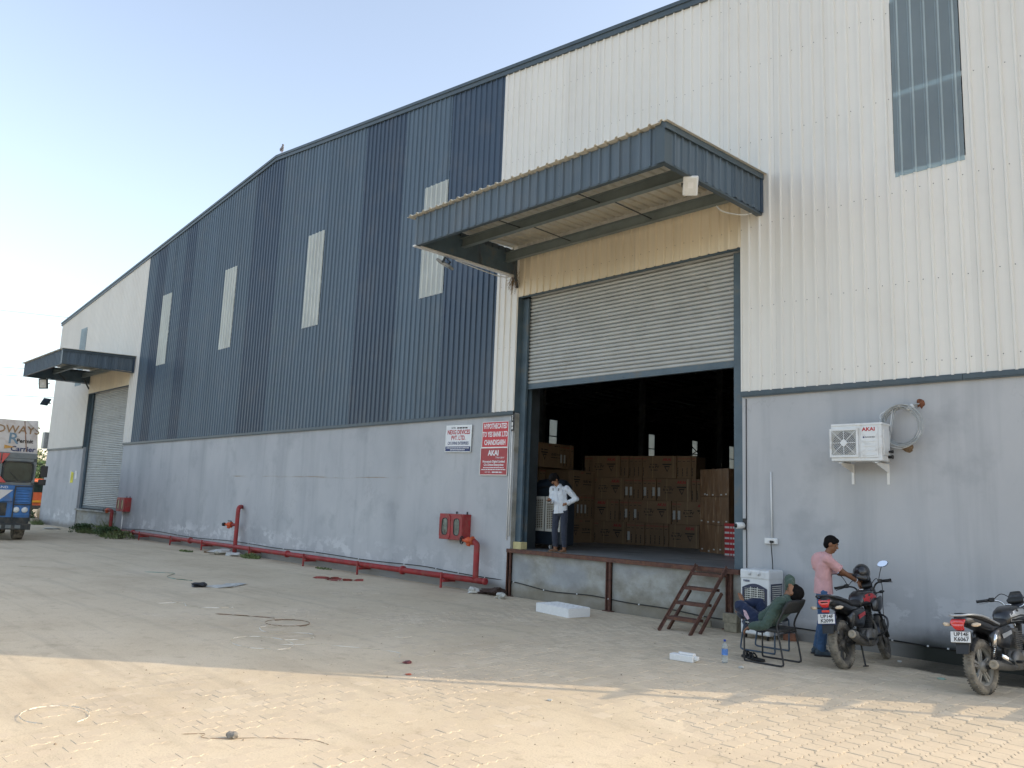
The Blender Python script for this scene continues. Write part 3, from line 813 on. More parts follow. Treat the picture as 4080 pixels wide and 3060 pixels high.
def board(name, label, x0, x1, z0, z1, face, y=-.03, th=.018, rot=0.0):
    t = thing(name, label, 'sign', ((x0+x1)/2, y, (z0+z1)/2), rot=(0, rot, 0))
    w, h = x1-x0, z1-z0
    m = MB(); m.bx(-w/2, w/2, -th/2, th/2, -h/2, h/2, .003); m.build('panel', face, t)
    m = MB()
    for a, b, c, d in ((-w/2-.008, w/2+.008, h/2-.006, h/2+.008), (-w/2-.008, w/2+.008, -h/2-.008, -h/2+.006), (-w/2-.008, -w/2+.006, -h/2, h/2), (w/2-.006, w/2+.008, -h/2, h/2)):
        m.bx(a, b, -th/2-.004, th/2+.012, c, d)
    m.build('frame', M_ALU if face != M_SIGNRED else M_WPAINT, t)
    return t, w, h
F = -.0105
t, w, h = board('company_sign', 'white company board with red name and navy strip, left of the red boards', -15.43, -14.48, 3.21, 3.85, M_SIGNWHITE, rot=.02)
text('GSTIN', .062, M_DARKPRINT, t, (-.2, F, .265), sx=.95); print_line(t, M_DARKPRINT, -.06, .32, .262, .034, F, 3)
text('NEXG DEVICES', .15, M_REDPRINT, t, (0, F, .155), bold=.004, sx=.83)
text('PVT. LTD.', .15, M_REDPRINT, t, (0, F, .015), bold=.004, sx=.83)
text('C/O DIVINE ENTERPRISES', .105, M_BLUEPRINT, t, (0, F, -.115), bold=.002, sx=.66)
m = MB(); m.bx(-w/2+.01, w/2-.01, F-.001, F+.004, -h/2+.01, -.19); m.build('navy_strip', M_BLUEPRINT, t)
print_line(t, M_WHITEPRINT, -.42, .42, -.225, .02, F-.002, 1); print_line(t, M_WHITEPRINT, -.28, .28, -.272, .02, F-.002, 2)
t, w, h = board('bank_sign', 'bright red board with white lettering naming a bank, beside the loading door', -14.08, -13.2, 3.29, 3.88, M_SIGNRED, rot=.012)
for s_, z_ in (('HYPOTHECATED', .19), ('TO YES BANK LTD', .0), ('CHANDIGARH', -.19)):
    text(s_, .165, M_WHITEPRINT, t, (0, F, z_), bold=.005, sx=.62 if s_ != 'CHANDIGARH' else .66)
t, w, h = board('brand_sign', 'faded red board with white lettering, hung just below the bank board', -14.12, -13.2, 2.65, 3.275, M_SIGNRED2, y=-.026, rot=.008)
text('AKAI', .17, M_WHITEPRINT, t, (-.02, F, .19), bold=.006, sx=.95)
text('Tokyo Japan', .06, M_SIGNWHITE, t, (.2, F, .09), shear=.3)
text('Hometech Digital Limited', .072, M_WHITEPRINT, t, (0, F, -.005), bold=.002)
text('C/o Divine Enterprises', .072, M_WHITEPRINT, t, (0, F, -.08), bold=.002)
print_line(t, M_WHITEPRINT, -.35, .35, -.145, .019, F, 4); print_line(t, M_WHITEPRINT, -.41, .41, -.19, .019, F, 5)
text('GST NO. :', .05, M_WHITEPRINT, t, (-.18, F, -.25)); print_line(t, M_WHITEPRINT, -.04, .3, -.25, .028, F, 6)

# fire hose cabinets
def hose_cabinet(loc, label, w=.86, h=.60, d=.25, glass=M_GLASSY, group=None):
    t = thing('fire_hose_cabinet', label, 'hose cabinet', loc)
    m = MB(); m.bx(-w/2, w/2, -d, 0, -h/2, h/2, .008); m.build('cabinet_body', M_RED, t)
    for s_ in (-1, 1):
        m = MB(); c = s_*w/4; n = 20
        fr = [(c+s2*(w/4-.012), z2*(h/2-.012)) for s2, z2 in ((-1, -1), (1, -1), (1, 1), (-1, 1))]
        ov = [(c+.105*math.copysign(abs(cos(q))**.55, cos(q)), .195*math.copysign(abs(sin(q))**.55, sin(q))) for q in [2*pi*i/n for i in range(n)]]
        o2 = []
        for q in [2*pi*i/n for i in range(n)]:
            cc, ss = cos(q), sin(q); k_ = 1/max(abs(cc), abs(ss)); o2.append((c+cc*k_*(w/4-.012), ss*k_*(h/2-.012)))
        vs = [(x, -d-.016, z) for x, z in ov]+[(x, -d-.016, z) for x, z in o2]+[(x, -d-.002, z) for x, z in ov]+[(x, -d, z) for x, z in o2]
        m.add(vs, [(i, n+i, n+(i+1) % n, (i+1) % n) for i in range(n)]+[(2*n+i, i, (i+1) % n, 2*n+(i+1) % n) for i in range(n)]+[(n+i, 3*n+i, 3*n+(i+1) % n, n+(i+1) % n) for i in range(n)])
        dr = m.build('cabinet_door', M_RED, t)
        m = MB(); m.add([(x, -d-.006, z) for x, z in ov], [tuple(range(n))]); m.build('pane', glass, dr)
        m = MB(); m.tube([(x, -d-.014, z) for x, z in ov], .009, 6, closed=True); m.build('gasket', M_BLACK, dr)
        m = MB(); m.lathe([(.0, 0), (.1, 0), (.12, .03), (.09, .03), (.05, .03)], (c, -d-.0085+.001, 0), (0, -1, 0), 12)
    for xx in (-.08, .3):
        m = MB(); m.bx(xx-.012, xx+.012, -.03, -.005, h/2, h/2+.06); m.build('hanger', M_DARKSTEEL, t)
    return t
hose_cabinet((-14.82, 0, 1.42), 'red hose cabinet with two oval windows above the pipe end, beside the loading door')
hose_cabinet((-37.05, 0, 1.38), 'red and tan hose cabinet on a thin post beside the closed shutter', .95, .6, .28, pm('tan_glass', (.42, .33, .17), .2, 8, .35))
t = thing('cabinet_post', 'thin white post standing under the hose cabinet beside the closed shutter', 'post', (-37.1, -.12, 0))
m = MB(); m.tube([(0, 0, 0), (0, 0, 1.08)], .03, 10); m.build('pole', M_WPAINT, t)
m = MB(); m.bx(-.08, .08, -.08, .08, 0, .012); m.build('base_plate', M_WPAINT, t)

# fire main along the foot of the wall
PZ, PY = .27, -.25
fm = thing('fire_main_pipe', 'long red fire water pipe running along the foot of the grey wall', 'pipe', (-26, PY, 0))
o_ = Vector((-26, PY, 0))
m = MB(); m.tube([Vector((-38.2, PY, PZ))-o_, Vector((-13.55, PY, PZ))-o_], .068, 14); m.lathe([(.075, 0), (.075, .05), (.06, .06)], Vector((-13.57, PY, PZ))-o_, (1, 0, 0), 14); m.build('main_run', M_RED, fm)
def valve(parent, p, ax, col, wheel=True):
    p = Vector(p); ax = Vector(ax).normalized()
    m = MB(); m.lathe([(.0, -.02), (.10, -.02), (.10, .01), (.055, .02), (.075, .06), (.085, .11), (.06, .16), (.035, .2), (.03, .26)], p, ax, 16)
    m.lathe([(.035, 0), (.045, .05), (.055, .09), (.055, .12), (.04, .125)], p+ax*.07, (ax.x*.35, ax.y*.35, -1), 14)
    v = m.build('hydrant_valve', col, parent)
    if wheel:
        c = p+ax*.28; a = ax.orthogonal().normalized(); b = ax.cross(a)
        m = MB(); m.tube([c+(a*cos(q)+b*sin(q))*.085 for q in [2*pi*i/18 for i in range(18)]], .011, 7, closed=True)
        for q in range(5): m.tube([c, c+(a*cos(q*2*pi/5)+b*sin(q*2*pi/5))*.085], .009, 6)
        m.lathe([(.02, -.02), (.02, .03)], c, ax, 10); m.build('handwheel', M_BLACK, v)
m = MB(); m.tube(spline([(-13.87, PY, PZ), (-13.87, PY, .92), (-13.88, PY, 1.06), (-13.97, PY-.02, 1.13)], 6), .068, 14)
for v_ in range(len(m.v)): m.v[v_] = tuple(Vector(m.v[v_])-o_)
m.build('riser', M_RED, fm)
valve(fm, Vector((-14.0, PY-.03, 1.14))-o_, (-1, -.35, 0), M_ORANGE)
m = MB(); m.tube(spline([(-25.9, PY, .02), (-25.9, PY, 1.36), (-25.93, PY+.03, 1.52), (-26.05, PY+.12, 1.58), (-26.15, 0.02, 1.58)], 6), .068, 14)
m.tube([(-25.9, PY, .98), (-26.13, PY-.1, .98)], .05, 10)
for v_ in range(len(m.v)): m.v[v_] = tuple(Vector(m.v[v_])-o_)
m.build('riser', M_RED, fm)
valve(fm, Vector((-26.13, PY-.1, .98))-o_, (-.95, -.35, 0), M_ORANGE, False)
m = MB(); m.lathe([(.06, 0), (.06, .08)], Vector((-26.38, PY-.2, .98))-o_, (-.95, -.35, 0), 12); m.box(Vector((-26.2, PY-.12, 1.1))-o_, (.2, .05, .03)); m.build('valve_cap', M_BLACK, fm)
m = MB(); m.tube(spline([(-38.1, PY, .1), (-38.1, PY, .95), (-38.13, PY, 1.06), (-38.28, PY-.03, 1.1), (-38.4, PY-.03, 1.1)], 6), .075, 12)
for v_ in range(len(m.v)): m.v[v_] = tuple(Vector(m.v[v_])-o_)
m.build('riser', M_RED, fm); valve(fm, Vector((-38.45, PY-.05, 1.09))-o_, (-1, -.2, 0), M_ORANGE)
for xx in (-16.6, -22.4, -29.5, -35.3):
    m = MB(); m.lathe([(.068, -.03), (.105, -.03), (.105, -.004), (.1, 0), (.105, .004), (.105, .03), (.068, .03)], (xx+26, 0, PZ), (1, 0, 0), 18); m.build('flange', M_RED, fm)
for xx in (-14.9, -18.4, -21.2, -24.6, -28.2, -31.0, -34.2):
    m = MB(); m.bx(xx-.04+26, xx+.04+26, -.12, .25, PZ-.13, PZ-.068); m.bx(xx-.06+26, xx-.02+26, -.14, -.1, .0, PZ+.09); m.bx(xx+.02+26, xx+.06+26, -.1, .25, PZ-.1, PZ-.07); m.build('bracket', M_RED, fm)

# black cable clipped along the wall foot
cp = [(-37.4, .33), (-33.9, .42), (-30, .36), (-26.5, .41), (-23.5, .37), (-21.2, .40), (-18.5, .37), (-16.2, .40), (-15.1, .36), (-14.0, .33), (-12.9, .31), (-11.8, .22), (-10.7, .25), (-9.8, .21), (-8.9, .205), (-8.1, .16), (-7.5, .16), (-6.4, .19), (-5.6, .185), (-4.95, .21), (-4.35, .20), (-4.0, .20), (-3.2, .17), (-2.2, .2), (-.3, .2)]
cb = thing('wall_cable', 'black cable sagging between white clips along the foot of the wall', 'cable', (-20, 0, 0))
pts = spline([(x+20, -.012 if not (-13 < x < -7.4) else .018, z) for x, z in cp], 6)
m = MB(); m.tube(pts, .011, 6); m.build('cable', M_BLACKCABLE, cb)
for i in range(0, len(pts), 5):
    m = MB(); m.box(pts[i]+Vector((0, -.004, 0)), (.025, .03, .022)); m.build('clip', M_WPLAST, cb)

# conduit with a twin socket feeding the white cooler
t = thing('wall_socket', 'white switch socket on the grey wall above the white cooler', 'socket', (-6.76, 0, 1.545))
m = MB(); m.bx(-.115, .115, -.045, 0, -.05, .05, .006); m.build('box', M_WPLAST, t)
m = MB(); m.bx(-.1, .1, -.049, -.044, -.04, .04, .002); m.build('face_plate', M_WPAINT, t)
m = MB(); m.bx(.0, .06, -.09, -.049, -.03, .01, .008); m.build('plug', M_BLACK, t)
m = MB(); m.bx(-.05, -.03, -.054, -.049, -.015, .02); m.build('switch', M_WPLAST, t)
t = thing('conduit', 'white plastic conduit running up the grey wall above the socket', 'conduit', (-6.75, -.016, 1.6))
m = MB(); m.tube([(0, 0, 0), (-.01, 0, 1.1)], .015, 8); m.build('pipe', M_WPLAST, t)
t = thing('cooler_cord', 'black power cord hanging from the wall socket to the white cooler', 'cord', (-6.73, -.07, 1.03))
m = MB(); m.tube(spline([(0, -.02, .5), (.01, -.02, .35), (.03, -.03, .15), (.05, -.07, .02), (.055, -.1, -.0)], 5), .008, 6); m.build('cord', M_BLACKCABLE, t)

# camera on the door jamb
t = thing('security_camera', 'small white bullet camera on the right jamb of the open door', 'camera', (-7.255, -.0, 1.78))
m = MB(); m.bx(-.03, .03, -.03, 0, -.07, .12); m.build('mount', M_BLACK, t)
m = MB(); m.lathe([(.0, -.02), (.05, -.02), (.055, .02), (.055, .12), (.045, .125)], (-.02, -.05, 0), (-.55, -1, -.05), 14); b = m.build('camera_body', M_WPLAST, t)
m = MB(); m.lathe([(.04, 0), (.035, .012), (.0, .014)], (-.02-.063, -.05-.115, -.006), (-.55, -1, -.05), 12); m.build('lens', M_BLACK, b)
m = MB(); m.tube([(.03, -.01, .1), (.035, -.01, 2.2)], .008, 6); m.tube([(.03, -.01, -.07), (.03, -.01, -1.0)], .008, 6); m.build('cable', M_BLACKCABLE, t)

# conduit, rail and tag at the left jamb
t = thing('jamb_conduit', 'pale grey conduit up the left jamb of the open loading door', 'conduit', (-13.09, -.02, 1.3))
m = MB(); m.tube([(0, 0, 0), (.0, 0, 2.75)], .02, 8); m.tube([(-.06, .0, -.1), (-.06, .0, 2.7)], .012, 8); m.build('pipe', M_PAPER, t)
t = thing('chain_tag', 'narrow black tag with white marks at the top of the left jamb', 'tag', (-13.06, -.055, 3.86))
m = MB(); m.bx(-.035, .035, -.006, .006, -.22, .18); m.build('plate', M_BLACK, t)
m = MB(); m.tube(spline([(-.015, -.008, .14), (.015, -.008, .12), (-.005, -.008, .06), (.018, -.008, .02)], 4), .008, 5); m.bx(-.02, .02, -.01, -.006, -.1, -.02); m.bx(-.016, .02, -.01, -.006, -.18, -.12); m.build('marks', M_WPAINT, t)

# notices by the far shutter
for nm, lb, x, z, w_, h_, mt, rt in (('notice_sheet', 'yellow notice sheet with white margin stuck beside the closed shutter', -45.35, 2.55, .52, .58, M_YELLOW, .05), ('notice_sheet', 'torn white paper stuck next to the yellow notice', -44.72, 2.68, .34, .44, M_PAPER, -.06)):
    t = thing(nm, lb, 'notice', (x, -.006, z), rot=(0, rt, 0))
    m = MB(); m.add([(-w_/2, 0, -h_/2), (w_/2, 0, -h_/2+.03), (w_/2, -.01, h_/2-.08), (w_/2-.1, 0, h_/2-.03), (-w_/2, 0, h_/2)], [(0, 1, 2, 3, 4)]); m.build('paper', mt, t, fixn=False)
    if mt is M_YELLOW:
        m = MB(); m.bx(-w_/2-.05, -w_/2+.06, -.004, -.001, -h_/2-.02, h_/2+.05); m.build('margin', M_PAPER, t)
        for i in range(6): m = MB(); m.bx(-.12, .15, -.004, -.0015, .16-i*.06, .175-i*.06); m.build('printed_line', M_DARKPRINT, t)

# flood lights
def floodlight(loc, rot, label, w=.3, h=.36, body=M_WPLAST, lens=M_LAMPGLASS):
    t = thing('floodlight', label, 'floodlight', loc, rot=rot)
    m = MB(); m.bx(-w/2, w/2, -.03, .03, -h/2, h/2, .02); m.build('housing', body, t)
    m = MB(); m.bx(-w*.36, w*.36, -.036, -.029, -h*.38, h*.40); m.build('lens', lens, t)
    m = MB(); m.bx(-w*.18, w*.18, -.039, -.035, -h*.1, h*.2); m.build('emitter', M_PAPER, t)
    m = MB()
    for s_ in (-1, 1): m.bx(s_*(w/2+.012)-.006, s_*(w/2+.012)+.006, -.015, .12, -.02, .02)
    m.bx(-w/2-.018, w/2+.018, .11, .122, -.02, .02); m.build('bracket', M_DARKSTEEL, t)
    return t
floodlight((-6.93, -2.22, 7.15), (radians(38), 0, radians(38)), 'white floodlight under the right edge of the big canopy', .24, .32)
floodlight((-13.25, -2.1, 7.10), (radians(60), 0, radians(-60)), 'bronze floodlight under the left edge of the big canopy', body=M_GREYMET, lens=M_DKGLASS)
floodlight((-44.2, -2.1, 7.02), (radians(10), 0, radians(30)), 'dark floodlight hanging below the far canopy', .55, .5, M_DARKSTEEL, M_LAMPGLASS)
floodlight((-50.55, -.35, 6.75), (radians(-35), 0, radians(-60)), 'navy floodlight on the far corner of the building', .5, .45, M_DEEP, M_DKGLASS)
t = thing('lamp_cord', 'white lamp cord looped at the right end of the big canopy', 'cord', (-6.95, -.4, 7.25))
m = MB(); m.tube(spline([(.05, .2, .05), (-.1, 0, -.03), (-.3, -.3, -.01), (-.35, -.45, .06)], 6), .014, 6); m.build('cord', M_WPLAST, t)
t = thing('lamp_cord', 'white lamp cord sagging under the left end of the big canopy', 'cord', (-13.15, -.6, 7.2))
m = MB(); m.tube(spline([(.05, .5, .06), (.0, .1, -.03), (-.05, -.5, .0), (-.1, -1.2, .06)], 6), .013, 6); m.build('cord', M_WPLAST, t)
t = thing('bird_nest', 'ragged straw bird nest in the corner under the big canopy', 'nest', (-13.12, -.06, 7.22))
m = MB(); rr = random.Random(3)
for i in range(90):
    a = Vector((rr.gauss(0, .05), rr.uniform(-.12, .0), rr.gauss(0, .05))); d = Vector((rr.gauss(0, .08), rr.gauss(-.02, .04), rr.gauss(-.12, .12)))
    m.tube([a, a+d*.6+Vector((0, 0, .01)), a+d], .003, 4, cap=False)
m.build('straw', pm('straw', (.22, .14, .07), .3, 20, .9), t)
t = thing('meter_box', 'small grey meter box on the far corner of the building', 'box', (-50.62, -.05, 4.6))
m = MB(); m.bx(-.22, .2, -.18, .1, -.45, .45, .02); m.build('case', M_GREYMET, t)

# outdoor air-conditioning unit
t = thing('air_conditioner', 'white outdoor air conditioner unit on wall brackets with coiled hoses', 'air conditioner', (-5.12, 0, 2.80))
w_, h_, d0, d1 = .77, .60, -.47, -.17
m = MB(); m.bx(-w_/2, w_/2, d0, d1, .03, h_, .014); body = m.build('casing', M_WPLAST, t)
m = MB(); m.bx(-w_/2+.01, w_/2+.012, d0-.01, d1+.01, h_-.03, h_+.004, .006); m.build('lid', M_WPLAST, t)
gx, gz, gr = -.175, .31, .19
m = MB()
for a, b, c, d in ((gx-gr-.03, gx+gr+.03, gz+gr, gz+gr+.03), (gx-gr-.03, gx+gr+.03, gz-gr-.03, gz-gr), (gx-gr-.03, gx-gr, gz-gr, gz+gr), (gx+gr, gx+gr+.03, gz-gr, gz+gr)):
    m.bx(a, b, d0-.028, d0-.001, c, d)
gr_ = m.build('grille', M_WPLAST, t)
m = MB(); m.bx(gx-gr, gx+gr, d0-.005, d0-.002, gz-gr, gz+gr); m.build('recess', pm('cream_recess', (.40, .39, .34), .1, 5, .6), gr_)
m = MB(); m.lathe([(.0, 0), (.172, 0), (.172, .001)], (gx, d0-.0055, gz), (0, -1, 0), 32); m.build('fan_opening', M_BLACK, gr_)
m = MB(); m.tube([(gx+.165*cos(q), d0-.008, gz+.165*sin(q)) for q in [2*pi*i/28 for i in range(28)]], .008, 6, closed=True)
for q in range(3):
    a = q*2*pi/3
    m.add([(gx, d0-.012, gz), (gx+.15*cos(a), d0-.012, gz+.15*sin(a)), (gx+.15*cos(a+.5), d0-.007, gz+.15*sin(a+.5)), (gx+.13*cos(a+.9), d0-.007, gz+.13*sin(a+.9))], [(0, 1, 2, 3)])
m.build('fan', pm('fan_grey', (.05, .055, .05), .2, 8, .5), gr_)
m = MB()
for sx in (-1, 1):
    for sz in (-1, 1):
        for i in range(14):
            s0 = .012+i*.0265          # diagonal bars of each quadrant
            a, b = (s0, 0.0), (0.0, s0)
            if s0 > gr: a, b = (gr, s0-gr), (s0-gr, gr)
            if s0 > 2*gr-.01: break
            m.beam((gx+sx*a[0], d0-.022, gz+sz*a[1]), (gx+sx*b[0], d0-.022, gz+sz*b[1]), .0055, .006, (0, 1, 0))
for a in range(8):
    L0 = gr*(1.38 if a % 2 else 1)
    m.beam((gx, d0-.024, gz), (gx+L0*cos(a*pi/4), d0-.024, gz+L0*sin(a*pi/4)), .008, .006, (0, 1, 0))
m.build('grille_bars', M_WPLAST, gr_)
m = MB(); m.add([(gx+.06*cos(a), d0-.03, gz+.06*sin(a)) for a in (0, pi/2, pi, 3*pi/2)]+[(gx+.06*cos(a), d0-.022, gz+.06*sin(a)) for a in (0, pi/2, pi, 3*pi/2)], [(0, 1, 2, 3), (0, 4, 5, 1), (1, 5, 6, 2), (2, 6, 7, 3), (3, 7, 4, 0)]); m.build('grille_badge', M_WPLAST, gr_)
m = MB(); m.bx(.075, .335, d0-.012, d0-.001, .08, .55, .006)
for i, zz in enumerate((.33, .26, .19, .12)): m.bx(.10, .31, d0-.016, d0-.012, zz-.012, zz+.012, .003)
m.build('service_panel', M_WPLAST, t)
text('AKAI', .075, M_REDPRINT, t, (.20, d0-.0135, .505), bold=.0025, sx=1.15)
text('INVERTER', .033, M_DARKPRINT, t, (.215, d0-.0135, .385), shear=.3)
m = MB(); m.lathe([(.0, 0), (.014, 0), (.014, .001)], (.125, d0-.0125, .387), (0, -1, 0), 10); m.build('logo_mark', M_BLUEPRINT, t)
m = MB(); m.bx(w_/2-.005, w_/2+.012, d0+.06, d1-.02, .12, .5, .006); m.build('side_cover', M_WPLAST, t)
m = MB(); m.lathe([(.022, 0), (.022, .05), (.03, .05), (.03, .07)], (w_/2, d1-.06, .1), (1, 0, 0), 10); m.lathe([(.018, 0), (.018, .05), (.025, .05), (.025, .07)], (w_/2, d1-.06, .18), (1, 0, 0), 10); m.build('service_valve', M_BLACK, t)
for xx in (-.25, .29):
    m = MB(); m.bx(xx-.02, xx+.02, -.012, 0, -.30, .02); m.bx(xx-.02, xx+.02, -.46, 0, -.0, .012)
    m.add([(xx-.004, -.012, -.12), (xx+.004, -.012, -.12), (xx-.004, -.44, -.0), (xx+.004, -.44, -.0), (xx-.004, -.012, 0), (xx+.004, -.012, 0), (xx-.004, -.44, -.02), (xx+.004, -.44, -.02)], [(0, 4, 2, 6), (1, 7, 3, 5), (0, 6, 7, 1)])
    m.build('bracket', M_WPAINT, t)
    m = MB(); m.bx(xx-.05, xx+.05, -.44, -.36, .012, .03); m.bx(xx-.05, xx+.05, -.26, -.19, .012, .03); m.build('rubber_foot', M_GREYMET, t)
hc = thing('refrigerant_hose', 'loops of pale insulated hose and white wire beside the air conditioner', 'hose', (-4.62, -.06, 3.35))
for k_, (rr_, n_) in enumerate(((.0115, 3), (.0065, 2))):
    for j in range(n_):
        m = MB(); R_ = .25+.026*j+(.03 if k_ else 0); c = Vector((.035+.02*j-.03*k_, -.03*j-.02, .025-.02*k_))
        pts = [Vector((.28, .05, .36)), Vector((.16, -.02*j, .34))]
        pts += [c+Vector((R_*cos(q), -.012*j-.003*i, R_*sin(q)*1.04)) for i, q in enumerate([pi*.55+i*.4 for i in range(17+2*j)])]
        pts += [Vector((-.11, -.12, -.16)), Vector((-.14, -.16, -.32-.05*j))]
        m.tube(spline(pts, 4), rr_, 8); m.build('hose' if k_ == 0 else 'wire', M_HOSE if k_ == 0 else M_WPLAST, hc)
m = MB(); m.lathe([(.03, 0), (.035, .02), (.03, .1), (.0, .1)], (.22, -.05, .33), (-.6, -.25, -.5), 10); m.build('drain_end', M_PAPER, hc)
t = thing('pipe_hole', 'rust brown filler around the hose hole high on the grey wall', 'hole', (-4.33, -.002, 3.72))
m = MB(); n = 14; rr = random.Random(8)
ring = [(.075*(1+rr.uniform(-.35, .35))*cos(2*pi*i/n), -.004, .07*(1+rr.uniform(-.35, .35))*sin(2*pi*i/n)) for i in range(n)]
m.add(ring+[(0, -.025, 0)], [(i, (i+1) % n, n) for i in range(n)]); m.build('filler', pm('brown_foam', (.16, .06, .03), .4, 30, .9, bmp=.6), t)
t = thing('wall_patch', 'brown patch of old filler on the wall below the hose loops', 'patch', (-4.53, -.002, 3.05))
m = MB(); ring = [(.085*(1+rr.uniform(-.3, .3))*cos(2*pi*i/n), -.003, .06*(1+rr.uniform(-.3, .3))*sin(2*pi*i/n)) for i in range(n)]
m.add(ring+[(0, -.012, 0)], [(i, (i+1) % n, n) for i in range(n)]); m.build('filler', pm('brown_filler', (.18, .12, .07), .4, 30, .9, bmp=.6), t)

# steps up to the dock
t = thing('dock_steps', 'rusty brown steel steps leaning on the dock edge', 'steps', (-7.86, -.6, 0))
for sx in (-.31, .31):
    m = MB(); a, b = Vector((sx, -.62, 0)), Vector((sx, .50, 1.05)); m.beam(a, b, .012, .075); m.beam(a+Vector((math.copysign(.02, -sx), 0, 0)), b+Vector((math.copysign(.02, -sx), 0, 0)), .04, .01); m.build('stringer', M_RUST, t)
    m = MB(); a, b = Vector((sx, -.36, 0)), Vector((sx, -.36, 0))+Vector((0, .93, .84))
    m.beam(Vector((sx, -.40, 0)), Vector((sx, .62, 1.0)), .01, .06) if False else m.beam(Vector((sx*1.0, -.34, 0)), Vector((sx*1.0, .33, .62)), .035, .05); m.build('rear_rail', M_RUST, t)
for i in range(4):
    z = .22+.235*i; y = -.62+1.12*(z/1.05)
    m = MB(); m.bx(-.30, .30, y-.03, y+.16, z-.005, z+.005); m.bx(-.30, .30, y-.035, y-.025, z-.045, z+.004); m.bx(-.30, .30, y+.155, y+.165, z-.045, z+.004); m.build('tread', M_RUST, t)
# ------------------------------------------------------------------ goods and gear on the warehouse floor
FZ = 1.017
M_CARD = pm('corrugated_carton', (.25, .163, .095), .12, 4, .75, bmp=.1, bscale=30, rnd=.22, dirt=(.2, .12, .06), dirt_amt=.15)
M_TAPE = pm('clear_tape', (.42, .31, .18), .1, 4, .25, spec=.7)
M_LABEL = pm('grey_label', (.55, .56, .54), .08, 30, .7)
def mat_wrap():
    m, t, b = newmat('plastic_wrapped_carton'); vec = wpos(t)
    n = noise(t, mapv(t, vec, (14, 14, 2.2)), 1, 5, .6, dist=.6)
    L(t, ramp(t, n, [(.35, (.14, .073, .035)), (.6, (.21, .115, .055)), (.72, (.32, .22, .13))]), b.inputs['Base Color'])
    b.inputs['Roughness'].default_value = .5; b.inputs['Coat Weight'].default_value = .9; b.inputs['Coat Roughness'].default_value = .09
    bp = N(t, 'ShaderNodeBump'); bp.inputs['Strength'].default_value = .9; bp.inputs['Distance'].default_value = .03
    L(t, n, bp.inputs['Height']); L(t, bp.outputs[0], b.inputs['Coat Normal']); return m
M_WRAP = mat_wrap()
def boxmesh(w, d, h):
    m = MB(); m.bx(-w/2, w/2, 0, d, 0, h, .004); return m.mesh('box')
def tri_mark(s):
    "downward open triangle emblem with a bar over it, facing -Y"
    m = MB(); e = .0012
    def pl(pts): m.prism(pts, -e, e)
    pl([(-s, .55*s), (s, .55*s), (.86*s, .3*s), (-.86*s, .3*s)])
    pl([(-.62*s, .12*s), (.62*s, .12*s), (.46*s, -.12*s), (-.30*s, -.12*s), (-.14*s, -.42*s), (-.34*s, -.42*s)])
    pl([(.62*s, .12*s), (.46*s, -.12*s), (.06*s, -.78*s), (.06*s, -1.1*s)])
    pl([(-.34*s, -.42*s), (-.14*s, -.42*s), (.06*s, -.78*s), (.06*s, -1.1*s)])
    return m.mesh('emblem')
BW, BH, BD, NW = .86, .622, .14, .138
CM = {}
def cmesh(kind, w, d, h):
    k_ = (kind, w, d, h)
    if k_ not in CM:
        me = boxmesh(w, d, h); me.materials.append(M_WRAP if kind == 'wrap' else M_CARD); CM[k_] = me
    return CM[k_]
TRI = tri_mark(.14); TRI.materials.append(M_DARKPRINT)
def plane_me(name, w, h, mat, y=-.0015):
    m = MB(); m.bx(-w/2, w/2, y-.0007, y+.0007, -h/2, h/2); me = m.mesh(name); me.materials.append(mat); return me
LAB = plane_me('sticker', .07, .24, M_LABEL); STRAP = plane_me('tape', .018, BH, M_TAPE)
def carton(kind, loc, rz, label, group, w, d, h, brand='PV', sticker=False):
    t = thing('carton', label, 'carton', loc, rz, group)
    link('box', cmesh(kind, w, d, h), None, t)
    if kind == 'broad':
        e = link('emblem', TRI, None, t); e.location = (.16 if brand == 'PV' else -.22, -.002, h*.52)
        if brand == 'PV':
            text('it is PV', .105, M_DARKPRINT, t, (-.22, -.002, h*.5), bold=.002)
            text('AKAI', .11, M_REDPRINT, t, (.16, -.002, h*.83), bold=.003)
            print_line(t, M_DARKPRINT, -.34, -.1, h*.62, .022, -.001, 1); print_line(t, M_DARKPRINT, -.32, -.1, h*.36, .022, -.001, 2)
        else:
            text('QLED', .085, M_DARKPRINT, t, (.16, -.002, h*.55), bold=.003); print_line(t, M_DARKPRINT, .3, .42, h*.55, .04, -.001, 3)
            text('AKAI', .05, M_REDPRINT, t, (.0, -.002, h*.9)); print_line(t, M_DARKPRINT, .18, .38, h*.9, .03, -.001, 4)
            print_line(t, M_DARKPRINT, .05, .4, h*.42, .024, -.001, 5); print_line(t, M_DARKPRINT, -.36, -.08, h*.72, .03, -.001, 6)
        for s_ in (-.3, .3):
            q_ = link('tape', STRAP, None, t); q_.location = (s_*w/.86+.04, 0, h/2)
    elif kind == 'end':
        if sticker:
            q_ = link('sticker', LAB, None, t); q_.location = (0, 0, h*.4)
        text('AKAI', .05, M_REDPRINT, t, (0, -.002, h*.88)); print_line(t, M_DARKPRINT, -.04, .04, h*.76, .016, -.001, 7)
        print_line(t, M_DARKPRINT, h*.1, h*.48, -.045, .022, -.001, int(loc[0]*50) % 9, vertical=True)
    elif kind == 'wrap':
        for s_, zz in ((rc.uniform(-.06, .06), rc.uniform(.04, .12)),):
            q_ = link('sticker', SLAB, None, t); q_.location = (s_, 0, zz)
    return t
SLAB = plane_me('sticker', .05, .03, M_LABEL)
rc = random.Random(21)
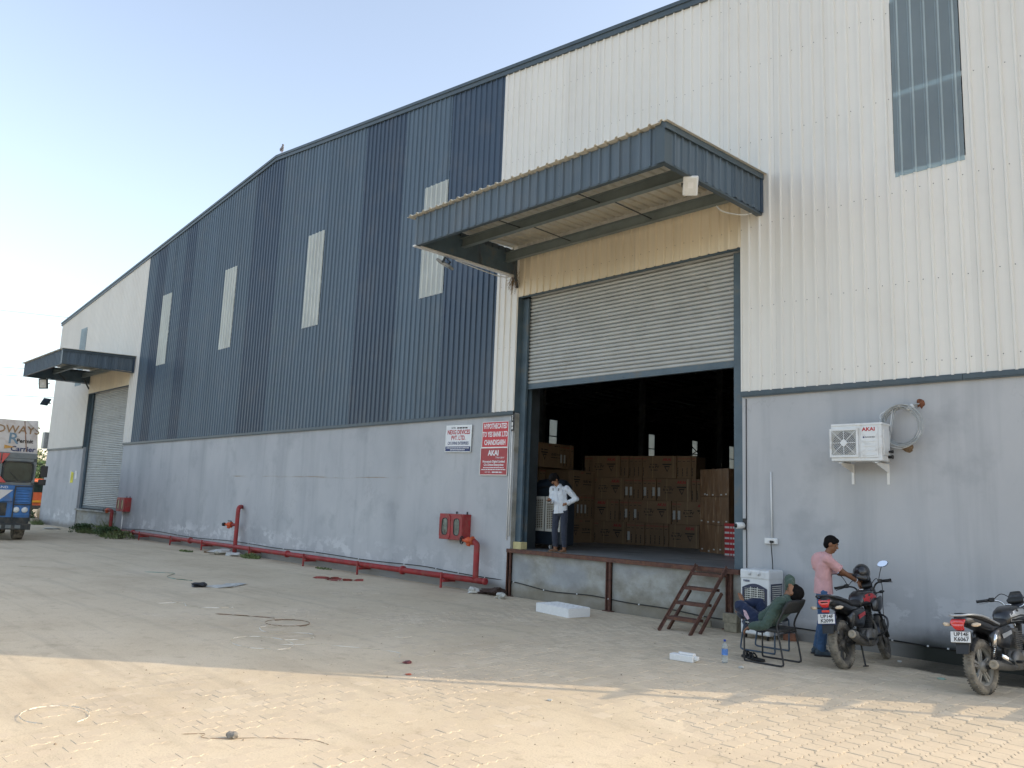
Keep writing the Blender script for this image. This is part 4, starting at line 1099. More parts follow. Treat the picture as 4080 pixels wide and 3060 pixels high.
def row(origin, ang, z, seq, group, brand, h=BH, wob=.035, tier='bottom'):
    "one layer of a stack along a horizontal line; B = broadside, N/L = end-on without/with sticker"
    x = 0
    for ch in seq:
        w, d, k_ = (BW, BD*5, 'broad') if ch == 'B' else (NW, BW, 'end')
        if ch == 'G': x += .1; continue
        p = Vector((origin[0], origin[1], 0))+Vector((cos(ang), sin(ang), 0))*(x+w/2)+Vector((-sin(ang), cos(ang), 0))*rc.uniform(-wob, wob)
        if k_ == 'broad':
            lb = ('broadside carton with triangle emblem, %s layer of the wide stack' if brand == 'PV' else 'broadside carton with QLED print, %s layer of the tall stack behind the standing man') % tier
        else:
            lb = ('narrow end-on carton with grey sticker, ' if ch == 'L' else 'narrow end-on carton without sticker, ')+'%s layer of the ' % tier+('wide stack' if brand == 'PV' else 'tall stack')
        carton(k_, (p.x, p.y, z), ang+rc.uniform(-.02, .02), lb, group, w-.004, d, h-.004, brand, ch == 'L')
        x += w
TIER = ('bottom', 'second', 'third', 'top')
aB = radians(15)
oB = (-15.55, 5.32)
for i, sq in enumerate(('LLNNBLNNNNNNNNB', 'BNNNLNLNBLLBN', 'NLNBLLNNLNLLBNN', 'NNBNNNNNNBNNNN')):
    row((oB[0]+rc.uniform(-.03, .03), oB[1]), aB, FZ+i*BH, sq, 'cartons in the wide stack', 'PV', tier=TIER[i])
# stack behind the standing man, faces turned toward the right
h3 = .672
for i, sq in enumerate(('B', 'NLLLLNN', 'B')):
    w_ = 1.1 if sq == 'B' else None
    if sq == 'B':
        carton('broad', (-15.07, 4.72, FZ+i*h3), pi/2, 'broadside carton with QLED print, %s of the low stack at the door' % ('bottom' if i == 0 else 'top'), 'cartons in the low stack', 1.14, .9, h3-.004, 'QLED')
    else:
        for k_, ch in enumerate(sq):
            carton('end', (-15.07+rc.uniform(-.01, .01), 4.72-.57+.163*(k_+.5), FZ+i*h3), pi/2, 'narrow end-on carton %s grey sticker, in the low stack at the door' % ('with' if ch == 'L' else 'without'), 'cartons in the low stack', .16, .9, h3-.004, 'QLED', ch == 'L')
for i, sq in enumerate(('BB', 'NNNNNNBNNN', 'BNNNNN', 'LLLBLLNNG')):
    row((-16.0 if i < 3 else -15.62, 3.05+(.0 if i < 3 else .05)), pi/2, FZ+i*.688, sq, 'cartons in the tall stack', 'QLED', .686, tier=TIER[i])
for i in range(3):
    carton('broad', (-17.2, 8.0, FZ+i*.7), radians(25), 'broadside carton in the dark behind the stacks, %s of three' % ('lowest', 'middle', 'topmost')[i], 'cartons in the dark', 1.6, .9, .69, 'PV')
# plastic-wrapped columns
for i in range(5):
    for j in range(3):
        p = Vector((-11.17+.215*i, 4.83-.1*i, FZ+.678*j))
        carton('wrap', (p.x+rc.uniform(-.006, .006), p.y, p.z), radians(-10)+rc.uniform(-.03, .03), 'tall carton in clear plastic wrap, %s tier of the columns by the right jamb' % ('bottom', 'middle', 'top')[j], 'plastic wrapped cartons', .205, .55, .674)
M_REDBOX = pm('red_carton', (.42, .02, .025), .1, 5, .55)
for i in range(6):
    t = thing('red_box', 'flat red carton with white print, %s of the pile by the right jamb' % ('lowest', 'second from bottom', 'third from bottom', 'third from top', 'second from top', 'topmost')[i], 'carton', (-9.94, 4.0, FZ+.123*i), radians(-6)+rc.uniform(-.02, .02), 'red cartons in a pile')
    m = MB(); m.bx(-.14, .16, 0, .3, 0, .121, .003); m.build('box', M_REDBOX, t)
    m = MB(); m.bx(-.13, -.005, -.002, .0, .012, .055); m.bx(.02, .07, -.002, .0, .012, .055); m.bx(.09, .15, -.002, .0, .012, .055); m.build('white_print', M_LABEL, t)

# black cooler inside, with two white grilles
t = thing('black_cooler', 'big black air cooler with two white grilles just inside the open door', 'air cooler', (-12.90, .95, FZ))
w_, d_, h_ = 1.02, .45, 1.6
m = MB(); m.bx(-w_/2, w_/2, 0, d_, .1, h_*.76, .03); m.loft([((0, d_/2, h_*.76-.01), w_/2-.005, d_/2-.005, 8, (1, 0, 0), (0, 1, 0)), ((0, d_/2, h_*.9), w_/2-.03, d_/2-.03, 6, (1, 0, 0), (0, 1, 0)), ((0, d_/2, h_*.985), w_/2-.12, d_/2-.12, 5, (1, 0, 0), (0, 1, 0)), ((0, d_/2, h_), w_/2-.3, d_/2-.25, 4, (1, 0, 0), (0, 1, 0))], 28)
m.build('body', pm('dark_blue_plastic', (.016, .024, .034), .2, 5, .35), t)
m = MB(); m.tube([(-.37+.74*.5+.3*cos(q), -.004, 1.2+.22*sin(q)) for q in [pi*i/16 for i in range(17)]], .012, 6); m.build('moulding', M_BLACK, t)
M_GRILLE = pm('cream_plastic', (.62, .62, .56), .08, 5, .5)
for gx in (-.25, .25):
    g0 = MB()
    for a, b, c, d in ((gx-.23, gx+.23, 1.13, 1.19), (gx-.23, gx+.23, .40, .46), (gx-.23, gx-.185, .46, 1.13), (gx+.185, gx+.23, .46, 1.13)): g0.bx(a, b, -.02, .0, c, d)
    gg = g0.build('grille', M_GRILLE, t)
    m = MB(); m.bx(gx-.185, gx+.185, -.006, -.002, .46, 1.13); m.build('pad', pm('cooling_pad', (.13, .10, .05), .3, 30, .9), gg)
    m = MB()
    for i in range(5): m.bx(gx-.185+.062*(i+1)-.006-.0, gx-.185+.062*(i+1)+.006, -.018, -.012, .46, 1.13)
    for i in range(17): m.bx(gx-.185, gx+.185, -.0175, -.0125, .46+.67*(i+.5)/17-.006, .46+.67*(i+.5)/17+.006)
    m.build('grille_bars', M_GRILLE, gg)
for sx in (-.42, .1, .45):
    m = MB(); m.lathe([(.05, -.015), (.05, .015)], (sx, .1, .05), (1, .2, 0), 16); m.tube([(sx, .1, .05), (sx, .1, .11)], .018, 8); m.build('caster', M_WPAINT if sx == .1 else M_BLACK, t)
t = thing('yellow_block', 'pale yellow concrete block on the dock beside the left jamb', 'block', (-13.12+.24, .42, FZ))
t.location = (-13.02, .06, FZ)
m = MB(); m.bx(.0, .25, .0, .2, 0, .16, .012); m.build('block', pm('yellow_foam', (.55, .48, .24), .12, 12, .8, bmp=.3), t)

# white cooler against the wall
M_NAVY = pm('navy_plastic', (.018, .026, .06), .2, 5, .4)
t = thing('white_cooler', 'white air cooler with navy framed louvres standing against the grey wall', 'air cooler', (-6.76, -.12, 0)); t.scale = (.69, 1, 1)
w_, d_ = .74, .46
m = MB(); m.bx(-w_/2, w_/2, -d_, 0, .07, 1.06, .025); m.build('body', M_WPLAST, t)
m = MB(); m.bx(-w_/2-.008, w_/2+.008, -d_-.008, .008, .93, 1.09, .03); m.build('top_hood', M_WPLAST, t)
m = MB(); m.bx(-.25, .25, -d_-.014, -d_-.007, .965, 1.065, .003); m.build('control_panel', M_WPLAST, t)
for xx in (-.11, .12):
    m = MB(); m.lathe([(.035, 0), (.035, .02), (.022, .022), (.022, .04), (.0, .041)], (xx, -d_-.012, 1.03), (0, -1, .1), 14); m.build('knob', M_WPLAST, t)
text('VARNA', .05, M_BLUEPRINT, t, (-.21, -d_-.0095, .905), shear=.3, bold=.001)
n = 22
arch = [(-.31, .23)]+[(-.31, .80)]+[(-.31+.62*i/12, .80+.07*sin(pi*i/12)) for i in range(1, 12)]+[(.31, .80), (.31, .23), (.25, .17), (-.25, .17)]
arch_i = [(x*.86, .515+(z-.515)*.84) for x, z in arch]
m = MB(); k_ = len(arch)
vs = [(x, -d_-.018, z) for x, z in arch]+[(x, -d_-.018, z) for x, z in arch_i]+[(x, -d_+.002, z) for x, z in arch]+[(x, -d_-.001, z) for x, z in arch_i]
m.add(vs, [(i, (i+1) % k_, k_+(i+1) % k_, k_+i) for i in range(k_)]+[(i, 2*k_+i, 2*k_+(i+1) % k_, (i+1) % k_) for i in range(k_)]+[(k_+i, k_+(i+1) % k_, 3*k_+(i+1) % k_, 3*k_+i) for i in range(k_)])
lf = m.build('louvre_frame', M_NAVY, t)
m = MB(); m.add([(x, -d_-.0015, z) for x, z in arch_i], [tuple(range(k_))]); m.build('fan_recess', M_BLACK, lf, fixn=False)
m = MB()
for i in range(17):
    z = .255+i*.0335; m.box((0, -d_-.010, z), (.50, .02, .006), Matrix.Rotation(radians(25), 3, 'X'))
m.build('louvre', M_GRILLE, lf)
m = MB()
for xx in (-.085, .085): m.bx(xx-.007, xx+.007, -d_-.024, -d_-.016, .23, .82)
for i in range(9): m.bx(-.24+.06*i-.003, -.24+.06*i+.003, -d_-.006, -d_-.003, .22, .83)
m.build('louvre_bar', M_GRILLE, lf)
m = MB(); m.bx(w_/2-.002, w_/2+.012, -d_+.05, -.05, .2, .88, .004); sp = m.build('side_grille', M_NAVY, t)
m = MB()
for i in range(20): m.bx(w_/2+.012, w_/2+.017, -d_+.075, -.075, .23+i*.032, .243+i*.032)
m.build('side_slats', M_GRILLE, sp)
m = MB(); m.bx(-.14, .24, -d_-.008, -d_+.002, .09, .22, .004); m.build('tank_panel', M_WPLAST, t)
m = MB(); m.bx(-.33, -.23, -d_-.006, -d_+.002, .24, .265); m.build('badge', M_NAVY, t)
for sx in (-.28, .28):
    for sy in (-d_+.06, -.06):
        m = MB(); m.lathe([(.04, -.015), (.04, .015)], (sx, sy, .04), (1, .3, 0), 14); m.bx(sx-.02, sx+.02, sy-.02, sy+.02, .05, .08); m.build('caster', M_BLACK, t)
# ------------------------------------------------------------------ people
def remeshed(mb, name, voxel, smooth=4, noise_amp=0.0):
    "fuse the overlapping volumes of mb into one continuous surface"
    me = mb.mesh('tmp'); ob = bpy.data.objects.new('tmp', me); COL.objects.link(ob)
    r = ob.modifiers.new('r', 'REMESH'); r.mode = 'VOXEL'; r.voxel_size = voxel; r.use_smooth_shade = True
    s_ = ob.modifiers.new('s', 'SMOOTH'); s_.iterations = smooth; s_.factor = .5
    dg = bpy.context.evaluated_depsgraph_get(); dg.update()
    out = bpy.data.meshes.new_from_object(ob.evaluated_get(dg)); out.name = name
    bpy.data.objects.remove(ob); bpy.data.meshes.remove(me)
    out.materials.clear()
    out.polygons.foreach_set('use_smooth', [True]*len(out.polygons))
    return out
def wrinkle(me, amp=.006, sc=13, seed=0, stretch=(1, 1, .55)):
    "push the cloth surface in and out along its normals: real folds"
    from mathutils import noise as mn
    nn = [v.normal.copy() for v in me.vertices]
    for v, n_ in zip(me.vertices, nn):
        p = Vector((v.co.x*stretch[0], v.co.y*stretch[1], v.co.z*stretch[2]))*sc+Vector((seed, 0, seed*.7))
        w = mn.noise_vector(p*.35)*1.3
        r_ = 1-2*abs(mn.noise(p+w)); v.co = v.co+n_*amp*(r_-.35)
    me.update(); return me
def cut(me, co, no):
    "trim a garment with a plane, leaving an open hem; keeps the side the normal points away from"
    bm = bmesh.new(); bm.from_mesh(me)
    bmesh.ops.bisect_plane(bm, geom=bm.verts[:]+bm.edges[:]+bm.faces[:], plane_co=co, plane_no=no, clear_outer=True)
    bm.to_mesh(me); bm.free(); return me
def cut_arm(me, a, b, u):
    "trim a sleeve beyond fraction u of the bone a-b, only near that bone's end"
    a, b = Vector(a), Vector(b); ax = (b-a).normalized(); c = a.lerp(b, u)
    bm = bmesh.new(); bm.from_mesh(me)
    kill = [v for v in bm.verts if (v.co-c).dot(ax) > 0 and (v.co-c).length < .16]
    bmesh.ops.delete(bm, geom=kill, context='VERTS'); bm.to_mesh(me); bm.free(); return me
def cloth(name, c, fold=.35, weave=160, rough=.85, var=.12):
    m, t, b = newmat(name); vec = N(t, 'ShaderNodeTexCoord').outputs['Object']
    n = noise(t, vec, 5, 4); L(t, ramp(t, n, [(.3, tuple(x*(1-var) for x in c)), (.7, tuple(min(1, x*(1+var)) for x in c))]), b.inputs['Base Color'])
    b.inputs['Roughness'].default_value = rough; b.inputs['Specular IOR Level'].default_value = .2
    b.inputs['Sheen Weight'].default_value = .15
    f = noise(t, mapv(t, vec, (9, 9, 14)), 1, 3, .5, dist=1.2)
    bump(t, b, math_(t, 'ADD', f, math_(t, 'MULTIPLY', noise(t, vec, weave, 2), .08)), fold, .025)
    return m
def skin(name, c):
    return pm(name, c, .12, 9, .5, bmp=.08, bscale=120, spec=.4)
M_SKIN = skin('brown_skin', (.235, .115, .062)); M_SKIN2 = skin('deep_brown_skin', (.20, .095, .05))
M_HAIR = pm('black_hair', (.007, .006, .006), .3, 60, .8, bmp=.6, bscale=150, spec=.12)
M_EYE = pm('eye_white', (.5, .48, .45), .05, 9, .3); M_LIP = pm('lip', (.17, .065, .05), .1, 9, .5)
def frame(f, up):
    f = Vector(f).normalized(); u = Vector(up); u = (u-f*u.dot(f)).normalized(); r = f.cross(u); return r, f, u
def hand(mb, wr, d, palm_n, thumb_side, curl=.5, scale=1.0, spread=.1):
    "palm plus five fingers, two bends each; d = direction of the hand, palm_n = palm normal, thumb_side = +-1"
    wr = Vector(wr); d = Vector(d).normalized(); n = Vector(palm_n); n = (n-d*n.dot(d)).normalized(); s_ = d.cross(n)*thumb_side
    k_ = scale
    mb.ecap(wr, wr+d*.03*k_, (.026*k_, .019*k_), (.034*k_, .018*k_), s_)
    mb.ecap(wr+d*.03*k_, wr+d*.082*k_, (.036*k_, .016*k_), (.040*k_, .014*k_), s_)
    for i, ln in enumerate((.074, .082, .077, .060)):
        b = wr+d*.086*k_+s_*(.030-.0205*i)*k_
        dd = (d+s_*spread*(1.2-i)*.6).normalized()
        a1 = curl*.75+.05*i; a2 = a1+curl*1.1; a3 = a2+curl*.6
        p1 = b+(dd*cos(a1)+n*sin(a1))*ln*.45*k_; p2 = p1+(dd*cos(a2)+n*sin(a2))*ln*.32*k_; p3 = p2+(dd*cos(a3)+n*sin(a3))*ln*.23*k_
        mb.ecap(b-d*.01*k_, p1, .0100*k_, .0092*k_); mb.ecap(p1, p2, .0092*k_, .0085*k_); mb.ecap(p2, p3, .0085*k_, .007*k_)
    t0 = wr+d*.028*k_+s_*.028*k_; td = (d*.65+s_*.7+n*.35).normalized(); t1 = t0+td*.042*k_; t2 = t1+(d*.85+s_*.3+n*.4*curl).normalized()*.034*k_
    mb.ecap(t0, t1, .0135*k_, .011*k_); mb.ecap(t1, t2, .011*k_, .0085*k_)
def head(mb, c, f, up, k_=1.0):
    "skull, jaw, nose, ears, brows; c = centre of the head"
    c = Vector(c); r, f, u = frame(f, up); R = Matrix((r, f, u)).transposed()
    mb.ell(c+u*.022*k_-f*.008*k_, (.076*k_, .096*k_, .098*k_), R, 18, 12)
    mb.ell(c-u*.045*k_+f*.022*k_, (.060*k_, .068*k_, .074*k_), R, 16, 10)
    mb.ell(c-u*.095*k_+f*.056*k_, (.030*k_, .028*k_, .024*k_), R)
    mb.ecap(c+u*.012*k_+f*.083*k_, c-u*.028*k_+f*.104*k_, (.010*k_, .010*k_), (.016*k_, .013*k_), r)
    mb.ecap(c+u*.022*k_+f*.083*k_-r*.035*k_, c+u*.022*k_+f*.083*k_+r*.035*k_, .010*k_, .010*k_)
    mb.ecap(c-u*.058*k_+f*.084*k_-r*.018*k_, c-u*.058*k_+f*.084*k_+r*.018*k_, .010*k_, .010*k_)
    mb.ecap(c-u*.072*k_+f*.08*k_-r*.014*k_, c-u*.072*k_+f*.08*k_+r*.014*k_, .010*k_, .010*k_)
    for s_ in (-1, 1):
        mb.ell(c+r*s_*.078*k_-u*.008*k_-f*.008*k_, (.010*k_, .020*k_, .032*k_), R)
    return r, f, u
def face_bits(t, body, c, f, up, k_=1.0, brow=True, beard=False):
    r, f, u = frame(f, up); c = Vector(c); R = Matrix((r, f, u)).transposed()
    for s_ in (-1, 1):
        m = MB(); m.ell(c+r*s_*.031*k_+u*.002*k_+f*.0815*k_, (.013*k_, .008*k_, .0065*k_), R, 10, 6); e = m.build('eye', M_EYE, body)
        m = MB(); m.ell(c+r*s_*.031*k_+u*.002*k_+f*.0875*k_, (.0055*k_, .004*k_, .0055*k_), R, 8, 5); m.ecap(c+r*s_*.046*k_+u*.026*k_+f*.084*k_, c+r*s_*.016*k_+u*.028*k_+f*.094*k_, .005*k_, .006*k_); m.build('eyebrow', M_HAIR, body)
    m = MB(); m.ecap(c-u*.062*k_+f*.0915*k_-r*.02*k_, c-u*.062*k_+f*.0915*k_+r*.02*k_, .0065*k_, .0065*k_); m.build('mouth', M_LIP, body)
    if beard:
        m = MB(); m.ell(c-u*.05*k_+f*.026*k_, (.0635*k_, .064*k_, .066*k_), R, 16, 10); m.ell(c-u*.1*k_+f*.052*k_, (.034*k_, .03*k_, .026*k_), R); m.ecap(c-u*.045*k_+f*.09*k_-r*.02*k_, c-u*.045*k_+f*.09*k_+r*.02*k_, .009*k_, .009*k_)
        link('beard', remeshed(m, 'beard', .008, 2), M_HAIR, body)
def hair_cap(t, c, f, up, k_=1.0, long=False):
    r, f, u = frame(f, up); c = Vector(c); R = Matrix((r, f, u)).transposed(); m = MB()
    m.ell(c+u*.036*k_-f*.014*k_, (.0825*k_, .099*k_, .094*k_), R, 18, 12)
    m.ell(c-f*.046*k_-u*.012*k_, (.070*k_, .060*k_, .075*k_), R, 16, 10)
    if long:
        m.ell(c+u*.075*k_+f*.045*k_, (.072*k_, .065*k_, .050*k_), R); m.ell(c+u*.06*k_+f*.085*k_, (.06*k_, .035*k_, .035*k_), R); m.ell(c+u*.095*k_, (.075*k_, .085*k_, .05*k_), R)
        m.ell(c+u*.035*k_+f*.095*k_+r*.02*k_, (.045*k_, .018*k_, .03*k_), R)
    else: m.ell(c+u*.07*k_+f*.04*k_, (.065*k_, .055*k_, .042*k_), R)
    return link('hair', remeshed(m, 'hair', .009, 3), M_HAIR, t)
def limb(mb, pts, rs, u=None):
    for i in range(len(pts)-1): mb.ecap(pts[i], pts[i+1], rs[i], rs[i+1], u)

# ---- man in the pink polo shirt, standing at the bike
B = Vector((-5.45, -1.02, 0))
pk = thing('person', 'man in pink polo shirt and blue jeans standing at the red and black motorcycle', 'person', B)
hf, hu = Vector((.80, .36, -.30)), Vector((.25, .15, 1))
hc = Vector((.135, .06, 1.585)); bf = Vector((.86, .50, 0)).normalized(); br = Vector((.50, -.86, 0)).normalized(); Zv = Vector((0, 0, 1))
pel = Vector((.03, .015, .92)); wai = Vector((.03, .015, 1.06)); che = Vector((.045, .02, 1.28)); nek = Vector((.07, .03, 1.42))
shR = che+br*.175+Zv*.095+bf*.02; shL = che-br*.175+Zv*.095+bf*.01
elR = Vector((.315, .03, 1.20)); wrR = Vector((.405, .275, 1.075)); elL = Vector((.14, .30, 1.16)); wrL = Vector((.33, .40, 1.14))
hipR = pel+br*.09-Zv*.04; hipL = pel-br*.09-Zv*.04
knR = Vector((.045, -.055, .50)); knL = Vector((-.015, .075, .50)); anR = Vector((.03, -.09, .09)); anL = Vector((-.09, .05, .09))
m = MB(); head(m, hc, hf, hu, 1.0)
m.ecap(nek-Zv*.03, hc-Vector((.02, .01, .09)), .056, .052)
m.ecap(pel, wai, (.150, .10), (.135, .095), br); m.ecap(wai, che, (.135, .095), (.165, .10), br); m.ecap(che, che+Zv*.1, (.165, .10), (.13, .07), br)
limb(m, [shR, elR, wrR], [.05, .041, .027]); limb(m, [shL, elL, wrL], [.05, .041, .027])
hand(m, wrR, (Vector((.455, .385, 1.0))-wrR), (-.5, .5, -.8), -1, .55); hand(m, wrL, (.7, .5, -.45), (.0, .3, -1), 1, .5)
limb(m, [hipR, knR, anR], [.075, .055, .042]); limb(m, [hipL, knL, anL], [.075, .055, .042])
body = link('body', remeshed(m, 'body', .0065), M_SKIN2, pk)
face_bits(pk, body, hc, hf, hu); hair_cap(pk, hc, hf, hu)
M_PINK = cloth('pink_pique', (.58, .335, .335), .45); M_JEAN = cloth('blue_denim', (.055, .115, .225), .5, 220)
m = MB()
m.ecap(pel-Zv*.06, wai, (.180, .136), (.160, .122), br); m.ecap(wai, che, (.158, .114), (.182, .118), br); m.ecap(che, che+Zv*.095, (.184, .116), (.150, .082), br)
m.ecap(che+Zv*.1, nek, (.10, .075), (.066, .062), br); m.ell(che-bf*.045+Zv*.03, (.15, .10, .16))
sl = shR.lerp(elR, .72); m.ecap(shR, elR, .066, .066); sl2 = shL.lerp(elL, .72); m.ecap(shL, elL, .066, .066)
sg = cut_arm(cut_arm(cut(wrinkle(remeshed(m, 'shirt', .009), .008, 11, 1), pel-Zv*.045, (0, 0, -1)), shR, elR, .74), shL, elL, .74)
sh = link('shirt', sg, M_PINK, pk)
m = MB(); r_, f_, u_ = frame(bf, (.15, .05, 1))
ring = [nek+Zv*.025+(r_*cos(q)*.068+f_*sin(q)*.07)+Zv*(-.015*sin(q)) for q in [2*pi*i/20 for i in range(20)]]
m.tube(ring, .012, 7, closed=True); m.tube([p-Zv*.018+(p-nek).normalized()*.006 for p in ring], .013, 7, closed=True); m.build('collar', M_PINK, sh)
m = MB(); m.tube([sl+(elR-sl).normalized()*.012+v_ for v_ in [(Matrix.Rotation(2*pi*i/14, 3, (elR-shR).normalized()) @ (elR-shR).normalized().orthogonal().normalized())*.062 for i in range(14)]], .011, 6, closed=True); m.build('sleeve_hem', M_PINK, sh)
m = MB(); m.ecap(pel+Zv*.03, pel-Zv*.05, (.140, .096), (.150, .104), br)
limb(m, [hipR, knR, anR+Zv*.02], [.092, .070, .064]); limb(m, [hipL, knL, anL+Zv*.02], [.092, .070, .064])
tr = link('jeans', wrinkle(remeshed(m, 'jeans', .009), .007, 13, 2, (1, 1, 1.2)), M_JEAN, pk)
M_SHOE = pm('blue_grey_shoe', (.05, .075, .10), .2, 12, .7)
for an, nm in ((anR, 'shoe'), (anL, 'shoe')):
    m = MB(); m.ecap(an+Vector((0, 0, -.042))-bf*.05, an+Vector((0, 0, -.05))+bf*.12, (.042, .045), (.044, .036), br); m.ecap(an-bf*.02, an+Vector((0, 0, -.03)), .05, .05)
    m2 = remeshed(m, 'shoe', .009)
    for v_ in m2.vertices:
        if v_.co.z < .006: v_.co.z = .006
    link(nm, m2, M_SHOE, pk)
    m = MB(); m.loft([((an.x, an.y, .0), .05, .135, 2.4, br, bf), ((an.x, an.y, .024), .05, .135, 2.4, br, bf)], 20)
    for i in range(len(m.v)): m.v[i] = tuple(Vector(m.v[i])+bf*.035)
    m.build('sole', M_BLACK, pk)
m = MB(); ax = (wrR-elR).normalized(); a_ = ax.orthogonal().normalized(); m.tube([wrR-ax*.02+(Matrix.Rotation(2*pi*i/16, 3, ax) @ a_)*.032 for i in range(16)], .006, 6, closed=True); m.build('bangle', M_ALU, pk)
m = MB(); ax = (wrL-elL).normalized(); a_ = ax.orthogonal().normalized(); m.tube([wrL-ax*.02+(Matrix.Rotation(2*pi*i/16, 3, ax) @ a_)*.031 for i in range(16)], .010, 6, closed=True); m.build('wristwatch', M_BLACK, pk)

# ---- man in the white shirt on the dock, looking at his phone
B = Vector((-11.88, .36, FZ))
wm = thing('person', 'man in white shirt and dark trousers on the dock looking at his phone', 'person', B)
bf = Vector((.28, -.96, 0)).normalized(); br = bf.cross(Zv).normalized()
pel = Vector((-.01, .0, .90)); wai = pel+Zv*.14; che = Vector((-.05, -.01, 1.25)); nek = Vector((-.07, -.03, 1.42)); hc = Vector((-.115, -.10, 1.555))
hf, hu = Vector((-.35, -.62, -.72)), Vector((-.15, -.75, .75))
shR = che+br*.17+Zv*.10; shL = che-br*.17+Zv*.115
elR = shR+Vector((-.04, .03, -.25)); wrR = shR+Vector((.10, -.17, -.30))
elL = shL+Vector((.17, .13, -.22)); wrL = Vector((.135, -.03, 1.02))
hipR = pel+br*.09-Zv*.04; hipL = pel-br*.09-Zv*.04
knR = hipR+Vector((-.02, -.02, -.40)); knL = hipL+Vector((.02, -.02, -.40)); anR = Vector((-.115, -.02, .085)); anL = Vector((.10, .03, .085))
m = MB(); head(m, hc, hf, hu, .98)
m.ecap(nek-Zv*.03, hc-Vector((-.01, -.01, .06)), .054, .050)
m.ecap(pel, wai, (.145, .095), (.13, .09), br); m.ecap(wai, che, (.13, .09), (.16, .095), br); m.ecap(che, che+Zv*.1, (.16, .095), (.125, .07), br)
limb(m, [shR, elR, wrR], [.048, .039, .026]); limb(m, [shL, elL, wrL], [.048, .039, .026])
ph = wrR+Vector((.05, -.07, .03))
hand(m, wrR, (.45, -.75, .25), (0, .1, 1), 1, .75); hand(m, wrL, (-.75, -.35, .06), (.0, 1, -.15), 1, .35)
limb(m, [hipR, knR, anR], [.07, .052, .040]); limb(m, [hipL, knL, anL], [.07, .052, .040])
for an, fd in ((anR, Vector((-.35, -.93, 0))), (anL, Vector((.1, -1, 0)))):
    fd.normalize(); m.ecap(an+Vector((0, 0, -.045))-fd*.03, an+Vector((0, 0, -.055))+fd*.11, (.034, .034), (.042, .02), fd.cross(Zv))
    for i in range(5): b_ = an+Vector((0, 0, -.058))+fd*.12+fd.cross(Zv)*(.034-.017*i)*(1 if an is anR else -1)*-1; m.ecap(b_, b_+fd*(.03-.004*abs(i)), .0095, .008)
body = link('body', remeshed(m, 'body', .0065), M_SKIN, wm)
face_bits(wm, body, hc, hf, hu, .98, beard=True); hair_cap(wm, hc, hf, hu, 1.03, True)
M_SHIRT = cloth('white_cotton', (.60, .64, .68), .5); M_TROUS = cloth('charcoal_trousers', (.035, .042, .062), .5)
m = MB()
hemz = pel-Zv*.08
m.ecap(hemz-Zv*.05, wai, (.168, .118), (.150, .112), br); m.ecap(wai, che, (.150, .112), (.176, .112), br); m.ecap(che, che+Zv*.10, (.178, .112), (.14, .08), br); m.ecap(che+Zv*.1, nek-Zv*.03, (.10, .07), (.07, .06), br)
limb(m, [shR, elR, elR.lerp(wrR, .55)], [.064, .056, .050]); limb(m, [shL, elL, elL.lerp(wrL, .72)], [.064, .058, .047])
sh = link('shirt', cut(wrinkle(remeshed(m, 'shirt', .009), .010, 11, 3), hemz, (.12, 0, -1)), M_SHIRT, wm)
m = MB()
for s_ in (-1, 1):
    a_ = nek+br*s_*.055+bf*.035+Zv*.025; m.add([a_, nek+br*s_*.012+bf*.085-Zv*.03, nek+br*s_*.07+bf*.105-Zv*.075, nek+br*s_*.105+bf*.06-Zv*.02, nek+br*s_*.075-bf*.02+Zv*.02], [(0, 1, 2, 3, 4)])
m.tube([nek+Zv*.012+(br*cos(q)*.064+bf*sin(q)*.064)-Zv*.02*sin(q) for q in [2*pi*i/18*.8+pi*.62-.0 for i in range(19)]], .013, 6); m.build('collar', M_SHIRT, sh)
pf = che+bf*.106
m = MB(); m.bx(-.045, .045, -.003, .003, -.05, .05); q_ = m.build('pocket', M_SHIRT, sh); q_.location = che-br*.07+bf*.104+Zv*.03; q_.rotation_euler = (0, 0, math.atan2(bf.y, bf.x)+pi/2)
m = MB(); a_ = che+bf*.118
m.tube(spline([nek+bf*.09-Zv*.06, che+bf*.119+Zv*.0, wai+bf*.117, hemz+bf*.12+Zv*.0], 6), .006, 5)
for i in range(5): c_ = (che+bf*.121).lerp(wai+bf*.12, i/4-.05); m.ell(c_, (.008, .005, .008))
m.build('button_band', M_SHIRT, sh)
m = MB()
for s_ in (-1, 1): m.beam(nek+br*s_*.07+bf*.107-Zv*.06, nek+br*s_*.062+bf*.118-Zv*.115, .018, .004, bf)
m.build('dark_strap', M_BLACK, sh)
m = MB(); c_ = elL.lerp(wrL, .72); ax = (wrL-elL).normalized(); a_ = ax.orthogonal().normalized(); m.tube([c_+(Matrix.Rotation(2*pi*i/14, 3, ax) @ a_)*.047 for i in range(14)], .018, 7, closed=True); m.build('rolled_cuff', M_SHIRT, sh)
m = MB(); m.ecap(pel+Zv*.03, pel-Zv*.05, (.150, .10), (.152, .102), br)
limb(m, [hipR, knR, anR+Zv*.05], [.088, .066, .056]); limb(m, [hipL, knL, anL+Zv*.05], [.088, .066, .056])
link('trousers', cut(wrinkle(remeshed(m, 'trousers', .009), .008, 12, 4, (1, 1, 1.1)), Vector((0, 0, .115)), (0, 0, -1)), M_TROUS, wm)
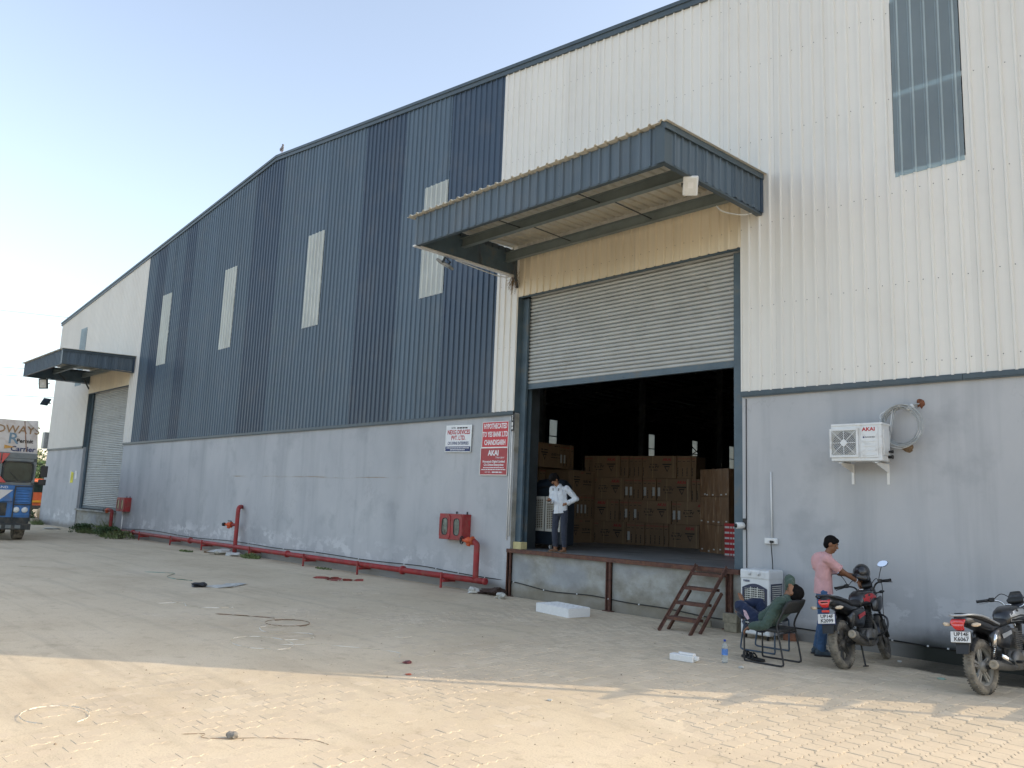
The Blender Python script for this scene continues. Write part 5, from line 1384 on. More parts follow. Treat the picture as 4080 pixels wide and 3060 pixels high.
for an, fd in ((anR, Vector((-.35, -.93, 0))), (anL, Vector((.1, -1, 0)))):
    fd.normalize(); sd_ = fd.cross(Zv); c_ = Vector((an.x, an.y, 0))+fd*.045
    m = MB(); m.loft([(c_, .048, .135, 2.3, sd_, fd), (c_+Zv*.018, .048, .135, 2.3, sd_, fd)], 20)
    m.tube(spline([c_+fd*.06+Zv*.02, c_+fd*.03+sd_*.035+Zv*.055, c_-fd*.02+sd_*.045+Zv*.02], 5), .007, 6); m.tube(spline([c_+fd*.06+Zv*.02, c_+fd*.03-sd_*.035+Zv*.055, c_-fd*.02-sd_*.045+Zv*.02], 5), .007, 6)
    m.build('sandal', pm('tan_sandal', (.17, .12, .08), .2, 20, .8), wm)
pt = thing('phone', 'pale mobile phone in the hand of the man on the dock', 'phone', B+ph)
m = MB(); m.box((0, 0, 0), (.075, .15, .009), Euler((.45, .0, .55)).to_matrix(), .003); m.build('case', M_WPLAST, pt)
m = MB(); m.box((0, -.0022, .0052), (.068, .14, .001), Euler((.45, .0, .55)).to_matrix()); m.build('screen', M_BLACK, pt)

# ---- man reclining in the chair
B = Vector((-5.65, -2.18, 0))
sm_ = thing('person', 'man in green jacket slumped back in a chair with one arm over his head', 'person', B)
pel = Vector((-.10, -.01, .50)); wai = Vector((.02, .02, .585)); che = Vector((.17, .055, .75)); nek = Vector((.235, .085, .845)); hc = Vector((.30, .125, .925))
bax = (che-wai).normalized(); bf = Vector((-.75, -.1, .66)); bf = (bf-bax*bf.dot(bax)).normalized(); br = bax.cross(bf)*-1
br = Vector((.15, .98, .05)); br = (br-bax*br.dot(bax)).normalized()   # toward the wall = his right side
hu = Vector((.72, .25, .62)); hf = Vector((-.60, .10, .66))
shN = che-br*.165+bax*.07; shF = che+br*.165+bax*.07
elN = Vector((.07, -.235, .505)); wrN = Vector((-.13, -.27, .465)); elF = Vector((.20, .20, 1.10)); wrF = Vector((.275, .07, 1.04))
hipN = pel-br*.085; hipF = pel+br*.085
knN = Vector((-.37, -.12, .70)); knF = Vector((-.27, .24, .72)); anN = Vector((-.50, .16, .53)); anF = Vector((-.42, .05, .715))
m = MB(); head(m, hc, hf, hu, 1.0); m.ecap(nek-bax*.03, hc-hu.normalized()*.06, .054, .05)
m.ecap(pel, wai, (.14, .10), (.13, .095), br); m.ecap(wai, che, (.13, .095), (.16, .10), br); m.ecap(che, che+bax*.09, (.16, .1), (.12, .07), br)
limb(m, [shN, elN, wrN], [.048, .04, .027]); limb(m, [shF, elF, wrF], [.048, .04, .027])
hand(m, wrN, (-.7, -.1, -.45), (.4, .1, -1), -1, .5); hand(m, wrF, (.35, -.05, -.9), (-.5, .6, -.4), 1, .45, 1.05)
limb(m, [hipN, knN, anN], [.075, .055, .04]); limb(m, [hipF, knF, anF], [.075, .055, .04])
for an, fd in ((anN, Vector((-.75, .35, .3))), (anF, Vector((-.35, -.02, .75)))):
    fd.normalize(); sd_ = fd.cross(Vector((0, 1, 0))).normalized(); m.ecap(an-fd*.03, an+fd*.12, (.036, .034), (.043, .02), Vector((.1, 1, 0)))
    for i in range(5): b_ = an+fd*.125+Vector((.1, 1, 0)).normalized()*(.034-.017*i); m.ecap(b_, b_+fd*.026, .0095, .008)
body = link('body', remeshed(m, 'body', .0065), M_SKIN, sm_)
face_bits(sm_, body, hc, hf, hu); hair_cap(sm_, hc, hf, hu, 1.05)
M_GREEN = cloth('olive_green_jacket', (.055, .088, .07), .55, 140, .7); M_NAVYT = cloth('navy_track_pants', (.016, .026, .06), .4)
M_TEAL = cloth('teal_shirt', (.06, .12, .17), .4)
m = MB(); m.ecap(pel+bax*.03, wai, (.17, .125), (.16, .12), br); m.ecap(wai, che, (.16, .12), (.19, .125), br); m.ecap(che, che+bax*.085, (.19, .12), (.14, .09), br); m.ecap(che+bax*.08, nek, (.1, .075), (.072, .064), br)
limb(m, [shN, elN, elN.lerp(wrN, .9)], [.072, .066, .05]); limb(m, [shF, elF, elF.lerp(wrF, .75)], [.07, .066, .052])
jk = link('jacket', wrinkle(remeshed(m, 'jacket', .009), .014, 10, 5, (1, 1, 1)), M_GREEN, sm_)
m = MB(); m.tube([nek+bax*.0+(br*cos(q)*.072+bf*sin(q)*.068) for q in [2*pi*i/20 for i in range(20)]], .016, 7, closed=True); m.build('collar', M_GREEN, jk)
m = MB(); c0 = che+bf*.122+br*.05; m.add([c0+br*.09+bax*.06, c0-br*.03+bax*.1, wai+bf*.125, wai+bf*.122+br*.12], [(0, 1, 2, 3)]); m.build('undershirt', M_TEAL, jk, fixn=False)
m = MB(); m.ecap(pel+bax*.03, pel-bax*.04, (.155, .11), (.155, .11), br)
limb(m, [hipN, knN, knN.lerp(anN, .8)], [.098, .082, .066]); limb(m, [hipF, knF, knF.lerp(anF, .8)], [.098, .082, .066])
tp = link('track_pants', wrinkle(remeshed(m, 'track_pants', .009), .010, 10, 6, (1, 1, 1)), M_NAVYT, sm_)
m = MB(); a_ = hipN.lerp(knN, .5)+Vector((0, -.094, .0)); m.add([a_+Vector((-.05, -.003, .06)), a_+Vector((.0, -.004, .045)), a_+Vector((.05, -.003, -.05)), a_+Vector((.015, -.004, -.07)), a_+Vector((-.03, -.003, -.02))], [(0, 1, 2, 3, 4)]); m.build('printed_patch', pm('pale_print', (.45, .33, .38), .4, 40, .8), tp, fixn=False)
# ------------------------------------------------------------------ chairs
M_CHAIRBLK = pm('black_tube', (.018, .018, .02), .2, 9, .45, dirt=(.08, .07, .06), dirt_amt=.15)
M_CHAIRBLU = pm('slate_blue_tube', (.05, .08, .12), .2, 9, .45, dirt=(.1, .09, .08), dirt_amt=.15)
M_MESHBACK = pm('black_padded_back', (.02, .021, .021), .2, 60, .7, bmp=.5, bscale=300)
def chair(loc, rz, label, tube_m, name, back=True, d=.55, w=.52, sh=.43):
    "sled-base chair, front toward local +Y"
    t = thing(name, label, 'chair' if back else 'stool', loc, rz)
    for sx in (-1, 1):
        x = sx*w/2; m = MB()
        pts = [(x, d/2-.02, sh), (x, d/2-.0, sh-.03), (x, d/2, .1), (x, d/2, .03), (x, d/2-.035, .012), (x, 0, .012), (x, -d/2+.06, .012), (x, -d/2+.01, .022), (x, -d/2-.005, .07), (x, -d/2+.06, sh-.02)]
        if back: pts += [(x*.98, -d/2+.075, sh+.1), (x*.96, -d/2+.0, sh+.26), (x*.94, -d/2-.06, sh+.36)]
        else: pts += [(x, -d/2+.07, sh)]
        m.tube(spline(pts, 4), .0125, 9); m.build('side_frame', tube_m, t)
    m = MB(); m.tube([(-w/2, d/2-.03, sh-.01), (w/2, d/2-.03, sh-.01)], .011, 8); m.build('front_rail', tube_m, t)
    m = MB(); m.tube([(-w/2, -d/2+.065, sh-.02), (w/2, -d/2+.065, sh-.02)], .011, 8); m.build('rear_rail', tube_m, t)
    m = MB(); m.bx(-w/2+.01, w/2-.01, -d/2+.05, d/2-.0, sh-.005, sh+.04, .018); m.build('seat', M_MESHBACK, t)
    if back:
        m = MB(); secs = []
        for i in range(7):
            u = i/6; z = sh+.25+.17*u; y = -d/2+.015-.10*u
            secs.append(((0, y, z), (w/2+.005)*(.92+.08*sin(pi*u)), .022+.012*sin(pi*u), 4, (1, 0, 0), (0, 1, .3)))
        m.loft(secs, 24); m.build('backrest', M_MESHBACK, t)
    return t
chair((-5.60, -2.2, 0), pi/2+.03, 'black tube chair with padded back under the reclining man', M_CHAIRBLK, 'chair')
chair((-6.13, -1.42, 0), -pi/2+.05, 'slate blue tube stool in front of the reclining man', M_CHAIRBLU, 'stool', False, .52, .47, .45)

# ------------------------------------------------------------------ motorcycles
M_TYRE = pm('dusty_tyre', (.04, .038, .035), .25, 6, .9, bmp=.3, bscale=60, dirt=(.31, .275, .215), dirt_amt=.75, dscale=5)
M_RIMD = pm('dusty_alloy_dark', (.06, .058, .053), .25, 6, .6, dirt=(.25, .21, .16), dirt_amt=.6, dscale=6)
M_RIMS = pm('dusty_alloy_silver', (.36, .345, .31), .15, 6, .5, metal=.3, dirt=(.30, .265, .205), dirt_amt=.55, dscale=6)
M_BKBLACK = pm('black_bike_paint', (.012, .013, .016), .2, 4, .3, coat=.6, dirt=(.13, .115, .095), dirt_amt=.14, dscale=4)
M_BKMATT = pm('black_bike_plastic', (.02, .021, .022), .25, 6, .6, dirt=(.13, .115, .09), dirt_amt=.35, dscale=5)
M_SEAT = pm('seat_vinyl', (.014, .014, .015), .2, 8, .55, bmp=.15, bscale=90)
M_BKRED = pm('red_bike_graphic', (.42, .015, .02), .1, 5, .35, coat=.4)
M_SILV = pm('silver_bike_paint', (.48, .49, .49), .08, 5, .3, metal=.45, dirt=(.28, .25, .2), dirt_amt=.15)
M_CHROME = pm('chrome', (.68, .68, .68), .05, 5, .12, metal=1.0)
M_ENG = pm('engine_alloy', (.17, .165, .155), .25, 9, .5, metal=.5, dirt=(.2, .17, .12), dirt_amt=.5, dscale=7)
M_TAIL = pm('red_tail_lens', (.62, .012, .012), .15, 25, .15, spec=.8, coat=.5)
M_IND = pm('amber_clear_lens', (.62, .50, .36), .15, 20, .2, spec=.8)
M_PLATE = pm('plate_white', (.72, .72, .70), .05, 9, .45, dirt=(.42, .38, .3), dirt_amt=.2)
M_MIRROR = pm('mirror_glass', (.86, .88, .9), .02, 5, .02, metal=1.0)
M_MUFF = pm('dusty_muffler', (.10, .096, .088), .25, 6, .55, metal=.2, dirt=(.24, .205, .155), dirt_amt=.5, dscale=6)
M_MUFFC = pm('muffler_cap', (.36, .31, .235), .15, 8, .7)

def wheel(t, y, rim_m, R=.302, tw=.052, spokes=5, front=False):
    s_ = tw/.05
    m = MB(); m.lathe([(.212, -.032*s_), (.238, -.047*s_), (.272, -.05*s_), (R-.008, -.032*s_), (R-.002, -.012*s_), (R, 0), (R-.002, .012*s_), (R-.008, .032*s_), (.272, .05*s_), (.238, .047*s_), (.212, .032*s_)], (0, y, R), (1, 0, 0), 56, False)
    for i in range(52):
        a = 2*pi*i/52
        for sx in (-1, 1):
            c = Vector((sx*.025*s_, y+(R-.002)*cos(a+(.06 if sx > 0 else 0)), R+(R-.002)*sin(a+(.06 if sx > 0 else 0))))
            m.box(c, (.034*s_, .016, .008), Matrix.Rotation(a, 3, 'X') @ Matrix.Rotation(sx*.25, 3, 'Y'))
    w = m.build('wheel', M_TYRE, t)
    m = MB(); m.lathe([(.214, -.035), (.226, -.034), (.214, -.026), (.198, -.014), (.194, 0), (.198, .014), (.214, .026), (.226, .034), (.214, .035)], (0, y, R), (1, 0, 0), 44, False)
    m.lathe([(.0, -.055), (.022, -.055), (.055, -.04), (.06, -.02), (.06, .02), (.055, .04), (.022, .055), (.0, .055)], (0, y, R), (1, 0, 0), 20, False)
    for i in range(spokes):
        a = 2*pi*i/spokes+.3
        for da in (-.13, .13):
            p0 = Vector((0, y+.05*cos(a+da*2.2), R+.05*sin(a+da*2.2))); p1 = Vector((0, y+.2*cos(a+da), R+.2*sin(a+da)))
            m.beam(p0, p1, .026, .022, (1, 0, 0))
    m.build('rim', rim_m, w)
    m = MB(); m.lathe([(.05, 0), (.085 if not front else .115, 0), (.085 if not front else .115, .004), (.05, .004)], (-.04 if not front else .045, y, R), (1, 0, 0), 28); m.build('brake_drum' if not front else 'brake_disc', M_ENG, w)
    return w
def bike(loc, rz, lean, label, st, plate, steer):
    t = thing('motorcycle', label, 'motorcycle', loc, rot=(0, -lean, rz))
    A, Bm = M_BKBLACK, M_BKMATT
    wheel(t, 0, M_RIMD if st == 1 else M_RIMS, .305, .055, 5 if st == 2 else 6)
    # rear: swing arm, shocks, mudguard
    m = MB()
    for sx in (-1, 1): m.beam((sx*.085, -.03, .30), (sx*.085, .46, .36), .028, .045)
    m.bx(-.085, .085, .40, .45, .33, .38); m.build('swing_arm', Bm, t)
    for sx in (-1, 1):
        m = MB(); m.tube([(sx*.115, .06, .33), (sx*.125, .20, .68)], .014, 8); m.lathe([(.026, 0), (.03, .13), (.026, .16)], (sx*.119, .135, .52), (.03*sx, .37, .93), 12)
        s_ = m.build('shock_absorber', M_CHROME if st == 2 else Bm, t)
        m = MB(); a0 = Vector((sx*.116, .075, .37)); ax = Vector((.03*sx, .37, .93)).normalized(); u = ax.orthogonal().normalized(); w = ax.cross(u)
        m.tube([a0+ax*(.0022*i)+(u*cos(i*.62)+w*sin(i*.62))*.027 for i in range(72)], .0055, 5, cap=False); m.build('spring', Bm, s_)
    m = MB()        # rear mudguard: arc plus flap carrying the plate
    pr = []
    for i in range(6):
        a = radians(98+i*9); pr.append((.335*cos(a), .305+.335*sin(a)))
    for i in range(len(pr)-1):
        (y0, z0), (y1, z1) = pr[i], pr[i+1]; w0 = .065+.004*i
        m.add([(-w0, y0, z0-.02), (-w0*.6, y0, z0), (w0*.6, y0, z0), (w0, y0, z0-.02), (-w0, y1, z1-.012), (-w0*.6, y1-.006, z1), (w0*.6, y1-.006, z1), (w0, y1, z1-.012)], [(0, 1, 5, 4), (1, 2, 6, 5), (2, 3, 7, 6)])
    m.add([(-.085, -.30, .66), (.085, -.30, .66), (.07, -.365, .47), (-.07, -.365, .47), (-.085, -.27, .66), (.085, -.27, .66), (.07, -.34, .47), (-.07, -.34, .47)], [(0, 1, 2, 3), (7, 6, 5, 4), (0, 4, 5, 1), (1, 5, 6, 2), (2, 6, 7, 3), (3, 7, 4, 0)])
    m.build('rear_mudguard', Bm, t, fixn=False)
    # number plate
    p = MB(); p.bx(-.115, .115, -.006, .006, -.062, .062, .004); pl = p.build('number_plate', M_PLATE, t); pl.location = (-.005, -.335, .655); pl.rotation_euler = (radians(-12), 0, 0)
    text(plate[0], .062, M_DARKPRINT, pl, (.012, -.0075, .028), bold=.0012, sx=1.05); text(plate[1], .062, M_DARKPRINT, pl, (.012, -.0075, -.028), bold=.0012, sx=1.05)
    m = MB(); m.bx(-.122, .122, .004, .014, -.07, .068); m.build('plate_frame', M_BLUEPRINT if st == 1 else Bm, pl)
    # tail cowl, lamp
    m = MB(); zt = .90 if st == 1 else .87
    m.loft([((0, -.34, zt-.03), .05, .035, 3), ((0, -.28, zt-.025), .085, .055, 3), ((0, -.12, zt-.05), .10, .062, 3.2), ((0, .12, zt-.11), .115, .07, 3.2), ((0, .36, zt-.17), .12, .08, 3), ((0, .5, zt-.2), .105, .075, 3)], 22)
    m.build('tail_cowl', A, t)
    m = MB()
    if st == 1: m.loft([((0, -.325, zt-.005), .082, .008, 3), ((0, -.345, zt-.035), .078, .022, 3.5), ((0, -.335, zt-.075), .052, .03, 3), ((0, -.32, zt-.095), .045, .01, 3)], 20)
    else: m.loft([((0, -.335, zt-.02), .085, .01, 3), ((0, -.37, zt-.055), .083, .03, 3.5), ((0, -.36, zt-.1), .06, .028, 3), ((0, -.33, zt-.135), .05, .012, 3)], 20)
    m.build('tail_light', M_TAIL, t)
    m = MB(); m.bx(-.05, .05, -.342, -.318, .735, .765, .004); m.build('reflector', M_TAIL, t)
    for sx in (-1, 1):
        m = MB(); m.tube([(sx*.06, -.27, .785), (sx*.13, -.29, .79)], .011, 8); ii = m.build('indicator', Bm, t)
        m = MB(); m.loft([((sx*.125, -.295, .79), .006, .012, 2, (0, 1, 0)), ((sx*.15, -.30, .792), .018, .022, 2.2, (0, 1, 0)), ((sx*.19, -.295, .795), .02, .024, 2.2, (0, 1, 0)), ((sx*.222, -.28, .797), .008, .01, 2, (0, 1, 0))], 14); m.build('lens', M_IND, ii)
    # seat
    m = MB(); m.loft([((0, -.27, zt+.03), .085, .022, 3), ((0, -.1, zt+.005), .12, .035, 3), ((0, .12, zt-.05), .135, .04, 3), ((0, .22, zt-.09), .135, .04, 3), ((0, .42, zt-.105), .13, .045, 3), ((0, .60, zt-.085), .085, .04, 3), ((0, .66, zt-.07), .05, .03, 3)], 22); m.build('seat', M_SEAT, t)
    m = MB()
    if st == 1: m.tube(spline([(-.12, .06, zt-.02), (-.125, -.2, zt+.01), (-.10, -.33, zt+.045), (0, -.37, zt+.055), (.10, -.33, zt+.045), (.125, -.2, zt+.01), (.12, .06, zt-.02)], 5), .011, 8)
    else: m.tube(spline([(-.125, .32, zt-.10), (-.135, .0, zt-.0), (-.12, -.25, zt+.035), (-.06, -.37, zt+.03), (.06, -.37, zt+.03), (.12, -.25, zt+.035), (.135, .0, zt-.0), (.125, .32, zt-.10)], 5), .014, 8)
    m.build('grab_rail', A if st == 1 else M_SILV, t)
    # tank
    zk = .0
    tank_secs = [((0, .60, .80), .075, .07, 2.6), ((0, .68, .84), .115, .095, 2.8), ((0, .80, .862), .145, .108, 2.8), ((0, .92, .86), .155, .112, 2.8), ((0, 1.02, .845), .14, .10, 2.6), ((0, 1.09, .83), .095, .075, 2.4)]
    m = MB(); m.loft(tank_secs, 28); tk = m.build('fuel_tank', A, t)
    m = MB(); m.lathe([(.04, 0), (.04, .012), (.0, .014)], (0, .88, .972), (0, .05, 1), 16); m.build('filler_cap', M_CHROME, tk)
    for sx in (-1, 1):
        m = MB()        # graphic panels standing 2 mm proud of the tank side
        def on(y, v):
            for i in range(len(tank_secs)-1):
                y0, y1 = tank_secs[i][0][1], tank_secs[i+1][0][1]
                if y0 <= y <= y1:
                    u = (y-y0)/(y1-y0); c0, c1 = tank_secs[i], tank_secs[i+1]
                    z = c0[0][2]*(1-u)+c1[0][2]*u; a = c0[1]*(1-u)+c1[1]*u; b = c0[2]*(1-u)+c1[2]*u
                    ss = max(-.999, min(.999, v)); cc = (1-abs(ss)**2.75)**(1/2.75)
                    return (sx*(a*cc+.004), y, z+b*ss)
        if st == 1:
            prs = [(.66, -.1, .5), (.72, -.25, .62), (.78, -.5, .62), (.84, -.1, .58), (.90, .05, .5), (.97, -.1, .42), (1.02, -.25, .2)]
        else: prs = [(.66, .05, .5), (.74, .0, .62), (.82, .05, .66), (.92, .0, .62), (1.0, -.02, .5), (1.05, .1, .4)]
        vs = [on(y, a) for y, a, b in prs]+[on(y, (a+b)/2) for y, a, b in prs]+[on(y, b) for y, a, b in prs]; k_ = len(prs)
        m.add(vs, [(i, i+1, k_+i+1, k_+i) for i in range(k_-1)]+[(k_+i, k_+i+1, 2*k_+i+1, 2*k_+i) for i in range(k_-1)]); m.build('tank_graphic', M_BKRED if st == 1 else M_SILV, tk, fixn=False)
        if st == 2:
            prs2 = [(.66, -.55, -.15), (.8, -.65, -.12), (.95, -.6, -.15), (1.05, -.4, -.1)]; m = MB(); vs = [on(y, a) for y, a, b in prs2]+[on(y, b) for y, a, b in prs2]; k_ = len(prs2)
            m.add(vs, [(i, i+1, k_+i+1, k_+i) for i in range(k_-1)]); m.build('tank_graphic', M_GREYMET, tk, fixn=False)
        # side panel
        m = MB(); m.loft([((sx*.10, .12, .62), .022, .05, 2.5, (sx, 0, 0)), ((sx*.125, .25, .62), .03, .11, 3, (sx, 0, 0)), ((sx*.13, .42, .62), .035, .13, 3, (sx, 0, 0)), ((sx*.115, .56, .66), .025, .09, 2.5, (sx, 0, 0))], 16); sp = m.build('side_panel', A, t)
        m = MB(); m.prism([(.27, .66), (.50, .70), (.50, .655), (.29, .61)], sx*.166, sx*.17, Matrix(((0, 1, 0, 0), (1, 0, 0, 0), (0, 0, 1, 0), (0, 0, 0, 1)))); m.build('badge', M_SILV if st == 2 else M_BKRED, sp)
        m = MB(); m.tube([(sx*.10, .50, .32), (sx*.23, .50, .33)], .012, 8); m.bx(sx*.14 if sx > 0 else sx*.24, sx*.24 if sx > 0 else sx*.14, .48, .53, .325, .35, .006); m.build('foot_peg', Bm, t)
        m = MB(); m.tube([(sx*.11, .10, .36), (sx*.2, .12, .40)], .010, 8); m.bx(min(sx*.14, sx*.22), max(sx*.14, sx*.22), .10, .145, .395, .415, .005); m.build('pillion_peg', Bm, t)
    if st == 1:     # tank shrouds
        for sx in (-1, 1):
            m = MB(); m.loft([((sx*.13, .86, .74), .02, .06, 2.4, (sx, 0, 0)), ((sx*.165, .98, .76), .025, .10, 2.6, (sx, 0, 0)), ((sx*.17, 1.10, .80), .022, .08, 2.4, (sx, 0, 0)), ((sx*.14, 1.18, .84), .012, .03, 2.2, (sx, 0, 0))], 16); m.build('shroud', A, t)
    # engine and frame
    m = MB(); m.beam((0, .55, .78), (0, 1.08, .86), .05, .06); m.beam((0, 1.06, .80), (0, .96, .36), .05, .05); m.beam((.06, .5, .74), (.06, .44, .33), .035, .04); m.beam((-.06, .5, .74), (-.06, .44, .33), .035, .04)
    m.beam((.055, .5, .75), (.06, -.1, .80), .025, .03); m.beam((-.055, .5, .75), (-.06, -.1, .80), .025, .03); m.build('frame', Bm, t)
    m = MB(); m.bx(-.12, .12, .50, .84, .25, .46, .04); m.lathe([(.0, 0), (.10, 0), (.115, .02), (.10, .05), (.05, .06), (.0, .06)], (.12, .58, .35), (1, 0, 0), 22); m.lathe([(.0, 0), (.085, 0), (.095, .02), (.08, .045), (.0, .05)], (-.12, .60, .35), (-1, 0, 0), 22); m.lathe([(.0, 0), (.06, 0), (.07, .02), (.05, .04), (.0, .04)], (.12, .76, .38), (1, 0, 0), 18)
    en = m.build('engine', M_ENG, t)
    m = MB()
    for i in range(9): m.bx(-.085, .085, .72+.018*i*.25, .88+.018*i*.25, .46+.024*i, .472+.024*i)
    m.bx(-.06, .06, .74, .88, .44, .70); m.build('cylinder_fins', M_ENG if st == 2 else Bm, en)
    m = MB(); m.bx(-.04, .06, .52, .70, .50, .60, .02); m.build('carburettor', Bm, en)
    # exhaust on the right
    m = MB(); m.tube(spline([(.03, .90, .60), (.06, 1.0, .50), (.09, .95, .32), (.11, .80, .25), (.13, .55, .25), (.15, .38, .28), (.17, .28, .31)], 5), .02, 10); ex = m.build('exhaust', M_MUFF, t)
    m = MB()
    if st == 1: m.loft([((.165, .34, .29), .03, .035, 2.4), ((.185, .25, .325), .055, .062, 2.6), ((.205, .02, .40), .062, .068, 2.6), ((.215, -.12, .445), .055, .06, 2.4)], 20)
    else: m.loft([((.155, .50, .27), .026, .03, 2), ((.175, .35, .29), .045, .048, 2), ((.195, -.02, .335), .052, .056, 2), ((.20, -.10, .345), .05, .054, 2)], 20)
    mf = m.build('muffler', M_MUFF, ex)
    e = (.215, -.122, .446) if st == 1 else (.2, -.102, .3455)
    m = MB(); m.lathe([(.055, 0), (.05, .012), (.018, .014), (.018, .004)], e, (.06, -1, .28 if st == 1 else .1), 20); m.lathe([(.0, .0105), (.017, .011)], e, (.06, -1, .28 if st == 1 else .1), 12); m.build('muffler_cap', M_MUFFC, mf)
    m = MB(); m.loft([((.235, .30, .33), .006, .02, 2, (1, 0, 0)), ((.262, .18, .375), .006, .032, 2.5, (1, 0, 0)), ((.272, -.02, .435), .006, .025, 2.2, (1, 0, 0))], 12); m.build('heat_shield', Bm if st == 1 else M_CHROME, mf)
    # chain case, stand
    m = MB(); m.loft([((-.115, -.06, .33), .012, .06, 3), ((-.115, .2, .35), .012, .075, 3), ((-.115, .50, .37), .012, .06, 3)], 14); m.build('chain_case', Bm, t)
    m = MB(); m.tube([(.10, .36, .30), (.14, .30, .05), (.155, .27, .012)] if st == 1 else [(-.12, .55, .28), (-.2, .50, .1), (-.26, .46, .0)], .013, 8); m.bx(.13, .19, .24, .29, .0, .014) if st == 1 else m.bx(-.3, -.24, .44, .49, .0, .014); m.build('stand', Bm, t)
    # guards
    m = MB()
    if st == 1:
        m.tube(spline([(-.08, .98, .62), (-.2, .97, .62), (-.27, .95, .56), (-.26, .92, .44), (-.18, .9, .36), (-.06, .9, .34)], 5), .014, 9); m.tube(spline([(.08, .98, .62), (.2, .97, .62), (.27, .95, .56), (.26, .92, .44), (.18, .9, .36), (.06, .9, .34)], 5), .014, 9)
    else:
        m.tube(spline([(-.06, 1.0, .76), (-.2, .98, .74), (-.24, .95, .6), (-.2, .92, .4), (-.08, .9, .33)], 5), .013, 9); m.tube(spline([(.06, 1.0, .76), (.2, .98, .74), (.24, .95, .6), (.2, .92, .4), (.08, .9, .33)], 5), .013, 9)
    m.build('crash_guard', A, t)
    m = MB()
    if st == 1: m.tube(spline([(-.13, .38, .70), (-.21, .3, .66), (-.2, .1, .5), (-.16, .02, .42)], 5), .009, 7)
    m.tube([(-.1, .3, .4), (-.13, .1, .62)], .009, 7); m.build('saree_guard', Bm, t)
    # ---- steered front end
    piv = Vector((0, 1.07, .88)); ax = Vector((0, -.42, .91)).normalized()
    Rs = Matrix.Translation(piv) @ Matrix.Rotation(steer, 4, ax) @ Matrix.Translation(-piv)
    def place(o): o.matrix_local = Rs; return o
    fw = wheel(t, 1.30, M_RIMD if st == 1 else M_RIMS, .298, .044, 5 if st == 2 else 6, True); place(fw)
    for sx in (-1, 1):
        m = MB(); m.tube([(sx*.085, 1.075, .86), (sx*.085, 1.20, .52)], .017, 10); m.tube([(sx*.085, 1.195, .53), (sx*.085, 1.30, .29)], .027, 10); place(m.build('fork_leg', M_CHROME if st == 2 else Bm, t))
    m = MB()
    for i in range(9):
        a0, a1 = radians(50+i*13), radians(63+i*13)
        v = lambda a, x, r_: (x, 1.30+r_*cos(a), .298+r_*sin(a))
        m.add([v(a0, -.055, .318), v(a0, 0, .335), v(a0, .055, .318), v(a1, -.055, .318), v(a1, 0, .335), v(a1, .055, .318)], [(0, 1, 4, 3), (1, 2, 5, 4)])
    place(m.build('front_mudguard', A, t, fixn=False))
    m = MB(); m.loft([((0, 1.10, .93), .07, .08, 2.6), ((0, 1.20, .92), .105, .11, 2.6), ((0, 1.28, .90), .095, .095, 2.4), ((0, 1.33, .88), .055, .06, 2.2)], 20); hl = place(m.build('headlamp_cowl', A, t))
    m = MB(); m.loft([((0, 1.12, 1.0), .09, .012, 3), ((0, 1.17, 1.08), .085, .012, 3), ((0, 1.20, 1.13), .06, .008, 3)], 16); m.build('fly_screen', A, hl)
    m = MB(); m.lathe([(.05, 0), (.055, .02), (.045, .05), (.0, .06)], (0, 1.35, .87), (0, 1, -.15), 18); m.build('headlamp', M_LAMPGLASS, hl)
    m = MB(); m.loft([((0, 1.10, 1.00), .085, .02, 3, (1, 0, 0), (0, 1, .3)), ((0, 1.11, 1.035), .10, .045, 3, (1, 0, 0), (0, 1, .3)), ((0, 1.12, 1.06), .08, .03, 3, (1, 0, 0), (0, 1, .3))], 18); place(m.build('instrument_cluster', Bm, t))
    m = MB(); m.tube(spline([(.22, .98, 1.05), (.16, 1.12, 1.1), (.05, 1.18, 1.0), (.03, 1.1, .82)], 5), .005, 6); m.tube(spline([(-.22, .98, 1.05), (-.14, 1.14, 1.12), (-.04, 1.2, 1.0), (-.03, 1.1, .8)], 5), .005, 6); m.tube(spline([(.24, .98, 1.04), (.2, 1.2, .95), (.11, 1.28, .6), (.1, 1.3, .35)], 5), .005, 6); place(m.build('control_cable', M_BLACKCABLE, t))
    m = MB()
    hb = [(-.37, .90, 1.05), (-.28, .95, 1.055), (-.16, 1.04, 1.03), (-.08, 1.06, .95), (.08, 1.06, .95), (.16, 1.04, 1.03), (.28, .95, 1.055), (.37, .90, 1.05)]
    m.tube(spline(hb, 5), .012, 9); h = place(m.build('handlebar', M_CHROME if st == 2 else Bm, t))
    for sx in (-1, 1):
        m = MB(); a_ = Vector((sx*.385, .892, 1.05)); b_ = Vector((sx*.26, .962, 1.056)); m.tube([a_, b_], .0175, 12); m.lathe([(.02, 0), (.02, .012)], a_, (b_-a_), 12); m.build('grip', M_BLACK, h)
        m = MB(); m.bx(min(sx*.2, sx*.26), max(sx*.2, sx*.26), .95, 1.01, 1.03, 1.085, .012); m.build('switch_gear', Bm, h)
        m = MB(); m.tube(spline([(sx*.24, 1.0, 1.045), (sx*.30, 1.01, 1.035), (sx*.39, .96, 1.02)], 4), .006, 6); m.build('lever', M_ALU if st == 2 else Bm, h)
        if st == 2:
            m = MB(); m.tube([(sx*.09, 1.2, .90), (sx*.15, 1.2, .91)], .010, 7); m.loft([((sx*.15, 1.2, .91), .012, .016, 2, (0, 1, 0)), ((sx*.18, 1.19, .912), .018, .022, 2.2, (0, 1, 0)), ((sx*.22, 1.18, .914), .008, .01, 2, (0, 1, 0))], 12); place(m.build('front_indicator', Bm, t)); continue
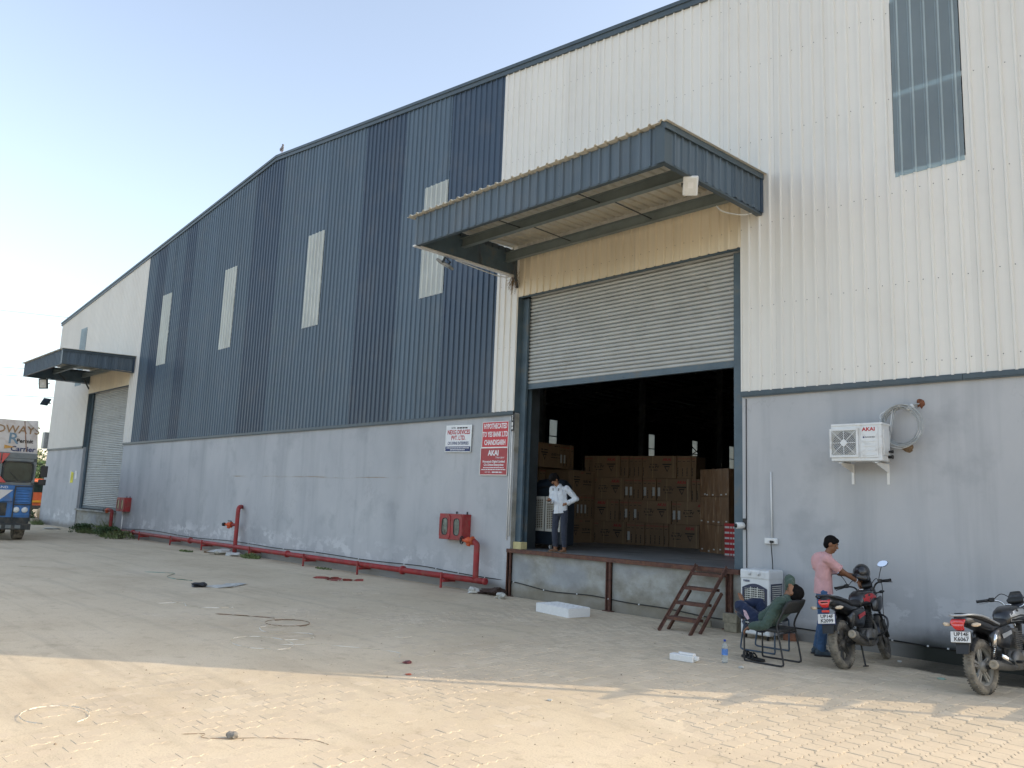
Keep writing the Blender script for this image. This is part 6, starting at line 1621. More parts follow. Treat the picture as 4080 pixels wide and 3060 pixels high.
        m = MB(); m.tube(spline([(sx*.22, .98, 1.08), (sx*.25, 1.0, 1.16), (sx*.30, .98, 1.25)], 4), .006, 6); mi = m.build('mirror', Bm, h)
        c = Vector((sx*.33, .96, 1.285)); n_ = 12
        sh_ = [(.075*cos(q)*(1+.1*sin(2*q)), .045*sin(q)) for q in [2*pi*i/n_ for i in range(n_)]]
        q0 = Matrix.Rotation(sx*-.15, 3, 'Z') @ Matrix.Rotation(radians(-22), 3, 'X')
        m = MB(); vs = [c+q0 @ Vector((x, -.006, z)) for x, z in sh_]+[c+q0 @ Vector((x*1.06, .004, z*1.08)) for x, z in sh_]+[c+q0 @ Vector((x*.7, .03, z*.7)) for x, z in sh_]
        m.smooth = True; m.add(vs, [(i, (i+1) % n_, n_+(i+1) % n_, n_+i) for i in range(n_)]+[(n_+i, n_+(i+1) % n_, 2*n_+(i+1) % n_, 2*n_+i) for i in range(n_)]+[tuple(2*n_+i for i in range(n_))]); m.build('mirror_shell', A, mi)
        m = MB(); m.add([c+q0 @ Vector((x*.98, -.0065, z*.98)) for x, z in sh_], [tuple(range(n_))]); m.build('mirror_glass', M_MIRROR, mi, fixn=False)
        m = MB(); m.tube([(sx*.09, 1.2, .90), (sx*.15, 1.2, .91)], .010, 7); m.loft([((sx*.15, 1.2, .91), .012, .016, 2, (0, 1, 0)), ((sx*.18, 1.19, .912), .018, .022, 2.2, (0, 1, 0)), ((sx*.22, 1.18, .914), .008, .01, 2, (0, 1, 0))], 12); place(m.build('front_indicator', Bm, t))
    return t
bike((-4.80, -1.74, 0), radians(0), radians(8), 'dusty black motorcycle with red tank graphic, tail toward the yard, man beside it', 1, ('UP14F', 'K2099'), radians(14))
bike((-3.11, -1.84, 0), radians(-11), radians(7), 'dusty black and silver motorcycle with chrome handlebar parked past the black and red one', 2, ('UP14E', 'K6067'), radians(12))
# helmet hung on the bike's bars
t = thing('helmet', 'glossy black full-face helmet resting on the motorcycle bars', 'helmet', (-5.03, -.60, 1.18), rot=(radians(-10), radians(8), radians(25)))
m = MB(); m.ell((0, 0, .015), (.115, .138, .125), None, 24, 16); m.ecap((-.07, .09, -.075), (.07, .09, -.075), (.05, .04), (.05, .04)); m.ecap((-.085, 0, -.07), (-.085, .06, -.075), .05, .045); m.ecap((.085, 0, -.07), (.085, .06, -.075), .05, .045); m.ecap((-.05, -.07, -.07), (.05, -.07, -.07), .05, .05)
link('shell', remeshed(m, 'shell', .01, 4), M_BKBLACK, t)
m = MB(); vs = []
for i in range(13):
    a = radians(-75+i*12.5)
    for z in (.055, .02, -.02, -.045): vs.append((.122*sin(a)*(1-abs(z-.015)*.6), .146*cos(a)*(1-abs(z-.015)*.6), z))
m.smooth = True; m.add(vs, [(i*4+j, (i+1)*4+j, (i+1)*4+j+1, i*4+j+1) for i in range(12) for j in range(3)]); m.build('visor', pm('smoke_visor', (.03, .035, .04), .1, 5, .06, spec=.9, coat=.6), t, fixn=False)
# ------------------------------------------------------------------ lorry, vehicles and trees beyond
M_TRBLUE = pm('lorry_blue', (.035, .15, .38), .2, 4, .5, dirt=(.16, .14, .11), dirt_amt=.3, dscale=3)
M_TRWHITE = pm('lorry_white', (.60, .57, .54), .08, 3, .65, dirt=(.36, .26, .19), dirt_amt=.35, dscale=1.6)
M_TRDARK = pm('lorry_dark', (.03, .035, .035), .3, 5, .7, dirt=(.14, .12, .09), dirt_amt=.45, dscale=4)
M_TRGREY = pm('lorry_grey', (.15, .17, .17), .3, 4, .5, dirt=(.15, .13, .1), dirt_amt=.4, dscale=4)
M_GLASS = pm('windscreen', (.022, .036, .03), .5, 2.2, .15, spec=.25)
M_RUSTLINE = pm('rust_seam', (.24, .11, .05), .4, 12, .85)
M_BROWNPRINT = pm('faded_brown_print', (.30, .19, .10), .2, 8, .7); M_STEELPRINT = pm('faded_blue_print', (.16, .25, .32), .2, 8, .7)
M_OCHRE = pm('ochre_print', (.5, .27, .06), .2, 8, .7)
t = thing('lorry', 'old blue lorry with white headboard above its cab, facing the yard', 'lorry', (-34.45, -5.5, 0), radians(-95))
w = 2.36; h2 = w/2
YF = 0.0                                             # front face; local +Y is forward, +X is the lorry's right
m = MB(); m.bx(-.45, .45, -7.2, -.2, .62, .85); m.bx(-h2+.1, h2-.1, -7.4, -1.9, .85, 1.0); m.build('chassis', M_TRDARK, t)
m = MB(); m.bx(-h2, h2, .02, .24, .40, .62, .02); m.bx(-h2+.05, h2-.05, -.3, .0, .58, .84); bmp = m.build('bumper', M_TRDARK, t)
m = MB()
for i, s_ in enumerate((-.85, -.55, -.25, .1)): m.bx(s_, s_+.18, .241, .245, .45, .57)
m.build('bumper_marks', M_TRGREY, bmp)
m = MB(); m.bx(-h2+.02, h2-.02, -1.7, 0, .82, 2.02, .03); cab = m.build('cab_body', M_TRBLUE, t)
m = MB(); m.bx(-h2+.02, h2-.02, -1.7, -.02, 3.0, 3.22, .02)
for x0, x1 in ((-h2+.02, -h2+.13), (h2-.13, h2-.02), (-.06, .06)): m.bx(x0, x1, -.09, -.0, 2.02, 3.0)
for x0 in (-h2+.02, h2-.13): m.bx(x0, x0+.11, -1.7, -1.55, 2.02, 3.0)
m.bx(-h2+.02, h2-.02, -.085, .0, 2.02, 2.14); m.bx(-h2+.02, h2-.02, -.085, .0, 2.90, 3.0); m.bx(-h2+.02, h2-.02, -1.68, -1.6, 2.0, 3.1)
m.build('cab_frame', M_TRGREY, t)
for s_ in (-1, 1):
    m = MB(); cx = s_*.59; n = 20
    sh_ = [(cx+.485*math.copysign(abs(cos(q))**.35, cos(q)), 2.52+.37*math.copysign(abs(sin(q))**.35, sin(q))) for q in [2*pi*i/n for i in range(n)]]
    m.add([(x, -.03, z) for x, z in sh_], [tuple(range(n))]); ws = m.build('windscreen', M_GLASS, t, fixn=False)
    m = MB(); m.tube([(x, .005, z) for x, z in sh_], .028, 6, closed=True); m.build('seal', M_TRDARK, ws)
    m = MB(); m.beam((cx-.1, .02, 2.12), (cx+.25, .02, 2.5), .015, .012, (0, 1, 0)); m.build('wiper', M_BLACK, ws)
    m = MB(); m.bx(s_*.8-.3, s_*.8+.3, .0, .05, 1.05, 1.24); m.bx(s_*.8-.3, s_*.8+.3, .0, .03, .9, 1.3, .01); lp = m.build('lamp_panel', M_TRBLUE, t)
    for q in (.68, .95):
        m = MB(); m.lathe([(.0, .0), (.09, .0), (.105, .03), (.09, .045), (.05, .06), (.0, .065)], (s_*q, .03, 1.12), (0, 1, 0), 20); m.build('headlight', M_LAMPGLASS, lp)
    m = MB(); m.beam((s_*(h2-.04), .06, .7), (s_*(h2-.04), .06, 2.05), .04, .04); m.beam((s_*.57, .06, .75), (s_*.57, .06, 2.0), .04, .04); m.beam((s_*.57, .065, 1.32), (s_*(h2-.04), .065, 1.32), .04, .04); m.beam((s_*.57, .065, 1.98), (s_*(h2-.04), .065, 1.98), .04, .04); m.build('guard_bar', M_TRDARK, t)
    m = MB()
    for i in range(5): m.box((s_*.83, .012, 1.42+.1*i), (.46, .03, .05), Matrix.Rotation(radians(25), 3, 'X'))
    m.build('louvre', M_TRBLUE, t)
    # mirrors, doors, wheels
    m = MB(); m.tube([(s_*h2, -.1, 2.85), (s_*(h2+.25), .02, 2.8), (s_*(h2+.25), .02, 2.2), (s_*h2, -.1, 2.1)], .016, 7); mi = m.build('mirror_arm', M_TRDARK, t)
    m = MB(); m.bx(s_*(h2+.25)-.12, s_*(h2+.25)+.12, -.02, .05, 2.35, 2.78, .02); m.bx(s_*(h2+.22)-.13, s_*(h2+.22)+.13, -.02, .06, 2.05, 2.27, .03); m.build('mirror', M_BLACK, mi)
    m = MB(); m.bx(s_*h2-.015, s_*h2+.015, -1.3, -.2, .95, 2.95, .01); d_ = m.build('door', M_TRGREY, t)
    m = MB(); m.bx(s_*(h2+.016)-.003, s_*(h2+.016)+.003, -1.2, -.3, 2.15, 2.85); m.build('door_glass', M_GLASS, d_)
    m = MB(); m.lathe([(.3, -.17), (.42, -.18), (.5, -.15), (.515, -.08), (.515, .08), (.5, .15), (.42, .18), (.3, .17)], (s_*.90, -.62, .515), (1, 0, 0), 36); wh = m.build('wheel', M_TYRE, t)
    m = MB(); m.lathe([(.3, 0), (.28, .05), (.14, .02), (.12, .1), (.0, .1)], (s_*1.0, -.62, .515), (s_, 0, 0), 24); m.build('hub', M_TRGREY, wh)
    m = MB(); m.lathe([(.3, -.26), (.5, -.24), (.515, 0), (.5, .24), (.3, .26)], (s_*.85, -5.4, .515), (1, 0, 0), 32); m.build('wheel', M_TYRE, t)
m = MB(); m.bx(-.52, .52, .005, .06, 1.42, 1.86, .01)
g0 = m.build('bonnet_panel', M_TRBLUE, t)
m = MB(); m.prism([(-.5, 1.84), (.5, 1.84), (.12, 1.48), (-.12, 1.48)], .062, .068); m.build('white_chevron', M_TRWHITE, g0)
text('LEYLAND', .12, M_WHITEPRINT, t, (.0, .072, 1.93), rz=pi, sx=1.3)
m = MB(); m.bx(-h2+.03, h2-.03, .0, .05, 1.93-.06, 2.0); m.build('name_strip', M_TRBLUE, t)
m = MB(); m.bx(-.36, .36, -.01, .055, .9, 1.38, .01)
for i in range(5): m.bx(-.34, .34, .055, .07, .95+.09*i, .985+.09*i)
m.build('radiator_grille', M_TRDARK, t)
for s_ in (-1, 1):
    m = MB(); m.prism([(s_*.02, 3.18), (s_*.26, 3.18), (s_*.02, 2.78)], .03, .05); m.build('red_triangle', M_BKRED, t); m = MB(); m.prism([(s_*.02, 2.35), (s_*.24, 2.1), (s_*.02, 2.1)], .03, .05); m.build('red_triangle', M_BKRED, t)
m = MB()   # headboard flaring outward toward the top
vs = [(-h2+.02, -.1, 3.22), (h2-.02, -.1, 3.22), (h2-.18, .12, 4.42), (-h2+.18, .12, 4.42), (-h2+.02, -1.7, 3.22), (h2-.02, -1.7, 3.22), (h2-.18, -1.75, 4.42), (-h2+.18, -1.75, 4.42)]
m.add(vs, [(0, 1, 2, 3), (1, 5, 6, 2), (5, 4, 7, 6), (4, 0, 3, 7), (3, 2, 6, 7), (0, 4, 5, 1)]); hb = m.build('headboard', M_TRWHITE, t)
for s_ in (-1, 1):
    m = MB(); m.beam((s_*.78, -.075, 3.28), (s_*.58, .118, 4.4), .025, .02, (0, 1, 0)); m.beam((s_*.75, -.02, 3.75), (s_*.4, -.0, 3.82), .02, .02, (0, 1, 0)); m.build('rust_seam', M_RUSTLINE, hb)
m = MB(); m.add([(-h2+.16, .13, 4.45), (-h2+.55, .13, 4.43), (-h2+.3, .155, 4.2), (-h2+.12, .14, 4.05)], [(0, 1, 2, 3)]); m.build('torn_corner', M_TRWHITE, hb, fixn=False)
def board_pt(x, z, off=.012): return (x, -.1+.22*(z-3.22)/1.2+off, z)
TILT = math.atan2(.22, 1.2)
for s_, sz, x, z, mt in (('ROADWAYS', .40, .0, 4.06, M_BROWNPRINT), ('R', .58, -.3, 3.72, M_STEELPRINT), ('Permit', .2, -.68, 3.66, M_DARKPRINT), ('Carrier', .27, -.66, 3.36, M_BLUEPRINT)):
    text(s_, sz, mt, hb, board_pt(x, z), rot=(TILT, 0, pi), bold=.006)
m = MB(); m.prism([(-.4, 3.42), (-.05, 3.49), (-.05, 3.35)], -.055, -.045); m.build('ochre_flash', M_OCHRE, hb)
m = MB(); m.bx(-h2, h2, -7.4, -1.9, 1.0, 3.3)
for i in range(8): m.bx(-h2-.04, h2+.04, -2.2-.72*i, -2.12-.72*i, 1.0, 3.32)
m.build('cargo_body', M_TRBLUE, t)

# orange tipper beyond the corner
M_ORNG = pm('orange_lorry_paint', (.52, .10, .03), .15, 3, .5, dirt=(.3, .15, .08), dirt_amt=.25)
t = thing('orange_lorry', 'orange lorry parked in the distance beyond the corner of the building', 'lorry', (-63, 3.2, 0), radians(-80))
m = MB(); m.bx(-1.2, 1.2, -1.7, 0, .6, 2.5, .08); m.build('cab', M_ORNG, t)
m = MB(); m.bx(-1.05, 1.05, -.02, .02, 1.65, 2.35, .01); m.build('windscreen', M_GLASS, t)
m = MB(); m.bx(-1.2, 1.2, .0, .06, .95, 1.1); m.build('stripe', pm('amber_stripe', (.62, .3, .02), .1, 4, .5), t)
m = MB(); m.bx(-1.22, 1.22, -.1, .12, .5, .75, .02); m.build('bumper', M_TRDARK, t)
m = MB(); m.prism([(-1.25, 1.0), (1.25, 1.0), (1.4, 2.6), (-1.4, 2.6)], -6.5, -1.9); m.build('tipper_body', M_ORNG, t)
for s_ in (-1, 1):
    for yy in (-.7, -4.6, -5.6):
        m = MB(); m.lathe([(.25, -.14), (.48, -.14), (.5, 0), (.48, .14), (.25, .14)], (s_*1.0, yy, .5), (1, 0, 0), 24); m.build('wheel', M_TYRE, t)
    m = MB(); m.lathe([(.0, 0), (.1, 0), (.08, .04), (.0, .05)], (s_*.85, .01, .85), (0, 1, 0), 16); m.build('headlight', M_LAMPGLASS, t)
t = thing('grain_sack', 'bulging tan sack lying beside the far corner bush', 'sack', (-56.5, 1.9, 0))
m = MB(); m.ell((0, 0, .42), (.5, .55, .44), None, 16, 10); m.ecap((0, .1, .7), (.1, .1, .95), (.25, .2), (.08, .08)); link('sack', remeshed(m, 'sack', .05, 2), pm('jute', (.42, .32, .2), .2, 12, .9, bmp=.4), t)

# pale shed far behind the trees
t = thing('far_shed', 'long pale industrial shed on the skyline behind the trees', 'building', (-185, 25, 0), 0)
m = MB(); m.bx(-12, 12, -60, 60, 0, 8.2); m.build('wall', pm('pale_shed_wall', (.58, .56, .5), .08, .3, .8, space='W'), t)
m = MB(); m.bx(-12.4, 12.4, -60.5, 60.5, 8.2, 9.3); m.build('roof_band', pm('pale_roof', (.7, .68, .6), .05, .3, .7, space='W'), t)
for i in range(14):
    m = MB(); m.bx(12.0, 12.06, -56+8*i, -53+8*i, 3, 5); m.build('window', M_GLASS, t)

# trees
M_LEAF = [pm('leaf_%s' % n_, c, .35, 3, .6, space='W') for n_, c in (('olive', (.10, .125, .045)), ('green', (.055, .10, .035)), ('deep', (.035, .07, .028)))]
for lm in M_LEAF:
    b_ = lm.node_tree.nodes['Principled BSDF']; b_.inputs['Transmission Weight'].default_value = 0.0; b_.inputs['Subsurface Weight'].default_value = 0.0
M_BARK = pm('bark', (.12, .085, .055), .3, 6, .9, bmp=.5)
def leaf_quad(m, c, s_, rr):
    a = Vector((rr.gauss(0, 1), rr.gauss(0, 1), rr.gauss(0, .8))).normalized(); b = a.orthogonal().normalized(); b = (Matrix.Rotation(rr.uniform(0, 6.3), 3, a) @ b); d = a.cross(b)
    m.add([c-b*s_*.5, c+d*s_*.28, c+b*s_*.6, c-d*s_*.28], [(0, 1, 2, 3)])
def tree(loc, H, R, label, seed, mt, n=1700, ls=.26, group=None):
    rr = random.Random(seed); t = thing('tree', label, 'tree', loc, rr.uniform(0, 6), group)
    m = MB(); top = H*.55
    m.tube(spline([(0, 0, 0), (rr.gauss(0, .1), rr.gauss(0, .1), H*.25), (rr.gauss(0, .25), rr.gauss(0, .25), top)], 4), [H*.035*(1-.06*i) for i in range(9)], 8)
    cl = []
    for i in range(11):
        a = rr.uniform(0, 2*pi); e = rr.uniform(.1, 1.2); L_ = R*rr.uniform(.55, .95)
        p = Vector((cos(a)*cos(e)*L_, sin(a)*cos(e)*L_, H*.5+sin(e)*L_*H*.42/R)); cl.append((p, R*rr.uniform(.3, .5)))
        m.tube([(0, 0, H*rr.uniform(.22, .42)), p*.55+Vector((0, 0, H*.2)), p], [H*.014, H*.009, H*.004], 5, cap=False)
    m.build('trunk', M_BARK, t)
    m = MB()
    for i in range(n):
        p, r_ = rr.choice(cl); v = Vector((rr.gauss(0, 1), rr.gauss(0, 1), rr.gauss(0, .8))); v = v.normalized()*r_*rr.uniform(.35, 1.05)**.6
        leaf_quad(m, p+v, ls*rr.uniform(.6, 1.4), rr)
    m.build('crown', mt, t, fixn=False)
TL = ['pale olive tree beside the orange lorry', 'dark green tree behind the orange lorry', 'bushy green tree behind the lorry cab', 'tall olive tree far behind the blue lorry', 'small dense tree at the end of the far hedge', 'broad deep green tree in the distant row']
for i, (x, y, H, R, k_) in enumerate(((-84, 6.8, 6.2, 2.6, 0), (-74, 4.6, 4.6, 1.9, 1), (-92, 2.0, 6.6, 2.8, 1), (-95, -4, 7, 3.0, 0), (-88, -9.5, 5.5, 2.6, 2), (-104, 11.5, 7.2, 3.2, 2))):
    tree((x, y, -.1), H, R, TL[i], 40+i, M_LEAF[k_], group='trees beyond the yard')

# shrubs and grass along the wall
def shrub(loc, H, R, label, seed, mt, n=500, ls=.09):
    rr = random.Random(seed); t = thing('shrub', label, 'shrub', loc)
    m = MB()
    for i in range(9):
        a = rr.uniform(0, 6.3); m.tube([(0, 0, 0), (cos(a)*R*.4, sin(a)*R*.4, H*.5), (cos(a)*R*.8, sin(a)*R*.8, H*rr.uniform(.6, .95))], [.012, .008, .003], 4, cap=False)
    m.build('stem', M_BARK, t); m = MB()
    for i in range(n):
        u = rr.random()**.6; a = rr.uniform(0, 6.3); z = rr.random()**.8*H; r_ = R*u*(1.05-.5*(z/H)**2)*(1+.2*sin(3*a+seed))
        leaf_quad(m, Vector((r_*cos(a), r_*sin(a), z+.02)), ls*rr.uniform(.6, 1.5), rr)
    m.build('foliage', mt, t, fixn=False)
shrub((-50.9, -.75, 0), .95, .75, 'leafy green shrub at the far corner of the building', 1, M_LEAF[1], 900, .14)
shrub((-51.9, -1.5, 0), .5, .7, 'low yellow green shrub in front of the far corner', 2, M_LEAF[0], 500, .12)
M_GRASS = pm('grass_blade', (.12, .16, .055), .5, 3, .7, space='W')
def tuft(loc, R, H, n, label, seed, leafy=.4):
    rr = random.Random(seed); m = MB()
    for i in range(n):
        a = rr.uniform(0, 6.3); r_ = R*rr.random()**.55; p = Vector((r_*cos(a)*1.6, r_*sin(a)*.7, 0)); d = Vector((rr.gauss(0, .45), rr.gauss(0, .45), 1)).normalized()*H*rr.uniform(.4, 1.1)*(1-.5*r_/R)
        s_ = d.orthogonal().normalized()*.010
        if rr.random() < leafy: leaf_quad(m, p+d*.7, .07*rr.uniform(.6, 1.4), rr)
        m.add([p-s_, p+s_, p+d*.6+s_*.8+Vector((d.x*.2, d.y*.2, 0)), p+d+Vector((d.x*.5, d.y*.5, -.02))], [(0, 1, 2, 3)])
    o = m.build('grass_tuft', M_GRASS, None, fixn=False); o.location = loc; tag(o, label, 'grass')
shrub((-40.6, -.6, 0), .38, .55, 'low leafy weeds below the left end of the closed shutter', 31, M_LEAF[1], 500, .10)
shrub((-36.9, -.65, 0), .40, .6, 'low leafy weeds around the foot of the cabinet post', 32, M_LEAF[1], 520, .10)
shrub((-35.3, -.7, 0), .3, .6, 'small leafy weeds right of the cabinet post on the red pipe', 33, M_LEAF[0], 300, .09)
tuft((-39.7, -.6, 0), .6, .4, 180, 'spreading green weeds below the closed shutter', 5)
tuft((-36.2, -.7, 0), .6, .4, 180, 'green weeds around the cabinet post, near the pipe riser', 6)
tuft((-38.25, -.3, 0), .3, 1.0, 160, 'tall weeds climbing the pipe riser beside the closed shutter', 9, .8)
tuft((-27.6, -1.15, 0), .25, .1, 120, 'small flat patch of grass on the sand by the pipe', 7)
tuft((-24.4, -.42, 0), .3, .28, 200, 'grass clump growing under the red pipe by the white bag', 8)
tuft((-20.2, -.3, 0), .22, .07, 120, 'tiny dry grass patch under the red pipe', 10)
tuft((-48.6, -.5, 0), .35, .45, 160, 'thin weeds by the loose brick near the far corner', 11, .6)
# overhead wires
M_WIRE = pm('grey_wire', (.25, .27, .29), .05, 2, .6)
for i, (z0, z1, y1, lb) in enumerate(((11.9, 12.0, .5, 'thin overhead wire crossing above the far eave'), (8.5, 8.75, .2, 'upper of two close overhead wires beyond the far canopy'), (8.1, 8.3, .2, 'lower of two close overhead wires beyond the far canopy'), (6.9, 7.15, .0, 'single overhead wire behind the corner floodlight'))):
    t = thing('overhead_wire', lb, 'wire', (-52, -12, 0))
    m = MB(); m.tube(spline([(-2, -30, z0-.3), (-1, 0, z0-.25), (0, 12+y1, z1), (6, 30, z1+.6)], 6), .013, 5); m.build('wire', M_WIRE, t)
# brackets, cable and box on the near corner, just out of the picture: they shade the yard
t = thing('corner_brackets', 'steel bracket arms with a slanting cable and junction box on the near corner', 'bracket', (-.15, 0, 0))
for z in (2.1, 2.7, 3.25, 3.9):
    m = MB(); m.add([(-.05, -.06, z), (.05, -.06, z), (.015, -.85, z), (-.015, -.85, z), (-.05, -.06, z+.14), (.05, -.06, z+.14), (.015, -.85, z+.04), (-.015, -.85, z+.04)], [(0, 1, 2, 3), (7, 6, 5, 4), (0, 4, 5, 1), (1, 5, 6, 2), (2, 6, 7, 3), (3, 7, 4, 0)]); m.build('arm', M_STEEL, t)
m = MB(); m.tube([(0, -.02, 6.8), (0, -.30, 4.58), (0, -.66, 2.16), (0, -.80, 1.66)], .05, 8); m.build('cable', M_BLACKCABLE, t)
m = MB(); m.bx(-.2, .12, -.92, -.15, .95, 1.66, .02); m.build('junction_box', M_GREYMET, t)
# ------------------------------------------------------------------ litter and small things in the yard
M_FOAM = pm('expanded_foam', (.72, .72, .70), .05, 40, .75, bmp=.5, bscale=120)
M_FILM = pm('plastic_film', (.52, .52, .48), .15, 9, .5, dirt=(.36, .3, .22), dirt_amt=.3)
t = thing('foam_slab', 'white moulded foam slab with dimpled top lying before the dock', 'foam slab', (-10.37, -1.17, 0), radians(-8))
m = MB(); nx_, ny_ = 40, 22; Wd, Dp = .95, .52
vs = []; fs = []
for j in range(ny_+1):
    for i in range(nx_+1):
        u, v = i/nx_, j/ny_; x, y = (u-.5)*Wd, (v-.5)*Dp
        cell = (abs((u*7) % 1-.5) < .32) and (abs((v*4) % 1-.5) < .3) and .06 < u < .94 and .08 < v < .92
        vs.append((x, y, .17-(.02 if cell else 0)-.01*(abs(u-.5) > .49 or abs(v-.5) > .485)))
for j in range(ny_):
    for i in range(nx_): a = j*(nx_+1)+i; fs.append((a, a+1, a+nx_+2, a+nx_+1))
m.add(vs, fs)
brd = [i for i in range(nx_+1)]+[j*(nx_+1)+nx_ for j in range(1, ny_+1)]+[ny_*(nx_+1)+i for i in range(nx_-1, -1, -1)]+[j*(nx_+1) for j in range(ny_-1, 0, -1)]
o0 = len(m.v); m.v += [(m.v[i][0], m.v[i][1], .002) for i in brd]; k_ = len(brd)
for i in range(k_): m.f.append([brd[i], brd[(i+1) % k_], o0+(i+1) % k_, o0+i]); m.m.append(0); m.sm.append(False)
m.build('slab', M_FOAM, t)
t = thing('foam_corner', 'small white foam packing piece beside the water bottle', 'foam piece', (-6.33, -3.22, 0), radians(8))
m = MB(); m.bx(-.19, .15, -.05, .07, 0, .085, .01); m.bx(-.12, .12, .07, .12, 0, .10, .01); m.bx(.15, .20, -.02, .05, .03, .08, .01); m.bx(-.05, .14, -.02, .06, .085, .11, .01); m.build('block', M_FOAM, t)
t = thing('water_bottle', 'clear plastic water bottle with blue cap standing on the paving', 'bottle', (-5.95, -2.83, .004))
def mat_pet():
    m, t_, b = newmat('clear_bottle'); b.inputs['Base Color'].default_value = (.82, .88, .9, 1); b.inputs['Transmission Weight'].default_value = .85; b.inputs['Roughness'].default_value = .12; b.inputs['IOR'].default_value = 1.2; return m
m = MB(); m.lathe([(.0, 0), (.036, .0), (.04, .012), (.04, .06), (.037, .07), (.04, .08), (.04, .2), (.034, .225), (.016, .258), (.014, .28)], (0, 0, 0), (0, 0, 1), 22); m.build('bottle', mat_pet(), t)
m = MB(); m.lathe([(.017, .272), (.017, .296), (.0, .298)], (0, 0, 0), (0, 0, 1), 16); m.build('cap', pm('blue_cap', (.02, .06, .35), .1, 5, .4), t)
m = MB(); m.lathe([(.0412, .10), (.0412, .175)], (0, 0, 0), (0, 0, 1), 22, False); m.build('label', pm('blue_label', (.08, .2, .5), .5, 30, .4), t)
M_RUBBER = pm('black_rubber', (.012, .012, .013), .2, 9, .75)
for i, (x, y, a) in enumerate(((-5.93, -2.22, 1.35), (-5.80, -2.28, 1.5))):
    t = thing('slipper', ('black strapped slipper by the chair leg', 'black strapped slipper overlapping its pair by the chair')[i], 'slipper', (x, y, .004), a)
    m = MB(); m.loft([((0, 0, 0), .05, .14, 2.3, (1, 0, 0), (0, 1, 0)), ((0, 0, .022), .05, .14, 2.3, (1, 0, 0), (0, 1, 0)), ((0, 0, .028), .045, .135, 2.3, (1, 0, 0), (0, 1, 0))], 22); m.build('sole', M_RUBBER, t)
    for yy in (.03, .08):
        m = MB(); m.tube(spline([(-.048, yy-.02, .02), (-.03, yy, .07), (0, yy+.01, .085), (.03, yy, .07), (.048, yy-.02, .02)], 4), .012, 6); m.build('strap', M_RUBBER, t)
# bricks and blocks at the wall foot
M_BLOCK = pm('cement_block', (.30, .27, .2), .25, 14, .95, bmp=.6, bscale=40); M_BRK = pm('red_brick', (.25, .115, .07), .25, 14, .95, bmp=.5, bscale=40)
for nm, lb, loc, rz, d, mt in (('cement_block', 'mossy cement block on top of the pair beside the cooler', (-7.42, -.18, .15), .1, (.26, .14, .15), M_BLOCK), ('cement_block', 'lower cement block of the pair beside the cooler', (-7.40, -.17, .0), -.05, (.24, .16, .15), M_BLOCK), ('grey_stone', 'dark broken stone lying beneath the steel steps', (-7.95, -.12, 0), .5, (.17, .12, .12), M_BLOCK), ('brick', 'red brown brick on the ground right of the white cooler', (-6.38, -.15, 0), .2, (.2, .11, .11), M_BRK), ('brick', 'loose brick by the weeds near the far corner', (-49.2, -.55, 0), .2, (.5, .35, .32), M_BLOCK)):
    t = thing(nm, lb, 'brick', loc, rz); m = MB(); m.bx(-d[0]/2, d[0]/2, -d[1]/2, d[1]/2, 0, d[2], .012); rr = random.Random(len(lb))
    m.v = [(x+rr.uniform(-.006, .006), y+rr.uniform(-.006, .006), max(0, z+rr.uniform(-.006, .006))) for x, y, z in m.v]; m.build('block', mt, t)
def crumple(name, label, cat, loc, r, mt, seed, flat=.5, n=22):
    rr = random.Random(seed); bm = bmesh.new(); bmesh.ops.create_icosphere(bm, subdivisions=2, radius=r)
    for v in bm.verts:
        k_ = rr.uniform(.55, 1.2); v.co = Vector((v.co.x*k_*1.2, v.co.y*k_, max(0, v.co.z*k_*flat+r*flat*.7)))
    me = bpy.data.meshes.new(name); bm.to_mesh(me); bm.free(); o = link(name, me, mt); o.location = loc; o.rotation_euler = (0, 0, rr.uniform(0, 6)); return tag(o, label, cat)
crumple('crumpled_paper', 'crumpled white paper on the dark stain below the pipe end', 'litter', (-13.75, -.42, 0), .12, M_FILM, 1, .7)
crumple('crumpled_paper', 'crumpled white film lying before the left dock post', 'litter', (-12.72, -.55, 0), .13, M_FILM, 2, .6)
crumple('dark_heap', 'dark brown heap of wet waste against the wall below the pipe end', 'litter', (-13.3, -.18, 0), .24, pm('wet_waste', (.05, .028, .02), .4, 20, .8, bmp=.6), 3, .45)
crumple('dark_heap', 'flat brown rags trailing from the heap below the pipe end', 'litter', (-13.62, -.22, 0), .17, pm('brown_rag', (.07, .04, .03), .4, 20, .85, bmp=.6), 13, .3)
crumple('stone', 'grey stone lying on the sunlit sand', 'stone', (-6.47, -9.47, 0), .043, pm('grey_stone_mat', (.2, .19, .17), .2, 20, .9, bmp=.4), 4, .8)
crumple('black_bag', 'torn black bag lying on the sand in the open yard', 'litter', (-17.2, -5.15, 0), .17, pm('black_film', (.02, .021, .025), .2, 9, .5), 5, .35)
crumple('clear_bag', 'flattened clear film beside the torn black bag', 'litter', (-17.0, -4.72, 0), .28, M_FILM, 6, .08)
crumple('clear_bag', 'wrinkled clear film trailing beyond the torn black bag', 'litter', (-17.3, -4.3, 0), .26, M_FILM, 26, .07)
crumple('white_sack', 'white sack lying against the red pipe in the grass', 'litter', (-26.1, -.55, 0), .42, M_FILM, 7, .3)
crumple('white_sack', 'white rag at the end of the sack under the red pipe', 'litter', (-25.4, -.5, 0), .26, M_FILM, 17, .3)
crumple('brown_board', 'flat brown cardboard piece left of the white sack', 'litter', (-27.0, -.42, 0), .34, pm('wet_card', (.22, .13, .06), .3, 9, .9), 8, .12)
crumple('white_scrap', 'white paper scrap lying in the sun at the shadow edge', 'litter', (-5.85, -6.35, 0), .03, M_FILM, 9, .4)
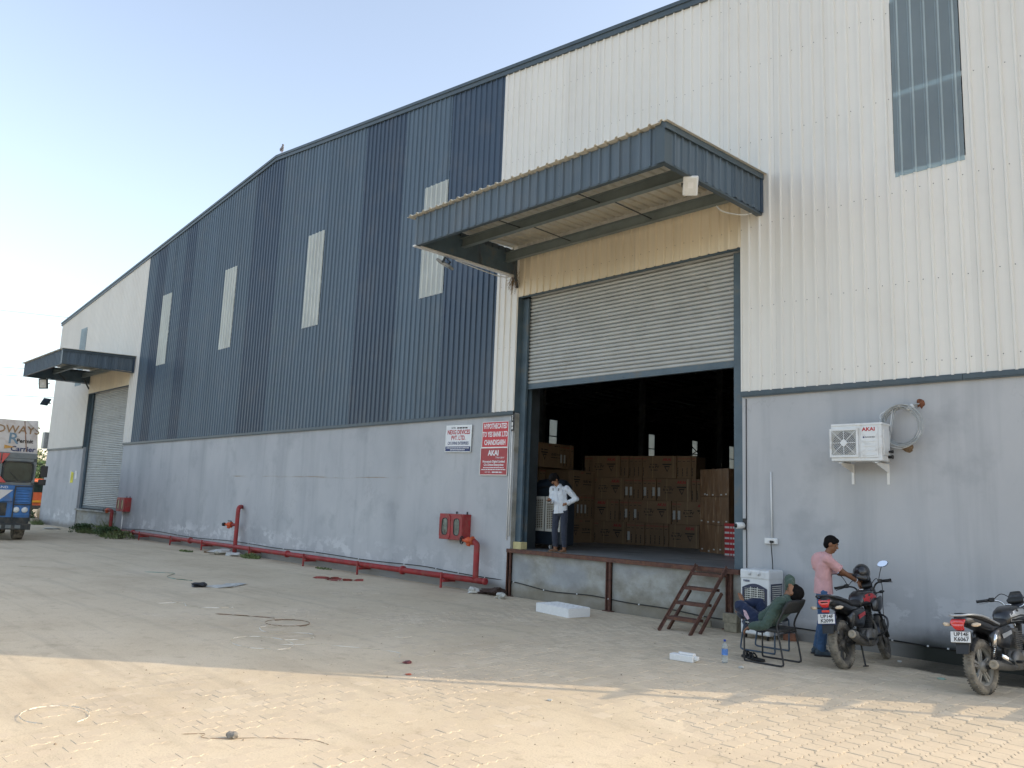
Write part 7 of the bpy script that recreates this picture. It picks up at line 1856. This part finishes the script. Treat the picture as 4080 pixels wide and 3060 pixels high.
crumple('white_scrap', 'crumpled tissue on the paving beside the water bottle', 'litter', (-5.62, -2.98, 0), .035, M_FILM, 10, .5)
crumple('red_wrapper', 'small maroon wrapper on the shaded paving', 'litter', (-8.2, -6.4, 0), .06, pm('maroon_film', (.16, .05, .05), .2, 9, .5), 11, .3)
crumple('red_wrapper', 'orange red wrapper on the sunlit sand near the shadow edge', 'litter', (-7.65, -6.8, 0), .035, pm('orange_film', (.5, .12, .06), .2, 9, .5), 12, .3)
crumple('white_film_scrap', 'scraps of white film on the ground below the far shutter', 'litter', (-43.6, -1.1, 0), .35, M_FILM, 14, .15)
crumple('glint_litter', 'silver scrap in the damp patch near the front wheel of the bike', 'litter', (-4.55, -.55, 0), .03, M_FILM, 15, .5)
crumple('green_scrap', 'pale green wrapper on the damp paving between the motorcycles', 'litter', (-3.75, -1.35, 0), .05, pm('green_film', (.3, .45, .36), .2, 9, .4), 16, .25)
crumple('green_scrap', 'flattened pale wrapper against the mouldy wall foot', 'litter', (-3.55, -.55, 0), .05, pm('pale_film', (.45, .52, .42), .2, 9, .4), 18, .25)
def strap_(label, pts, wd, mt, name='packing_strap', lift=.004):
    o = Vector(pts[0]+(0,)); P = spline([Vector((p[0]-o.x, p[1]-o.y, (p[2] if len(p) > 2 else lift))) for p in pts], 7)
    m = MB(); vs = []
    for i, p in enumerate(P):
        d = (P[min(i+1, len(P)-1)]-P[max(i-1, 0)]); s_ = Vector((-d.y, d.x, .35*sin(i*.7))).normalized()*wd/2; vs += [p-s_, p+s_]
    m.add(vs, [(2*i, 2*i+1, 2*i+3, 2*i+2) for i in range(len(P)-1)])
    ob = m.build(name, mt, None, fixn=False); ob.location = (o.x, o.y, .004); tag(ob, label, 'strap'); return ob
M_STRAPW = pm('white_strap', (.60, .56, .48), .06, 9, .6); M_STRAPB = pm('brown_strap', (.2, .14, .09), .2, 9, .7); M_STRAPG = pm('green_strap', (.14, .24, .19), .2, 9, .6)
def ringp(c, rx, ry, a0, a1, n=10, ph=.0): return [(c[0]+rx*cos(a0+(a1-a0)*i/n), c[1]+ry*sin(a0+(a1-a0)*i/n), .006+.012*abs(sin(3*i+ph))) for i in range(n+1)]
strap_('white packing strap curled in an open ring on the sunlit sand', ringp((-7.95, -10.38), .34, .26, .3, 5.6), .010, M_STRAPW)
strap_('white packing strap in a flat oval loop on the shaded paving', ringp((-10.3, -7.25), .55, .36, -.2, 5.9), .011, M_STRAPW)
strap_('coiled grey packing strap beside the flat oval loop', ringp((-11.7, -6.1), .36, .33, .0, 9.5, 22), .011, M_STRAPB)
strap_('white strap tail wandering from the coiled strap', [(-11.5, -6.3), (-11.6, -6.6), (-11.1, -6.75), (-10.7, -6.3), (-10.3, -6.5), (-10.4, -6.9)], .011, M_STRAPW)
strap_('long pale strap stretched over the shaded paving', [(-10.1, -7.1), (-9.8, -6.65), (-9.3, -6.3), (-8.8, -6.1), (-8.5, -6.3)], .009, M_STRAPW)
strap_('green strap snaking over the sand near the torn black bag', [(-20.8, -5.0), (-20.2, -4.5), (-19.6, -4.9), (-19.0, -5.0), (-18.4, -4.8)], .022, M_STRAPG)
strap_('white strap bent in a bracket shape on the sand', [(-14.9, -6.9), (-14.75, -6.5), (-14.3, -6.6), (-13.9, -6.3), (-13.8, -6.0)], .016, M_STRAPW)
strap_('thin brown twig on the shaded sand', [(-13.2, -6.6), (-12.8, -6.3), (-12.3, -6.0)], .02, M_STRAPB, 'twig')
strap_('bundle of red tape on the sand near the red pipe', [(-18.0, -1.95), (-17.6, -1.5), (-17.2, -1.6), (-16.9, -1.2)], .07, pm('red_tape', (.25, .05, .04), .2, 9, .7), 'red_tape', .02)
strap_('loose red tape end beside the bundle on the sand', [(-17.9, -1.6), (-17.5, -1.85), (-17.1, -1.75)], .05, M_bt if False else pm('dull_red_tape', (.2, .05, .04), .2, 9, .7), 'red_tape', .02)
strap_('dry brown strand beside the grey stone on the sunlit sand', [(-6.8, -9.75), (-6.7, -9.6), (-6.62, -9.66), (-6.5, -9.55), (-6.3, -9.25), (-6.05, -9.0), (-5.85, -8.95)], .006, M_STRAPB, 'strand')
# scattered grit, leaf bits and crumbs: too many to count
rr = random.Random(77); m = MB()
for i in range(1500):
    d_ = 2.2+rr.random()**1.6*16; a_ = rr.uniform(radians(8), radians(80)); x, y = CAM.x-d_*sin(a_), CAM.y+d_*cos(a_)
    if y > -.2: continue
    s_ = rr.uniform(.003, .008)*(1.8 if rr.random() < .06 else 1); p = Vector((x, y, .002)); q = rr.uniform(0, 6.3)
    ring = [p+Vector((s_*cos(q+k_*2.09)*rr.uniform(.6, 1.6), s_*sin(q+k_*2.09), 0)) for k_ in range(3)]
    m.add(ring+[p+Vector((0, 0, s_*.8))], [(0, 1, 3), (1, 2, 3), (2, 0, 3)])
o = m.build('grit', pm('grit', (.2, .155, .11), .6, 4, .9, space='W'), None, fixn=False); o['kind'] = 'stuff'
# bird on the ridge
t = thing('bird', 'small grey bird perched on the ridge of the gable', 'bird', (-25.45, -.02, 14.055), radians(40))
m = MB(); m.ecap((0, 0, .14), (.0, .03, .27), (.055, .06), (.045, .05)); m.ell((0, .05, .35), (.04, .045, .042)); m.ecap((0, .09, .35), (0, .12, .345), .012, .005); m.ecap((0, -.05, .1), (0, -.14, -.0+.03), (.035, .015), (.03, .01), (1, 0, 0))
m.ecap((.05, -.02, .2), (.035, -.1, .1), (.015, .05), (.01, .02)); m.ecap((-.05, -.02, .2), (-.035, -.1, .1), (.015, .05), (.01, .02))
link('body', remeshed(m, 'bird_body', .012, 2), pm('grey_feathers', (.09, .09, .1), .3, 30, .8), t)
m = MB()
for s_ in (-1, 1): m.tube([(s_*.02, .02, 0), (s_*.02, .01, .1)], .006, 5)
m.build('leg', pm('bird_leg', (.3, .12, .1), .1, 9, .7), t)
